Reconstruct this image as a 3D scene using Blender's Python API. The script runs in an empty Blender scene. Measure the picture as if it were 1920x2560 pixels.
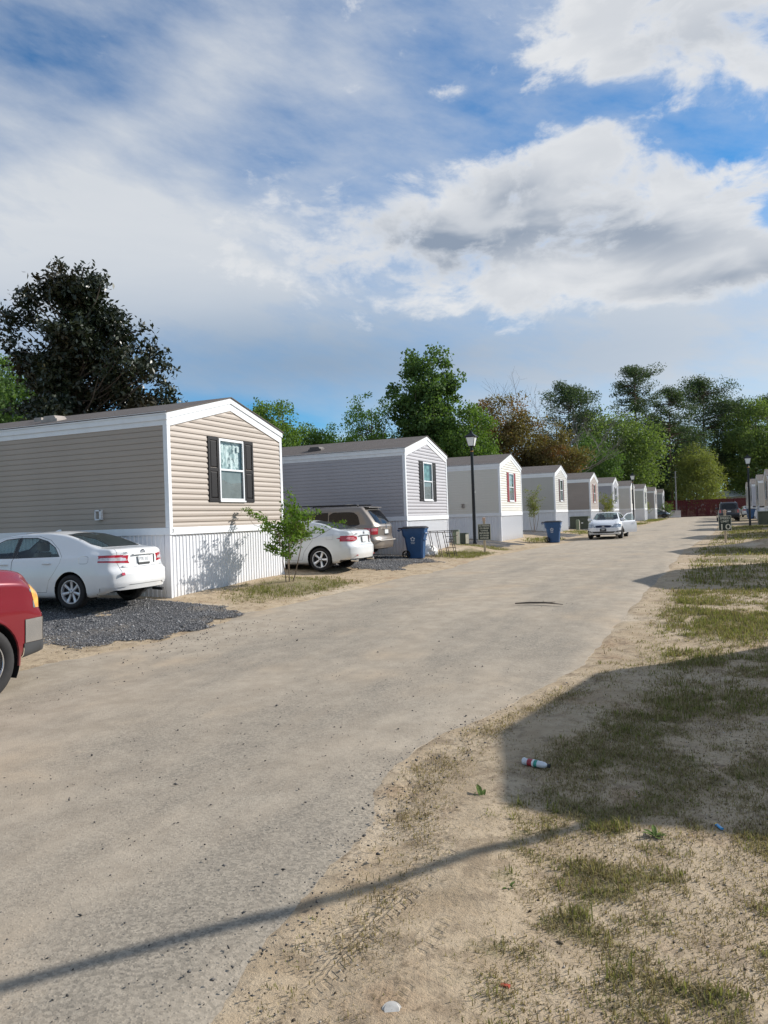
import bpy, bmesh, math, random
import numpy as np
from mathutils import Vector, Matrix
from mathutils.bvhtree import BVHTree

SC = bpy.context.scene
COL = SC.collection
R = math.radians
random.seed(7)
RNG = np.random.default_rng(11)

# ------------------------------------------------------------------ camera
YAW, PITCH, ROLL = R(23.304), R(0.567), R(1.953)
CAM_Z = 2.0
_fw = Vector((-math.sin(YAW) * math.cos(PITCH), math.cos(YAW) * math.cos(PITCH), math.sin(PITCH)))
_rt = Vector((math.cos(YAW), math.sin(YAW), 0.0))
_up = _rt.cross(_fw)
_r2 = _rt * math.cos(ROLL) - _up * math.sin(ROLL)
_u2 = _rt * math.sin(ROLL) + _up * math.cos(ROLL)
cam_d = bpy.data.cameras.new('camera')
cam_d.sensor_fit = 'HORIZONTAL'
cam_d.sensor_width = 36.0
cam_d.lens = 36.0 * 1873.9 / 1920.0
cam_d.clip_start = 0.1
cam_d.clip_end = 4000.0
cam = bpy.data.objects.new('camera', cam_d)
COL.objects.link(cam)
cam.matrix_world = Matrix(((_r2.x, _u2.x, -_fw.x, 0.0), (_r2.y, _u2.y, -_fw.y, 0.0),
                           (_r2.z, _u2.z, -_fw.z, CAM_Z), (0, 0, 0, 1)))
SC.camera = cam

# ------------------------------------------------------------------ light
SUN_AZ = R(45.0)      # from +X towards +Y
SUN_EL = R(29.0)
SUN_DIR = Vector((math.cos(SUN_AZ) * math.cos(SUN_EL), math.sin(SUN_AZ) * math.cos(SUN_EL), math.sin(SUN_EL)))
sun_d = bpy.data.lights.new('sun', 'SUN')
sun_d.energy = 4.1
sun_d.angle = R(0.45)
sun_d.color = (1.0, 0.955, 0.895)
sun = bpy.data.objects.new('sun', sun_d)
COL.objects.link(sun)
sun.rotation_euler = SUN_DIR.to_track_quat('Z', 'Y').to_euler()

SC.view_settings.view_transform = 'Standard'
SC.view_settings.look = 'None'
SC.view_settings.exposure = 0.48
SC.view_settings.gamma = 1.0
SC.view_settings.use_curve_mapping = False
SC.render.engine = 'CYCLES'
SC.cycles.use_denoising = True
SC.cycles.max_bounces = 6
SC.cycles.diffuse_bounces = 3
SC.cycles.glossy_bounces = 3
SC.cycles.transmission_bounces = 4
SC.cycles.transparent_max_bounces = 8
SC.cycles.caustics_reflective = False
SC.cycles.caustics_refractive = False
SC.cycles.sample_clamp_indirect = 6.0

# ------------------------------------------------------------------ node helper
class NT:
    """small expression builder over a node tree"""
    def __init__(self, tree):
        self.t = tree
    def node(self, kind, **kw):
        n = self.t.nodes.new(kind)
        for k, v in kw.items():
            setattr(n, k, v)
        return n
    def put(self, sock, v):
        if isinstance(v, bpy.types.NodeSocket):
            self.t.links.new(v, sock)
        elif v is not None:
            sock.default_value = v
    def m(self, op, a=None, b=None, c=None, clamp=False):
        n = self.node('ShaderNodeMath', operation=op, use_clamp=clamp)
        for s, v in zip(n.inputs, (a, b, c)):
            self.put(s, v)
        return n.outputs[0]
    def add(self, a, b): return self.m('ADD', a, b)
    def sub(self, a, b): return self.m('SUBTRACT', a, b)
    def mul(self, a, b): return self.m('MULTIPLY', a, b)
    def sstep(self, x, lo, hi):
        n = self.node('ShaderNodeMapRange', interpolation_type='SMOOTHSTEP')
        self.put(n.inputs[0], x); n.inputs[1].default_value = lo; n.inputs[2].default_value = hi
        n.inputs[3].default_value = 0.0; n.inputs[4].default_value = 1.0
        return n.outputs[0]
    def ramp(self, x, lo, hi, a, b):
        n = self.node('ShaderNodeMapRange')
        self.put(n.inputs[0], x); n.inputs[1].default_value = lo; n.inputs[2].default_value = hi
        n.inputs[3].default_value = a; n.inputs[4].default_value = b
        return n.outputs[0]
    def vec(self, x=0.0, y=0.0, z=0.0):
        n = self.node('ShaderNodeCombineXYZ')
        for s, v in zip(n.inputs, (x, y, z)): self.put(s, v)
        return n.outputs[0]
    def sep(self, v):
        n = self.node('ShaderNodeSeparateXYZ'); self.put(n.inputs[0], v)
        return n.outputs
    def vm(self, op, a, b=None, s=None):
        n = self.node('ShaderNodeVectorMath', operation=op)
        self.put(n.inputs[0], a); self.put(n.inputs[1], b)
        if s is not None: self.put(n.inputs['Scale'], s)
        return n.outputs[0]
    def noise(self, v, scale, detail=4.0, rough=0.55, dist=0.0, col=False):
        n = self.node('ShaderNodeTexNoise')
        self.put(n.inputs['Vector'], v)
        n.inputs['Scale'].default_value = scale; n.inputs['Detail'].default_value = detail
        n.inputs['Roughness'].default_value = rough; n.inputs['Distortion'].default_value = dist
        return n.outputs['Color'] if col else n.outputs['Fac']
    def voro(self, v, scale, feature='F1', out='Distance', rnd=1.0):
        n = self.node('ShaderNodeTexVoronoi', feature=feature)
        self.put(n.inputs['Vector'], v); n.inputs['Scale'].default_value = scale
        n.inputs['Randomness'].default_value = rnd
        return n.outputs[out]
    def mix(self, f, a, b, blend='MIX'):
        n = self.node('ShaderNodeMix', data_type='RGBA', blend_type=blend)
        self.put(n.inputs[0], f); self.put(n.inputs[6], self.c4(a)); self.put(n.inputs[7], self.c4(b))
        return n.outputs[2]
    @staticmethod
    def c4(c):
        return c if isinstance(c, bpy.types.NodeSocket) else (c[0], c[1], c[2], 1.0)
    def bump(self, h, strength=0.3, dist=0.01):
        n = self.node('ShaderNodeBump'); n.inputs['Strength'].default_value = strength
        n.inputs['Distance'].default_value = dist; self.put(n.inputs['Height'], h)
        return n.outputs[0]

# ------------------------------------------------------------------ sky
def build_sky():
    w = bpy.data.worlds.new('World'); SC.world = w; w.use_nodes = True
    t = w.node_tree; t.nodes.clear(); n = NT(t)
    out = n.node('ShaderNodeOutputWorld'); bg = n.node('ShaderNodeBackground')
    sky = n.node('ShaderNodeTexSky'); sky.sky_type = 'NISHITA'; sky.sun_disc = False
    sky.sun_elevation = SUN_EL; sky.sun_rotation = math.pi / 2 - SUN_AZ
    sky.altitude = 100; sky.air_density = 1.0; sky.dust_density = 0.3; sky.ozone_density = 2.5
    tc = n.node('ShaderNodeTexCoord')
    d = n.vm('NORMALIZE', tc.outputs['Generated'])
    x, y, z = n.sep(d)
    DEG = 180.0 / math.pi
    A = n.mul(n.m('ARCTAN2', n.mul(x, -1.0), y), DEG)          # heading left of +Y
    E = n.mul(n.m('ARCSINE', z), DEG)
    zc = n.add(n.m('MAXIMUM', z, 0.0), 0.16)
    P = n.vec(n.m('DIVIDE', x, zc), n.m('DIVIDE', y, zc), 0.0)
    Q = n.vec(n.mul(A, 0.05), n.mul(E, 0.085), 0.0)
    warp = n.vm('SCALE', n.vm('SUBTRACT', n.noise(Q, 1.6, 2, 0.45, col=True), (0.5, 0.5, 0.5)), s=0.34)
    Qw = n.vm('ADD', Q, warp)
    def blob(a0, e0, sa, se, rot=0.0):
        da = n.sub(A, a0); de = n.sub(E, e0)
        c, s = math.cos(R(rot)), math.sin(R(rot))
        u = n.add(n.mul(da, c / sa), n.mul(de, s / sa)); v = n.sub(n.mul(de, c / se), n.mul(da, s / se))
        q = n.add(n.mul(u, u), n.mul(v, v))
        return n.m('EXPONENT', n.mul(q, -1.0))
    def total(items):
        acc = None
        for wt, b in items:
            k = n.mul(b, wt); acc = k if acc is None else n.add(acc, k)
        return acc
    # broken cloud deck: noise everywhere, heavier where the big banks lie
    f1 = n.noise(Qw, 2.1, 9, 0.60)
    f2 = n.noise(n.vm('ADD', Qw, (3.1, 7.7, 0.0)), 6.5, 7, 0.62)
    f3 = n.noise(n.vm('ADD', Qw, (9.3, 2.2, 0.0)), 1.0, 4, 0.5)
    base = n.add(n.mul(n.sub(f1, 0.5), 1.45), n.mul(n.sub(f2, 0.5), 1.15))
    bias = total([(0.60, blob(19.0, 21.0, 14.5, 3.6, -9)), (0.46, blob(1.0, 20.0, 10.0, 4.0, 0)), (0.35, blob(-1.0, 16.5, 9.0, 2.2, 0)),
                  (0.42, blob(7.5, 25.4, 4.2, 1.5, 0)), (0.66, blob(-1.0, 31.8, 12.0, 3.0, -4)), (0.40, blob(-5.0, 27.4, 4.5, 1.1, 20)),
                  (0.40, blob(6.0, 16.2, 18.0, 2.0, -2)), (0.30, blob(17.0, 29.4, 2.6, 0.8, 0)), (0.22, blob(28.5, 30.6, 2.4, 0.9, 0)), (0.22, blob(24.5, 30.4, 1.6, 0.9, 0)),
                  (-0.50, blob(-1.5, 24.3, 4.6, 1.1, 16)), (-0.42, blob(7.5, 28.0, 6.0, 0.8, 4)), (-0.30, blob(19.0, 28.6, 7.0, 2.4, 0)), (-0.35, blob(40.0, 30.0, 14.0, 5.0, 0)),
                  (-0.45, blob(-5.5, 18.6, 2.4, 1.0, 30)), (-0.25, blob(22.0, 26.2, 8.0, 1.4, -8)), (-0.30, blob(40.0, 17.0, 8.0, 8.0, 0)),
                  (-0.65, blob(20.0, 8.0, 50.0, 5.5, 0))])
    dens = n.add(n.add(base, bias), -0.10)
    dens = n.add(dens, n.mul(n.sub(f3, 0.5), 0.25))
    c1 = n.mul(n.sstep(dens, -0.06, 0.36), 0.97)
    # soft layer cloud: left bank and the low stretch above the trees
    veil_n = n.noise(n.vm('MULTIPLY', Qw, (0.7, 2.0, 1.0)), 1.6, 6, 0.58)
    veil_b = total([(0.95, blob(46.0, 19.5, 13.0, 5.0, 0)), (0.75, blob(36.0, 18.5, 9.0, 3.8, 0)),
                    (0.62, blob(26.0, 13.0, 36.0, 4.2, 0)), (0.55, blob(0.0, 12.0, 16.0, 5.0, 0)), (0.45, blob(8.0, 7.0, 18.0, 3.0, 0)),
                    (0.40, blob(36.0, 29.0, 3.5, 9.0, 40)), (0.34, blob(43.0, 26.0, 9.0, 1.6, -25)), (0.35, blob(26.0, 28.0, 3.0, 7.0, 35)),
                    (-0.50, blob(-1.0, 24.3, 7.0, 2.6, 15)), (-0.40, blob(-6.0, 19.0, 4.0, 2.0, 20)), (-0.40, blob(8.0, 28.0, 7.0, 1.6, 4)),
                    (-0.30, blob(44.0, 31.0, 9.0, 3.5, 0)), (-0.25, blob(17.0, 30.0, 6.0, 3.0, 0)), (-0.40, blob(30.0, 25.5, 5.0, 1.4, -20)),
                    (-1.0, blob(31.0, 8.0, 7.0, 1.3, 6)), (-0.7, blob(41.0, 8.2, 3.0, 1.8, 0))])
    streak = n.noise(n.vec(n.add(n.mul(A, 0.055), n.mul(E, 0.05)), n.sub(n.mul(E, 0.16), n.mul(A, 0.055)), 0.0), 1.6, 6, 0.6)
    veil = n.add(n.add(n.mul(n.sub(veil_n, 0.5), 1.05), n.mul(n.sub(streak, 0.5), 1.7)), n.add(veil_b, 0.10))
    c2 = n.mul(n.ramp(veil, -0.62, 1.05, 0.0, 1.0), 0.95)
    low = n.sub(1.0, n.sstep(E, 1.0, 9.5))
    c2 = n.m('MAXIMUM', c2, n.mul(low, 0.55))
    skyc = n.mix(1.0, sky.outputs[0], (0.31, 0.84, 1.16), 'MULTIPLY')
    # cloud tone: bright rims, grey where the deck is deep
    fb = n.noise(n.vm('ADD', n.vm('MULTIPLY', Qw, (1.0, 1.8, 1.0)), (1.7, 4.4, 0.0)), 2.5, 4, 0.5)
    thick = n.mul(n.sstep(dens, -0.05, 0.50), n.add(0.42, n.mul(n.sstep(fb, 0.30, 0.62), 0.58)))
    belly = n.m('MINIMUM', n.mul(thick, n.add(n.add(0.14, n.mul(f3, 0.28)), total([
        (0.78, blob(18.0, 20.0, 8.5, 2.3, -6)), (0.50, blob(4.0, 19.4, 6.0, 2.2, 12)), (0.50, blob(27.0, 22.8, 6.0, 1.8, -16)),
        (0.30, blob(13.0, 22.8, 4.0, 1.3, 0)), (0.5, blob(-3.0, 15.4, 8.0, 1.2, 0)), (0.25, blob(-4.0, 30.0, 7.0, 1.6, 0))]))), 0.92)
    K = 7.8
    white = (K * 0.93, K * 0.94, K * 0.95)
    grey = (K * 0.24, K * 0.31, K * 0.42)
    ccol = n.mix(belly, white, grey)
    vtone = total([(0.80, blob(32.0, 12.0, 24.0, 4.4, 0)), (0.16, blob(5.0, 11.5, 14.0, 3.5, 0))])
    vcol = n.mix(n.m('MINIMUM', n.add(vtone, n.mul(veil_n, 0.25)), 1.0), (K * 0.82, K * 0.84, K * 0.86), (K * 0.30, K * 0.415, K * 0.57))
    col = n.mix(c2, skyc, vcol)
    col = n.mix(c1, col, ccol)
    n.put(bg.inputs['Color'], col)
    bg.inputs['Strength'].default_value = 0.085
    t.links.new(bg.outputs[0], out.inputs[0])
    w.cycles.sampling_method = 'MANUAL'
    w.cycles.sample_map_resolution = 512
build_sky()
# ------------------------------------------------------------------ terrain height
_KY = [-30, 0, 5, 9, 14, 20, 26, 36, 50, 75, 100, 125, 150, 400]
_KZ = [0, 0, .05, .2, .38, .45, .48, .52, .6, .7, .75, .72, .65, .65]
_BY = [0, 10, 14, 24, 34, 52, 75, 100, 130]
_BZ = [.1, .15, .22, .3, .4, .36, .3, .25, .15]
def zga(x, y):
    x = np.asarray(x, float); y = np.asarray(y, float)
    t = np.clip((-7 - x) / 4.5, 0, 1); t = t * t * (3 - 2 * t)
    z = sum(np.interp(y + d, _KY, _KZ) for d in (-2, -1, 0, 1, 2)) / 5
    return z + np.interp(y, _BY, _BZ) * t
def zg(x, y):
    return float(zga(x, y))

def _h2(i, j, s):
    v = np.sin(i * 127.1 + j * 311.7 + s * 74.7) * 43758.5453
    return v - np.floor(v)
def vnoise(x, y, s=0):
    x = np.asarray(x, float); y = np.asarray(y, float)
    i = np.floor(x); j = np.floor(y); fx = x - i; fy = y - j
    fx = fx * fx * (3 - 2 * fx); fy = fy * fy * (3 - 2 * fy)
    a = _h2(i, j, s); b = _h2(i + 1, j, s); c = _h2(i, j + 1, s); d = _h2(i + 1, j + 1, s)
    return a + (b - a) * fx + (c - a) * fy + (a - b - c + d) * fx * fy
def fbm(x, y, s=0, o=4):
    v = 0.0; a = 0.5; k = 1.0
    for q in range(o):
        v = v + a * vnoise(x * k, y * k, s + q * 3.1); a *= 0.5; k *= 2.03
    return v / (1 - 0.5 ** o)
def sst(x, a, b):
    t = np.clip((np.asarray(x, float) - a) / (b - a), 0, 1)
    return t * t * (3 - 2 * t)

# ------------------------------------------------------------------ objects
def tag(o, label=None, cat=None, group=None, kind=None):
    if label: o['label'] = label
    if cat: o['category'] = cat
    if group: o['group'] = group
    if kind: o['kind'] = kind
    return o
def empty(name, loc=(0, 0, 0), rz=0.0, rx=0.0, ry=0.0):
    o = bpy.data.objects.new(name, None); COL.objects.link(o)
    o.empty_display_size = 0.2
    o.location = loc; o.rotation_euler = (rx, ry, rz)
    return o
def link_mesh(name, me, parent=None, loc=None):
    o = bpy.data.objects.new(name, me); COL.objects.link(o)
    if parent is not None: o.parent = parent
    if loc is not None: o.location = loc
    return o
def copy_tree(o, parent=None):
    c = o.copy(); COL.objects.link(c); c.parent = parent
    for ch in list(o.children): copy_tree(ch, c)
    return c

class MB:
    """collects faces; build() makes one mesh object"""
    def __init__(self):
        self.v = []; self.f = []; self.mi = []; self.cur = 0
    def poly(self, *ps):
        k = len(self.v); self.v += [tuple(p) for p in ps]
        self.f.append(tuple(range(k, k + len(ps)))); self.mi.append(self.cur); return self
    def box(self, x0, y0, z0, x1, y1, z1):
        return self.hexa([(x0, y0, z0), (x1, y0, z0), (x1, y1, z0), (x0, y1, z0),
                          (x0, y0, z1), (x1, y0, z1), (x1, y1, z1), (x0, y1, z1)])
    def hexa(self, p):
        k = len(self.v); self.v += [tuple(q) for q in p]
        for f in ((3, 2, 1, 0), (4, 5, 6, 7), (0, 1, 5, 4), (1, 2, 6, 5), (2, 3, 7, 6), (3, 0, 4, 7)):
            self.f.append(tuple(k + i for i in f)); self.mi.append(self.cur)
        return self
    def cbox(self, c, s, rz=0.0):
        cx, cy, cz = c; a, b, h = s[0] / 2, s[1] / 2, s[2] / 2
        co, si = math.cos(rz), math.sin(rz)
        P = []
        for zz in (-h, h):
            for (xx, yy) in ((-a, -b), (a, -b), (a, b), (-a, b)):
                P.append((cx + xx * co - yy * si, cy + xx * si + yy * co, cz + zz))
        return self.hexa(P)
    def loft(self, rings, closed=True, cap0=True, cap1=True):
        k = len(self.v); n = len(rings[0])
        for r_ in rings: self.v += [tuple(p) for p in r_]
        for i in range(len(rings) - 1):
            for j in range(n if closed else n - 1):
                j2 = (j + 1) % n
                self.f.append((k + i * n + j, k + i * n + j2, k + (i + 1) * n + j2, k + (i + 1) * n + j)); self.mi.append(self.cur)
        if cap0 and closed: self.f.append(tuple(k + j for j in reversed(range(n)))); self.mi.append(self.cur)
        if cap1 and closed: self.f.append(tuple(k + (len(rings) - 1) * n + j for j in range(n))); self.mi.append(self.cur)
        return self
    def tube(self, pts, rad, n=8, cap=True):
        pts = [Vector(p) for p in pts]
        if not hasattr(rad, '__len__'): rad = [rad] * len(pts)
        rings = []; ref = None
        for i, p in enumerate(pts):
            d = (pts[min(i + 1, len(pts) - 1)] - pts[max(i - 1, 0)])
            d = d.normalized() if d.length > 1e-9 else Vector((0, 0, 1))
            if ref is None: ref = Vector((1, 0, 0)) if abs(d.x) < 0.8 else Vector((0, 1, 0))
            a = (ref - d * ref.dot(d)).normalized(); b = d.cross(a); ref = a
            rings.append([p + (a * math.cos(2 * math.pi * j / n) + b * math.sin(2 * math.pi * j / n)) * rad[i] for j in range(n)])
        return self.loft(rings, True, cap, cap)
    def lathe(self, prof, n=16, c=(0, 0, 0), axis='z', a0=0.0, a1=2 * math.pi):
        full = abs(a1 - a0 - 2 * math.pi) < 1e-6
        k = len(self.v); m = n if full else n + 1
        for (r_, h) in prof:
            for j in range(m):
                a = a0 + (a1 - a0) * j / n
                q = (r_ * math.cos(a), r_ * math.sin(a), h)
                if axis == 'y': q = (q[0], h, q[1])
                if axis == 'x': q = (h, q[0], q[1])
                self.v.append((c[0] + q[0], c[1] + q[1], c[2] + q[2]))
        for i in range(len(prof) - 1):
            for j in range(n):
                j2 = (j + 1) % m
                self.f.append((k + i * m + j, k + i * m + j2, k + (i + 1) * m + j2, k + (i + 1) * m + j)); self.mi.append(self.cur)
        return self
    def prism(self, poly, axis, a, b):
        """2D polygon extruded along axis between a and b"""
        def P(q, t):
            if axis == 'x': return (t, q[0], q[1])
            if axis == 'y': return (q[0], t, q[1])
            return (q[0], q[1], t)
        return self.loft([[P(q, a) for q in poly], [P(q, b) for q in poly]])
    def mesh(self, name, mats, smooth=False, fix=True):
        me = bpy.data.meshes.new(name)
        me.from_pydata(self.v, [], self.f)
        for m_ in (mats if isinstance(mats, (list, tuple)) else [mats]): me.materials.append(m_)
        if any(self.mi): me.polygons.foreach_set('material_index', self.mi)
        if fix:
            bm = bmesh.new(); bm.from_mesh(me)
            bmesh.ops.remove_doubles(bm, verts=bm.verts, dist=1e-5)
            bmesh.ops.recalc_face_normals(bm, faces=bm.faces); bm.to_mesh(me); bm.free()
        if smooth:
            me.polygons.foreach_set('use_smooth', [True] * len(me.polygons))
            me.set_sharp_from_angle(angle=R(smooth if smooth is not True else 40))
        me.update()
        return me
    def build(self, name, mats, parent=None, smooth=False, loc=None, fix=True, bevel=0.0):
        o = link_mesh(name, self.mesh(name, mats, smooth, fix), parent, loc)
        if bevel:
            b = o.modifiers.new('bevel', 'BEVEL'); b.width = bevel; b.segments = 2; b.limit_method = 'ANGLE'; b.angle_limit = R(35)
        return o

def mesh_np(name, verts, faces_flat, nper, mat, smooth=False):
    """fast mesh from numpy arrays with constant face size"""
    me = bpy.data.meshes.new(name)
    nv = len(verts); nf = len(faces_flat) // nper
    me.vertices.add(nv); me.vertices.foreach_set('co', np.asarray(verts, np.float32).ravel())
    me.loops.add(nf * nper); me.loops.foreach_set('vertex_index', np.asarray(faces_flat, np.int32))
    me.polygons.add(nf); me.polygons.foreach_set('loop_start', np.arange(0, nf * nper, nper, dtype=np.int32))
    me.polygons.foreach_set('loop_total', np.full(nf, nper, np.int32))
    if smooth: me.polygons.foreach_set('use_smooth', np.ones(nf, bool))
    if mat is not None: me.materials.append(mat)
    me.update(calc_edges=True)
    return me

def text_mesh(name, s, size, mat, parent, loc, rot=(math.pi / 2, 0, 0), depth=0.002, width=None, align='CENTER', bold=0.0):
    cu = bpy.data.curves.new(name, 'FONT'); cu.body = s; cu.size = size; cu.extrude = depth
    cu.align_x = align; cu.align_y = 'CENTER'; cu.resolution_u = 2; cu.offset = bold
    ob = bpy.data.objects.new(name, cu); COL.objects.link(ob)
    bpy.context.view_layer.update()
    dg = bpy.context.evaluated_depsgraph_get()
    me = bpy.data.meshes.new_from_object(ob.evaluated_get(dg)); bpy.data.objects.remove(ob)
    me.materials.clear(); me.materials.append(mat)
    o = link_mesh(name, me, parent, loc); o.rotation_euler = rot
    if width:
        xs = [v.co.x for v in me.vertices]; w = max(xs) - min(xs)
        if w > 1e-6:
            k = width / w
            for v in me.vertices: v.co.x *= k
    return o

# ------------------------------------------------------------------ materials
MATS = {}
def mat(name, col, rough=0.6, metal=0.0, var=0.12, scale=6.0, bump=0.0, bscale=60.0, bdist=0.002, spec=0.5, coat=0.0, col2=None, detail=5.0, obj=True, vlong=None):
    """principled material with a noise-varied base colour (grain, wear) and optional fine relief"""
    if name in MATS: return MATS[name]
    m = bpy.data.materials.new(name); m.use_nodes = True; MATS[name] = m
    t = m.node_tree; n = NT(t); p = t.nodes['Principled BSDF']
    tc = n.node('ShaderNodeTexCoord'); v = tc.outputs['Object']
    if vlong: v = n.vm('MULTIPLY', v, vlong)
    if var > 0 or col2:
        f = n.sstep(n.noise(v, scale, detail, 0.6), 0.25, 0.75)
        lo = col2 if col2 else tuple(c * (1 - var) for c in col)
        hi = col if col2 else tuple(min(1, c * (1 + var)) for c in col)
        n.put(p.inputs['Base Color'], n.mix(f, lo, hi))
    else:
        p.inputs['Base Color'].default_value = (*col, 1)
    p.inputs['Roughness'].default_value = rough; p.inputs['Metallic'].default_value = metal
    p.inputs['Specular IOR Level'].default_value = spec
    p.inputs['Coat Weight'].default_value = coat; p.inputs['Coat Roughness'].default_value = 0.04
    if bump > 0:
        n.put(p.inputs['Normal'], n.bump(n.noise(v, bscale, 4, 0.6), bump, bdist))
    return m
def glass(name, col=(0.8, 0.9, 0.88), trans=0.75, rough=0.02, refl=.62):
    """thin window glass: reflects the surroundings and lets part of the light through"""
    if name in MATS: return MATS[name]
    m = bpy.data.materials.new(name); m.use_nodes = True; MATS[name] = m
    t = m.node_tree; n = NT(t); t.nodes.remove(t.nodes['Principled BSDF'])
    out = t.nodes['Material Output']
    tr = n.node('ShaderNodeBsdfTransparent'); tr.inputs[0].default_value = (col[0] * trans, col[1] * trans, col[2] * trans, 1)
    gl = n.node('ShaderNodeBsdfGlossy'); gl.inputs['Roughness'].default_value = rough
    gl.inputs['Color'].default_value = (0.95, 0.97, 1, 1)
    fr = n.node('ShaderNodeLayerWeight'); fr.inputs[0].default_value = .5
    mx = n.node('ShaderNodeMixShader')
    n.put(mx.inputs[0], n.m('MULTIPLY_ADD', n.m('POWER', fr.outputs['Facing'], 4.0), refl, .05))
    t.links.new(tr.outputs[0], mx.inputs[1]); t.links.new(gl.outputs[0], mx.inputs[2]); t.links.new(mx.outputs[0], out.inputs[0])
    return m
# ------------------------------------------------------------------ ground layout
ER = np.array([(-1.9, -40), (-1.7, 0), (-1.83, 2.46), (-1.9, 2.83), (-1.91, 3.18), (-1.95, 3.65), (-1.97, 4.05), (-2.21, 4.97), (-2.3, 5.44),
               (-2.17, 6.19), (-1.83, 7.14), (-1.51, 8.4), (-1.37, 10.0), (-1.23, 12.1), (-1.04, 17.2), (-.94, 21.5), (-.78, 29.2),
               (-.2, 38.8), (.39, 47.8), (.8, 65), (1.4, 100), (2.2, 132)])
EL = np.array([(-8.6, -40), (-8.5, 7), (-8.25, 8.2), (-8.0, 9.3), (-7.96, 11.6), (-7.75, 13.5), (-7.5, 18.1), (-7.3, 21), (-7.5, 26.2),
               (-7.3, 30.7), (-6.6, 36.7), (-5.9, 50), (-5.4, 63), (-4.86, 93), (-4.3, 132)])
def xr_(y): return np.interp(y, ER[:, 1], ER[:, 0])
def xl_(y): return np.interp(y, EL[:, 1], EL[:, 0])
HOUSES_X = [-10.41, -9.79, -9.31, -9.07, -8.45, -7.98, -7.40, -7.0, -6.68, -6.28]
HOUSES_Y = [12.72, 24.73, 36.11, 49.34, 61.03, 72.35, 83.4, 96.48, 111.4, 124.44]
HOUSES_ZB = [1.97, 2.07, 2.12, 2.23, 2.22, 2.23, 2.24, 2.25, 2.25, 2.25]
HW = 4.6

def patch(x, y, cx, cy, rx, ry, s=0):
    q = ((x - cx) / rx) ** 2 + ((y - cy) / ry) ** 2
    return np.clip(1.25 - q + (fbm(x * 1.3, y * 1.3, 40 + s) - .5) * 1.1, 0, 1)
def cover(x, y):
    """how much living grass stands at a spot, 0..1"""
    x = np.asarray(x, float); y = np.asarray(y, float)
    d = x - xr_(y)
    n1 = fbm(x * .9 + 3, y * .9, 3, 5); n2 = fbm(x * 3.1, y * 3.1 + 9, 7, 4)
    far = sst(y, 9, 15)
    n3 = fbm(x * 7.3 + 1, y * 7.3, 17, 3)
    right = sst(d, .25, 1.3 - .6 * far) * np.clip((n1 - .46 + .10 * far) * 2.6 + (n2 - .5) * 3.4 + (n3 - .5) * 1.6 + .34 + .22 * far, 0, 1)
    right = np.maximum(right, sst(d, .3, .9) * .7 * (n2 + .1) * 1.3 * np.maximum(patch(x, y, .25, 5.6, .5, .5, 1), patch(x, y, -.55, 6.3, .5, .3, 2)))
    right *= 1 - .75 * patch(x, y, .55, 6.9, .7, .5, 3)
    right *= 1 - .8 * np.clip((fbm(x * .35 + 5, y * .8, 44, 4) - .46) * 5, 0, 1) * sst(y, 8, 11)
    right = right * (1 - .10 * sst(y, 5.0, 3.6)) * (1 - .38 * sst(y, 4.6, 5.2) * sst(y, 10, 8.5))
    dl = xl_(y) - x
    left = np.maximum.reduce([patch(x, y, -8.9, 15.3, 1.25, 2.3, 4), patch(x, y, -8.4, 27.3, 1.2, 2.2, 5), patch(x, y, -8.9, 31, 1.2, 1.6, 6) * .8,
                              patch(x, y, -8.0, 40.5, 1.0, 3.2, 7), patch(x, y, -7.6, 52.5, 1.6, 3.6, 8), patch(x, y, -7.0, 64, 1.6, 5, 9), patch(x, y, -6.4, 77, 1.5, 6, 9),
                              patch(x, y, -6.0, 100, 1.6, 14, 9), sst(y, 128, 138) * .9])
    left = left * sst(dl, .1, .5)
    back = sst(-x, 12, 16) * np.clip((n1 - .3) * 2.5, 0, 1)
    return np.clip(np.where(x > xr_(y), right, np.maximum(left, back)), 0, 1)

def ground_noise(x, y):
    near = np.exp(-((x) ** 2 + (y - 4) ** 2) / 150.0)
    return (fbm(x * 1.1, y * 1.1, 21, 5) - .5) * .05 + (fbm(x * 7, y * 7, 23, 3) - .5) * .014 * near
def zsurf(x, y):
    """top of whatever lies at the spot (ground or road)"""
    x = np.asarray(x, float); y = np.asarray(y, float)
    on = (x > xl_(y)) & (x < xr_(y)) & (y < 132)
    return zga(x, y) + np.where(on, .012, ground_noise(x, y))

def seg(*parts):
    out = []
    for a, b, s in parts:
        k = max(1, int(round((b - a) / s))); out += list(np.linspace(a, b, k, endpoint=False))
    out.append(parts[-1][1]); return np.array(out)

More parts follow.
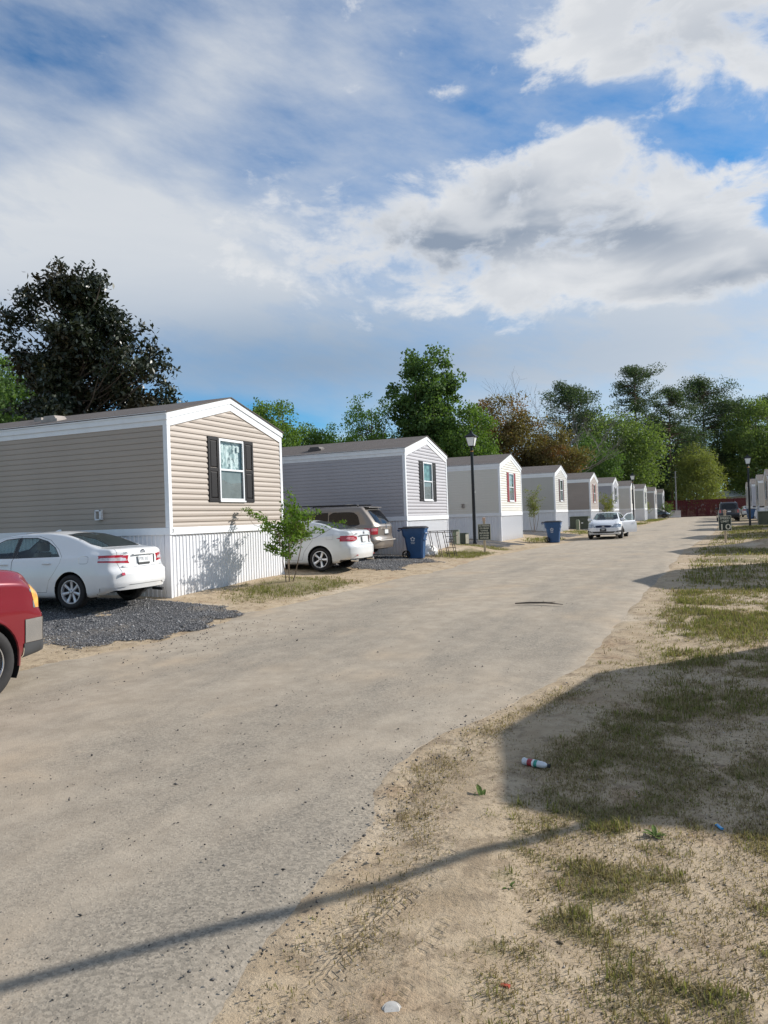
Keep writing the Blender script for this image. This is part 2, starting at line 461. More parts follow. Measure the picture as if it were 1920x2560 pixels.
def ground_material():
    m = bpy.data.materials.new('sandy_ground'); m.use_nodes = True
    t = m.node_tree; n = NT(t); p = t.nodes['Principled BSDF']
    tc = n.node('ShaderNodeTexCoord'); v = tc.outputs['Object']
    at = n.node('ShaderNodeAttribute', attribute_name='cover'); cv = at.outputs['Fac']
    big = n.noise(v, 0.55, 5, 0.6); mid = n.noise(v, 2.6, 6, 0.65); fine = n.noise(v, 22, 5, 0.7); grit = n.noise(v, 140, 3, 0.7)
    sand = n.mix(n.sstep(mid, .3, .7), (0.38, 0.30, 0.205), (0.53, 0.44, 0.32))
    sand = n.mix(n.sstep(big, .52, .75), sand, (0.58, 0.51, 0.41))
    sand = n.mix(n.mul(n.sstep(n.noise(v, 1.3, 5, .65), .52, .70), .65), sand, (0.30, 0.195, 0.115))
    sand = n.mix(n.mul(n.sstep(n.noise(n.vm('ADD', v, (7, 3, 0)), 4.6, 5, .7), .50, .64), .55), sand, (0.20, 0.155, 0.11))
    dirt = n.sstep(n.add(fine, n.mul(n.sub(mid, .5), .6)), .56, .68)
    sand = n.mix(n.mul(dirt, .55), sand, (0.13, 0.10, 0.065))
    bits = n.sstep(n.voro(v, 34.0), .16, .06)
    sand = n.mix(n.mul(n.mul(n.sub(1.0, n.sstep(n.voro(v, 34.0), .05, .17)), n.sstep(mid, .45, .6)), .6), sand, (0.08, 0.06, 0.04))
    sand = n.mix(.32, sand, n.mix(grit, (0.14, 0.11, 0.08), (0.78, 0.70, 0.58)), 'OVERLAY')
    duff = n.mix(n.sstep(fine, .35, .65), (0.17, 0.135, 0.075), (0.30, 0.25, 0.145))
    duff = n.mix(n.sstep(mid, .5, .75), duff, (0.16, 0.17, 0.07))
    f = n.m('MULTIPLY', n.sstep(n.add(cv, n.mul(n.sub(fine, .5), .9)), .30, .85), .88)
    n.put(p.inputs['Base Color'], n.mix(f, sand, duff))
    p.inputs['Roughness'].default_value = 0.95; p.inputs['Specular IOR Level'].default_value = 0.15
    # tyre tread pressed into the sand beside the road edge (relief only)
    x, y, z = n.sep(v)
    def track(x0, y0, x1, y1, half):
        L = math.hypot(x1 - x0, y1 - y0); ux, uy = (x1 - x0) / L, (y1 - y0) / L
        sx, sy = n.sub(x, x0), n.sub(y, y0)
        s_ = n.add(n.mul(sx, ux), n.mul(sy, uy)); w_ = n.sub(n.mul(sx, uy), n.mul(sy, ux))
        wob = n.add(n.mul(n.sub(n.noise(v, 1.2, 2, .5), .5), .22), n.mul(n.sub(n.noise(v, 14.0, 2, .5), .5), .025))
        w_ = n.add(w_, wob)
        aw = n.m('ABSOLUTE', w_)
        inside = n.mul(n.mul(n.sub(1.0, n.sstep(aw, half * .8, half)), n.sstep(s_, 0.0, .5)), n.sub(1.0, n.sstep(s_, L - .7, L)))
        lug = n.sstep(n.m('SINE', n.mul(n.add(s_, n.mul(aw, .55)), 2 * math.pi / .062)), -.1, .55)
        ctr = n.mul(n.sub(1.0, n.sstep(n.m('ABSOLUTE', n.sub(aw, .018)), .004, .012)), .45)
        pat = n.m('MAXIMUM', n.mul(lug, n.sstep(aw, .03, .05)), ctr)
        worn = n.sstep(n.noise(v, 3.3, 3, .6), .36, .58)
        return n.mul(n.mul(n.mul(inside, worn), n.add(.25, n.mul(pat, .75))), .7)
    tr = n.add(track(-1.62, 2.6, -1.45, 4.7, .105), n.mul(track(-1.25, 2.6, -1.30, 3.7, .10), .7))
    tr = n.add(tr, n.mul(track(-1.35, 5.2, -.95, 8.2, .09), .5))
    h = n.add(n.add(n.mul(mid, .9), n.mul(fine, .55)), n.mul(grit, .16))
    h = n.sub(h, n.mul(tr, 1.1))
    n.put(p.inputs['Normal'], n.bump(h, 0.9, 0.022))
    return m

def build_ground():
    xs = seg((-420, -120, 30), (-120, -40, 6), (-40, -16, 1.5), (-16, -7, .3), (-7, -2.8, .3), (-2.8, 2.2, .055), (2.2, 8, .4), (8, 40, 3), (40, 420, 35))
    ys = seg((-60, -10, 8), (-10, 1.5, 1), (1.5, 9.2, .055), (9.2, 18, .16), (18, 44, .4), (44, 140, 1.6), (140, 260, 12), (260, 1200, 80))
    X, Y = np.meshgrid(xs, ys)
    Z = zga(X, Y) + ground_noise(X, Y)
    # sink the soil under the road sheet
    on = sst(X - xl_(Y), -.05, .35) * sst(xr_(Y) - X, -.05, .30) * (Y < 132)
    Z = Z - on * .05
    # worn shoulder: the sand lies lower right beside the asphalt, low berm beyond
    d = X - xr_(Y)
    near = sst(Y, 12, 7)
    Z += near * (-.014 * np.exp(-((d - .18) / .18) ** 2) + .02 * np.exp(-((d - .75) / .25) ** 2))
    # soil mound by the right verge, small mounds near the second house
    for (mx, my, mr, mh) in ((2.3, 31.5, 1.2, .32), (-9.0, 29.6, .9, .16), (-9.25, 15.7, .7, .07), (.9, 24.6, .7, .1)):
        Z += mh * np.exp(-(((X - mx) ** 2 + (Y - my) ** 2) / (mr * mr)))
    nx, ny = len(xs), len(ys)
    idx = np.arange(nx * ny).reshape(ny, nx)
    F = np.stack([idx[:-1, :-1], idx[:-1, 1:], idx[1:, 1:], idx[1:, :-1]], -1).reshape(-1)
    me = mesh_np('ground', np.stack([X, Y, Z], -1).reshape(-1, 3), F, 4, ground_material(), True)
    a = me.attributes.new('cover', 'FLOAT', 'POINT'); a.data.foreach_set('value', cover(X, Y).ravel().astype(np.float32))
    tag(link_mesh('ground', me), 'sandy soil with patchy grass under the whole street', None, None, 'structure')
build_ground()

def road_material():
    m = bpy.data.materials.new('worn_asphalt'); m.use_nodes = True
    t = m.node_tree; n = NT(t); p = t.nodes['Principled BSDF']
    tc = n.node('ShaderNodeTexCoord'); v = tc.outputs['Object']
    at = n.node('ShaderNodeAttribute', attribute_name='dust'); du = at.outputs['Fac']
    vl = n.vm('MULTIPLY', v, (1.0, .22, 1.0))
    big = n.noise(v, .45, 5, .6); lanes = n.noise(vl, 1.1, 6, .62); mid = n.noise(v, 3.2, 6, .65); fine = n.noise(v, 30, 4, .7); grit = n.noise(v, 170, 3, .75)
    cell = n.voro(v, 62.0, out='Color'); cg = n.sep(cell)[0]
    stone = n.mix(cg, (0.17, 0.155, 0.13), (0.45, 0.395, 0.32))
    asph = n.mix(.55, n.mix(n.sstep(mid, .3, .7), (0.215, 0.188, 0.15), (0.30, 0.262, 0.205)), stone)
    dust = n.mix(n.sstep(mid, .3, .7), (0.345, 0.29, 0.222), (0.45, 0.385, 0.302))
    dust = n.mix(n.mul(n.sstep(n.noise(v, .8, 4, .6), .5, .75), .5), dust, (0.46, 0.34, 0.22))
    k = n.add(n.add(n.add(n.mul(du, .9), .24), n.mul(n.sub(lanes, .5), 1.7)), n.add(n.mul(n.sub(big, .5), 1.0), n.mul(n.sub(fine, .5), .55)))
    k = n.sstep(k, -.12, .62)
    col = n.mix(n.m('MULTIPLY', k, .93), asph, dust)
    # dark aggregate standing through the dust
    spk = n.mul(n.sub(1.0, n.sstep(n.voro(v, 78.0), .10, .30)), n.sstep(n.noise(v, 1.7, 4, .6), .30, .58))
    col = n.mix(n.mul(spk, .55), col, (0.11, 0.10, 0.085))
    spk2 = n.sub(1.0, n.sstep(n.voro(n.vm('ADD', v, (5.3, 2.2, 0)), 21.0), .04, .12))
    col = n.mix(n.mul(n.mul(spk2, n.sstep(mid, .45, .6)), .35), col, (0.09, 0.08, 0.07))
    col = n.mix(.26, col, n.mix(grit, (0.2, 0.19, 0.18), (0.8, 0.77, 0.72)), 'OVERLAY')
    # sealed patch cracks far along the road
    n.put(p.inputs['Base Color'], col)
    p.inputs['Roughness'].default_value = .92; p.inputs['Specular IOR Level'].default_value = .2
    h = n.add(n.add(n.mul(fine, .5), n.mul(grit, .25)), n.sub(n.mul(mid, .5), n.mul(n.sstep(n.voro(v, 48.0), .0, .4), .35)))
    n.put(p.inputs['Normal'], n.bump(h, .55, .009))
    return m

def build_road():
    ys = seg((-40, 1.5, 2), (1.5, 12, .05), (12, 30, .15), (30, 132, .8))
    nc = 64
    ts = np.linspace(0, 1, nc + 1); ts = .5 - .5 * np.cos(ts * math.pi)
    rag = lambda y, s: (fbm(y * 1.1, y * 0 + s, 31, 5) - .5) * .42 + (fbm(y * 7, y * 0 + s, 33, 3) - .5) * .12
    xl = xl_(ys) + rag(ys, 1.0); xr = xr_(ys) + rag(ys, 5.0) * .55
    X = xl[:, None] + (xr - xl)[:, None] * ts[None, :]; Y = np.repeat(ys[:, None], nc + 1, 1)
    Z = zga(X, Y) + .010 + .045 * (1 - (2 * ts[None, :] - 1) ** 2) * .4 + (fbm(X * .5, Y * .5, 51, 4) - .5) * .03
    Z = Z - .008 * np.exp(-((ts[None, :] - .3) / .06) ** 2) - .008 * np.exp(-((ts[None, :] - .62) / .06) ** 2)
    ed = np.minimum(X - xl[:, None], xr[:, None] - X)
    Z = Z - .022 * (1 - sst(ed, .0, .30))
    # lips down into the soil on both sides
    X = np.concatenate([X[:, :1] - .03, X, X[:, -1:] + .03], 1); Y = np.concatenate([Y[:, :1], Y, Y[:, -1:]], 1)
    Z = np.concatenate([Z[:, :1] - .06, Z, Z[:, -1:] - .06], 1)
    T = np.concatenate([[0], ts, [1]])[None, :] * np.ones_like(X)
    nx = nc + 3; ny = len(ys); idx = np.arange(nx * ny).reshape(ny, nx)
    F = np.stack([idx[:-1, :-1], idx[:-1, 1:], idx[1:, 1:], idx[1:, :-1]], -1).reshape(-1)
    me = mesh_np('road', np.stack([X, Y, Z], -1).reshape(-1, 3), F, 4, road_material(), True)
    w = (xr_(Y) - xl_(Y))
    dl = T * w; dr = (1 - T) * w
    dust = .95 * np.exp(-(dl / 1.4) ** 2) + .22 * np.exp(-((dr - .05) / .5) ** 2) * sst(Y, 6, 12) + .30 * np.exp(-((T - .52) / .12) ** 2) + .25 * sst(Y, 14, 40)
    dust -= .12 * np.exp(-(dr / .9) ** 2) * (1 - sst(Y, 7, 10)) * (Y < 10)
    dust += 1.2 * np.exp(-(dr / .08) ** 2) * sst(Y, 6, 9) + 1.4 * np.exp(-(dl / .3) ** 2)
    a = me.attributes.new('dust', 'FLOAT', 'POINT'); a.data.foreach_set('value', (dust * .62).ravel().astype(np.float32))
    tag(link_mesh('road', me), 'worn asphalt lane dusted with sand', None, None, 'structure')
build_road()

# ------------------------------------------------------------------ gravel parking pads
def gravel_material():
    m = bpy.data.materials.new('dark_gravel'); m.use_nodes = True
    t = m.node_tree; n = NT(t); p = t.nodes['Principled BSDF']
    tc = n.node('ShaderNodeTexCoord'); v = tc.outputs['Object']
    c = n.sep(n.voro(v, 60.0, out='Color'))[1]; d = n.voro(v, 60.0)
    col = n.mix(c, (0.05, 0.05, 0.054), (0.22, 0.22, 0.23))
    col = n.mix(n.sstep(d, .25, .6), col, (0.025, 0.025, 0.028))
    col = n.mix(n.mul(n.sstep(n.noise(v, .9, 5, .65), .50, .70), .7), col, (0.27, 0.22, 0.16))
    n.put(p.inputs['Base Color'], col); p.inputs['Roughness'].default_value = .9
    n.put(p.inputs['Normal'], n.bump(n.sub(1.0, d), 1.0, .02))
    return m
GRAVEL = gravel_material()
PADS = []
def pad_mask(x, y, x0, x1, y0, y1, s):
    jx = (fbm(y * .8, y * 0 + s, 61, 4) - .5) * 1.5 + (fbm(x * 4, y * 4 + s, 65, 3) - .5) * .7; jy = (fbm(x * .8, x * 0 + s, 63, 4) - .5) * .9 + (fbm(x * 4, y * 4 + s, 66, 3) - .5) * .6
    return (x > x0) & (x < x1 + jx - .35 * np.abs(y - (y0 + y1) / 2) ** 1.5 * .35) & (y > y0 + jy) & (y < y1)
def build_pad(k, x0, x1, y0, y1, label):
    st = .12 if k < 2 else .3
    xs = np.arange(x0, x1 + .8, st); ys = np.arange(y0 - .6, y1 + .01, st)
    X, Y = np.meshgrid(xs, ys)
    M = pad_mask(X, Y, x0, x1, y0, y1, k * 1.7)
    Z = zga(X, Y) + .018 + (fbm(X * 3, Y * 3, 71, 4) - .5) * .03
    Z = np.where(M, Z, zga(X, Y) - .05)
    idx = np.arange(X.size).reshape(X.shape)
    q = np.stack([idx[:-1, :-1], idx[:-1, 1:], idx[1:, 1:], idx[1:, :-1]], -1).reshape(-1, 4)
    keep = M.ravel()[q].any(1); q = q[keep]
    used = np.unique(q); mp = np.full(X.size, -1); mp[used] = np.arange(len(used))
    V = np.stack([X, Y, Z], -1).reshape(-1, 3)[used]
    me = mesh_np('gravel_pad', V, mp[q].ravel(), 4, GRAVEL, True)
    tag(link_mesh('gravel_pad', me), label, None, None, 'structure')
    PADS.append((x0, x1, y0, y1, k * 1.7))
build_pad(0, -20, -8.15, 8.7, 12.35, 'dark gravel parking pad beside the tan home')
build_pad(1, -20, -8.3, 19.9, 24.3, 'dark gravel parking pad in front of the lavender grey home')
build_pad(2, -18, -8.1, 32.3, 35.8, 'dark gravel parking pad behind the lamp post')
build_pad(3, -18, -7.3, 43.8, 48.9, 'dark gravel parking pad beyond the cream home')
build_pad(4, -18, -7.0, 56.8, 60.7, 'dark gravel parking pad at the taupe home')
# ------------------------------------------------------------------ mobile homes
WHITE = mat('white_trim', (0.78, 0.79, 0.80), .45, var=.05, scale=3)
SKIRT = mat('white_skirting', (0.74, 0.75, 0.77), .5, var=.06, scale=2.2, col2=None)
def skirt_material():
    m = bpy.data.materials.new('skirting_vinyl'); m.use_nodes = True
    t = m.node_tree; n = NT(t); p = t.nodes['Principled BSDF']
    g = n.node('ShaderNodeNewGeometry'); oi = n.node('ShaderNodeAttribute', attribute_name='low')
    v = n.node('ShaderNodeTexCoord').outputs['Object']
    soil = n.m('MULTIPLY', oi.outputs['Fac'], n.sstep(n.noise(v, 3.0, 5, .65), .25, .8))
    c = n.mix(n.sstep(n.noise(v, 1.6, 5, .6), .2, .8), (0.70, 0.71, 0.735), (0.78, 0.785, 0.80))
    n.put(p.inputs['Base Color'], n.mix(n.m('MULTIPLY', soil, .92), c, (0.42, 0.33, 0.22)))
    p.inputs['Roughness'].default_value = .5
    return m
SKIRTV = skirt_material()
def shingle_material():
    m = bpy.data.materials.new('asphalt_shingles'); m.use_nodes = True
    t = m.node_tree; n = NT(t); p = t.nodes['Principled BSDF']
    v = n.node('ShaderNodeTexCoord').outputs['Object']
    br = n.node('ShaderNodeTexBrick'); n.put(br.inputs['Vector'], n.vm('MULTIPLY', v, (1, 1, 0)))
    br.inputs['Scale'].default_value = 1.0; br.inputs['Brick Width'].default_value = .3; br.inputs['Row Height'].default_value = .14
    br.inputs['Mortar Size'].default_value = .006; br.inputs['Color1'].default_value = (.085, .068, .058, 1); br.inputs['Color2'].default_value = (.125, .105, .092, 1)
    br.inputs['Mortar'].default_value = (.03, .025, .022, 1)
    c = n.mix(.35, br.outputs['Color'], n.mix(n.noise(v, 120, 2, .6), (.06, .05, .045), (.24, .2, .175)))
    c = n.mix(n.mul(n.sstep(n.noise(n.vm('MULTIPLY', v, (1, .25, 1)), .9, 5, .6), .5, .8), .5), c, (.16, .13, .11))
    n.put(p.inputs['Base Color'], c); p.inputs['Roughness'].default_value = .9
    n.put(p.inputs['Normal'], n.bump(n.add(br.outputs['Fac'], n.mul(n.noise(v, 90, 2, .6), -.3)), .6, -.006))
    return m
SHINGLE = shingle_material()
WGLASS = glass('window_glass', (0.90, 0.96, 0.95), .92)
SCREEN = mat('window_screen', (0.20, 0.21, 0.215), .6, var=.2, scale=3)
ROOM = mat('dim_room', (0.07, 0.068, 0.065), .9, var=.3, scale=1.5)
LOUVRE = mat('vent_louvre', (0.36, 0.31, 0.27), .6, var=.1)
def curtain_material():
    m = bpy.data.materials.new('patterned_curtain'); m.use_nodes = True
    t = m.node_tree; n = NT(t); p = t.nodes['Principled BSDF']
    v = n.node('ShaderNodeTexCoord').outputs['Object']
    a = n.noise(v, 3.2, 4, .6, 1.4); b = n.noise(n.vm('ADD', v, (4, 1, 2)), 6.0, 3, .55, .8)
    c = n.mix(n.sstep(a, .42, .58), (0.85, 0.88, 0.87), (0.42, 0.50, 0.50))
    c = n.mix(n.mul(n.sstep(b, .55, .66), .8), c, (0.07, 0.10, 0.10))
    n.put(p.inputs['Base Color'], c); p.inputs['Roughness'].default_value = .9
    return m
CURT = curtain_material()
SHEER = mat('plain_curtain', (0.50, 0.53, 0.52), .9, var=.25, scale=5)

E_C = 0.122      # exposure of one siding course

def board_profile(h, flat=False):
    """dutch-lap course: (offset outwards, height)"""
    if flat: return [(0.0, 0.0), (.003, 0.0), (.003, .010), (.019, .010), (.0195, .014), (.017, h * .55), (.012, h), (0.0, h)]
    return [(0.0, 0.0), (.002, 0.0), (.002, .007), (.018, .007), (.0185, .012), (.0165, h * .52), (.0145, h * .58), (.005, h * .72), (.002, h * .86), (.0015, h), (0.0, h)]

def house(i, xg, y0, zb, zgr, W, L, cols, shutter, detail, label, flip=False, number=None, vent=None, meter=None, curtain=None, skirt_ex=True, HP=.60):
    """single-wide home; local origin at the near gable corner on the ground, body runs to -x, gable faces +x"""
    root = empty('mobile_home', (xg, y0, zgr)) if not flip else empty('mobile_home', (xg, y0 + W, zgr), math.pi)
    tag(root, label, 'mobile home', 'homes along the lane')
    B = zb - zgr                      # underside of siding above ground
    HS = 2.45; slope = HP / (W / 2)
    side_m = mat('siding_%d' % i, cols, .55, var=.09, scale=.8, vlong=(.35, .35, 1.0), bump=.12, bscale=45, bdist=.002)
    top_side = B + HS - .26           # where the siding stops under the fascia
    # ---- siding courses
    def gable_board(z, h, ya, yb, cap=None):
        mb = MB(); pr = board_profile(h)
        def ring(y): return [(o, y, z + k) for o, k in pr]
        if cap is None: mb.loft([ring(ya), ring(yb)])
        else:
            # ends cut along the rake
            def ends(k):
                t = max(0.0, (z + k - cap) / slope); return ya + t, yb - t
            r0 = [(o, min(ends(k)[0], W / 2), z + k) for o, k in pr]; r1 = [(o, max(ends(k)[1], W / 2), z + k) for o, k in pr]
            mb.loft([r0, r1])
        return mb
    wy0, wy1 = W / 2 - .50, W / 2 + .50; wz0, wz1 = B + .60, B + 2.05
    joined = MB()
    rake_z = B + HS - .30             # siding height under the rake at the corners
    nck = int(math.ceil((HS - .30 + HP) / E_C))
    cnt = 0
    for k in range(nck):
        z = B + k * E_C
        if z > rake_z + HP - .06: break
        cap = rake_z if z + E_C > rake_z else None
        spans = [(.09, W - .09)]
        if z + E_C > wz0 + .01 and z < wz1 - .01: spans = [(.09, wy0 + .02), (wy1 - .02, W - .09)]
        for (a, b) in spans:
            mb = gable_board(z, E_C, a, b, cap)
            if detail >= 2:
                mb.build('siding_board', side_m, root, smooth=25)
            else:
                kk = len(joined.v); joined.v += mb.v; joined.f += [tuple(q + kk for q in f) for f in mb.f]; joined.mi += mb.mi
    ns = int(math.ceil((top_side - B) / E_C))
    share = None
    for k in range(ns):
        z = B + k * E_C
        for side in ((0,) if detail >= 1 else (0,)):
            mb = MB(); pr = board_profile(E_C, True)
            mb.loft([[(-.09, -o, k2) for o, k2 in pr], [(-L + .09, -o, k2) for o, k2 in pr]])
            if detail >= 2:
                if share is None: share = mb.mesh('siding_board', side_m, smooth=25)
                link_mesh('siding_board', share, root, (0, 0, z))
            else:
                kk = len(joined.v); joined.v += [(a, b, c + z) for a, b, c in mb.v]; joined.f += [tuple(q + kk for q in f) for f in mb.f]; joined.mi += mb.mi
    if joined.v: tag(joined.build('siding', side_m, root, smooth=25), kind='stuff')
    # ---- wall shell behind the courses (with the window opening left free)
    mb = MB()
    e = .003
    zt = B + HS - .12
    mb.poly((-e, e, B), (-e, wy0, B), (-e, wy0, zt), (-e, e, zt)); mb.poly((-e, wy1, B), (-e, W - e, B), (-e, W - e, zt), (-e, wy1, zt))
    mb.poly((-e, wy0, B), (-e, wy1, B), (-e, wy1, wz0), (-e, wy0, wz0)); mb.poly((-e, wy0, wz1), (-e, wy1, wz1), (-e, wy1, zt), (-e, wy0, zt))
    mb.poly((-e, e, zt), (-e, W - e, zt), (-e, W / 2, zt + HP - .02))
    mb.poly((-e, e, B), (-L, e, B), (-L, e, zt), (-e, e, zt))
    mb.poly((-e, W - e, B), (-L, W - e, B), (-L, W - e, zt), (-e, W - e, zt))
    mb.poly((-L, e, B), (-L, W - e, B), (-L, W - e, zt), (-L, W / 2, zt + HP - .02), (-L, e, zt))
    mb.build('wall', side_m, root, fix=False)
    # ---- skirting
    sk = B - .12
    P = .46 if detail >= 2 else .46
    def panel(w):
        m_ = MB(); pts = []
        nr = 4
        for q in range(nr):
            a = q * w / nr; r_ = w / nr
            pts += [(a + .02 * r_, 0.0), (a + .55 * r_, .002), (a + .64 * r_, .016), (a + .84 * r_, .016), (a + .95 * r_, 0.0)]
        pts.append((w - .001, 0.0))
        zs = (-.08, .10, .30, sk)
        rings = [[(o - .02, a, z) for a, o in pts] for z in zs]
        m_.loft(rings, closed=False)
        return m_
    def finish(me):
        at = me.attributes.new('low', 'FLOAT', 'POINT')
        for v in me.vertices: at.data[v.index].value = 1.0 if v.co.z < .05 else (.35 if v.co.z < .2 else (.06 if v.co.z < .4 else 0.0))
        return me
    npg = int(round(W / P)); wpg = (W - .06) / npg
    npl = int(round(L / P)); wpl = (L - .06) / npl
    if detail >= 2:
        g_me = finish(panel(wpg).mesh('skirting_panel', SKIRTV, fix=False)); l_me = finish(panel(wpl).mesh('skirting_panel', SKIRTV, fix=False))
        for k in range(npg): link_mesh('skirting_panel', g_me, root, (0, .03 + k * wpg, 0))
        for k in range(npl):
            o = link_mesh('skirting_panel', l_me, root, (-.03 - (npl - k) * wpl, 0, 0)); o.rotation_euler = (0, 0, -math.pi / 2); o.location = (-.03 - (npl - k) * wpl, 0, 0)
    else:
        J = MB()
        for k in range(npg):
            m_ = panel(wpg); kk = len(J.v); J.v += [(a, b + .03 + k * wpg, c) for a, b, c in m_.v]; J.f += [tuple(q + kk for q in f) for f in m_.f]; J.mi += m_.mi
        for k in range(npl):
            m_ = panel(wpl); kk = len(J.v); J.v += [(-.03 - (npl - k) * wpl + b, -a, c) for a, b, c in m_.v]; J.f += [tuple(q + kk for q in f) for f in m_.f]; J.mi += m_.mi
        tag(link_mesh('skirting', finish(J.mesh('skirting', SKIRTV, fix=False)), root), kind='stuff')
    MB().box(-.12, -.012, -.08, .012, .05, sk).box(-.05, W - .05, -.08, .012, W + .012, sk).box(-L, W - .03, -.08, -.06, W - .01, sk).box(-L, .02, -.08, -L + .03, W - .04, sk).build('skirting_corner', SKIRTV, root)
    # ---- white trim: band, corner posts, fascia, rakes
    MB().box(-L, -.034, B - .14, .034, .0, B + .012).box(.0, .0, B - .14, .034, W + .034, B + .012).build('band_board', WHITE, root, bevel=.006)
    MB().box(-.085, -.022, B + .014, .024, .0, B + HS - .135).box(.0, .0, B + .014, .022, .085, B + HS - .135).build('corner_post', WHITE, root, bevel=.004)
    MB().box(.0, W - .085, B + .014, .024, W + .022, B + HS - .135).build('corner_post', WHITE, root, bevel=.004)
    OV = .05
    mb = MB()
    mb.box(-L, -.030, top_side - .01, .02, .0, top_side + .13).box(-L, -.055, top_side + .10, .045, .0, top_side + .26)
    mb.box(-L, -.072, top_side + .215, .045, .0, top_side + .275)
    mb.build('fascia', WHITE, root, bevel=.004)
    MB().box(-L, W, top_side - .01, .02, W + .03, top_side + .27).build('fascia', WHITE, root)
    for s in (0, 1):
        mb = MB()
        def yy(t): return t if s == 0 else W - t
        zE = B + HS
        def strip(x0, x1, lo, hi, ext=0.0):
            a = (-ext, zE - slope * ext); b = (W / 2, zE + HP)
            pts = [(yy(a[0]), a[1] + lo), (yy(b[0]), b[1] + lo), (yy(b[0]), b[1] + hi), (yy(a[0]), a[1] + hi)]
            mb.prism(pts, 'x', x0, x1)
        strip(.0, .028, -.30, -.125); strip(.0, .050, -.13, .002, .045)
        mb.build('rake_trim', WHITE, root, bevel=.004)
    # ---- roof
    mb = MB(); ov = .075; xo = .075
    for s in (0, 1):
        def yy(t): return t if s == 0 else W - t
        zE = B + HS
        a = (-ov, zE - slope * ov + .004); b = (W / 2, zE + HP + .004)
        if s == 1: b = (W / 2, zE + HP + .0041)
        top = [(yy(a[0]), a[1] + .022), (yy(b[0]), b[1] + .022), (yy(b[0]), b[1]), (yy(a[0]), a[1])]
        mb.prism(top, 'x', xo, -L - .05)
    rf = mb.build('roof', SHINGLE, root)
    # ---- window with shutters on the gable
    win = MB()
    fo = .036
    win.box(.0, wy0 - .0, wz0, fo, wy0 + .045, wz1).box(.0, wy1 - .045, wz0, fo, wy1, wz1)
    win.box(.0, wy0 + .045, wz1 - .05, fo, wy1 - .045, wz1).box(.0, wy0 + .045, wz0, fo, wy1 - .045, wz0 + .05)
    wzm = wz0 + (wz1 - wz0) * .5
    win.box(.002, wy0 + .045, wzm - .022, fo - .003, wy1 - .045, wzm + .022)
    win.box(.004, wy0 - .02, wz0 - .035, fo + .022, wy1 + .02, wz0 - .001)
    wf = win.build('window_frame', WHITE, root, bevel=.003)
    for (a, b, dx) in ((wzm + .022, wz1 - .05, .016), (wz0 + .05, wzm - .022, .008)):
        MB().poly((dx, wy0 + .045, a), (dx, wy1 - .045, a), (dx, wy1 - .045, b), (dx, wy0 + .045, b)).build('pane', WGLASS, wf, fix=False)
    if detail >= 1:
        mb = MB(); cm = curtain or SHEER
        nn = 22
        for q in range(nn):
            ya = wy0 + .03 + (wy1 - wy0 - .06) * q / nn; yb = wy0 + .03 + (wy1 - wy0 - .06) * (q + 1) / nn
            xa = -.055 + .014 * math.sin(q * 1.7); xb = -.055 + .014 * math.sin((q + 1) * 1.7)
            mb.poly((xa, ya, wzm - .02), (xb, yb, wzm - .02), (xb, yb, wz1), (xa, ya, wz1))
        mb.build('curtain', cm, wf, smooth=True)
        MB().poly((-.012, wy0 + .04, wz0 + .04), (-.012, wy1 - .04, wz0 + .04), (-.012, wy1 - .04, wzm - .02), (-.012, wy0 + .04, wzm - .02)).build('insect_screen', SCREEN, wf, fix=False)
        if number is not None:
            MB().box(-.03, wy1 - .20, wz1 - .27, -.028, wy1 - .11, wz1 - .13).build('window_sticker', mat('paper', (.75, .77, .76), .7), wf)
    mb = MB(); x0 = -.35
    mb.poly((x0, wy0 - .2, wz0 - .2), (x0, wy1 + .2, wz0 - .2), (x0, wy1 + .2, wz1 + .1), (x0, wy0 - .2, wz1 + .1))
    for ya in (wy0 - .01, wy1 + .01): mb.poly((x0, ya, wz0 - .2), (-.004, ya, wz0 - .2), (-.004, ya, wz1 + .1), (x0, ya, wz1 + .1))
    for za in (wz0 - .01, wz1 + .01): mb.poly((x0, wy0 - .2, za), (-.004, wy0 - .2, za), (-.004, wy1 + .2, za), (x0, wy1 + .2, za))
    mb.build('room', ROOM, root, fix=False)
    shm = mat('shutter_' + shutter[0], tuple(q * .6 for q in shutter[1]) if shutter[0] in ('black', 'slate') else shutter[1], .55, var=.08, scale=2, spec=.25)
    for s in (0, 1):
        a = wy0 - .02 - .40 if s == 0 else wy1 + .02
        sh = MB()
        z0, z1 = wz0 - .035, wz1 + .02
        b = a + .40; t0, t1 = .012, .036
        st = .065
        sh.box(t0, a, z0, t1, a + st, z1).box(t0, b - st, z0, t1, b, z1)
        for (u_, v_) in ((z0, z0 + .085), ((z0 + z1) / 2 - .04, (z0 + z1) / 2 + .04), (z1 - .075, z1)): sh.box(t0, a + st, u_, t1 - .0005, b - st, v_)
        o = sh.build('shutter', shm, root, bevel=.003)
        for (u_, v_) in ((z0 + .085, (z0 + z1) / 2 - .04), ((z0 + z1) / 2 + .04, z1 - .075)):
            q = MB(); i_ = .022
            y_a, y_b = a + st, b - st
            q.box(t0, y_a, u_, t0 + .006, y_b, v_)
            q.hexa([(t0 + .006, y_a + .008, u_ + .008), (t0 + .006, y_b - .008, u_ + .008), (t0 + .006, y_b - .008, v_ - .008), (t0 + .006, y_a + .008, v_ - .008),
                    (t0 + .021, y_a + i_ + .012, u_ + i_ + .012), (t0 + .021, y_b - i_ - .012, u_ + i_ + .012), (t0 + .021, y_b - i_ - .012, v_ - i_ - .012), (t0 + .021, y_a + i_ + .012, v_ - i_ - .012)])
            q.build('shutter_panel', shm, o)
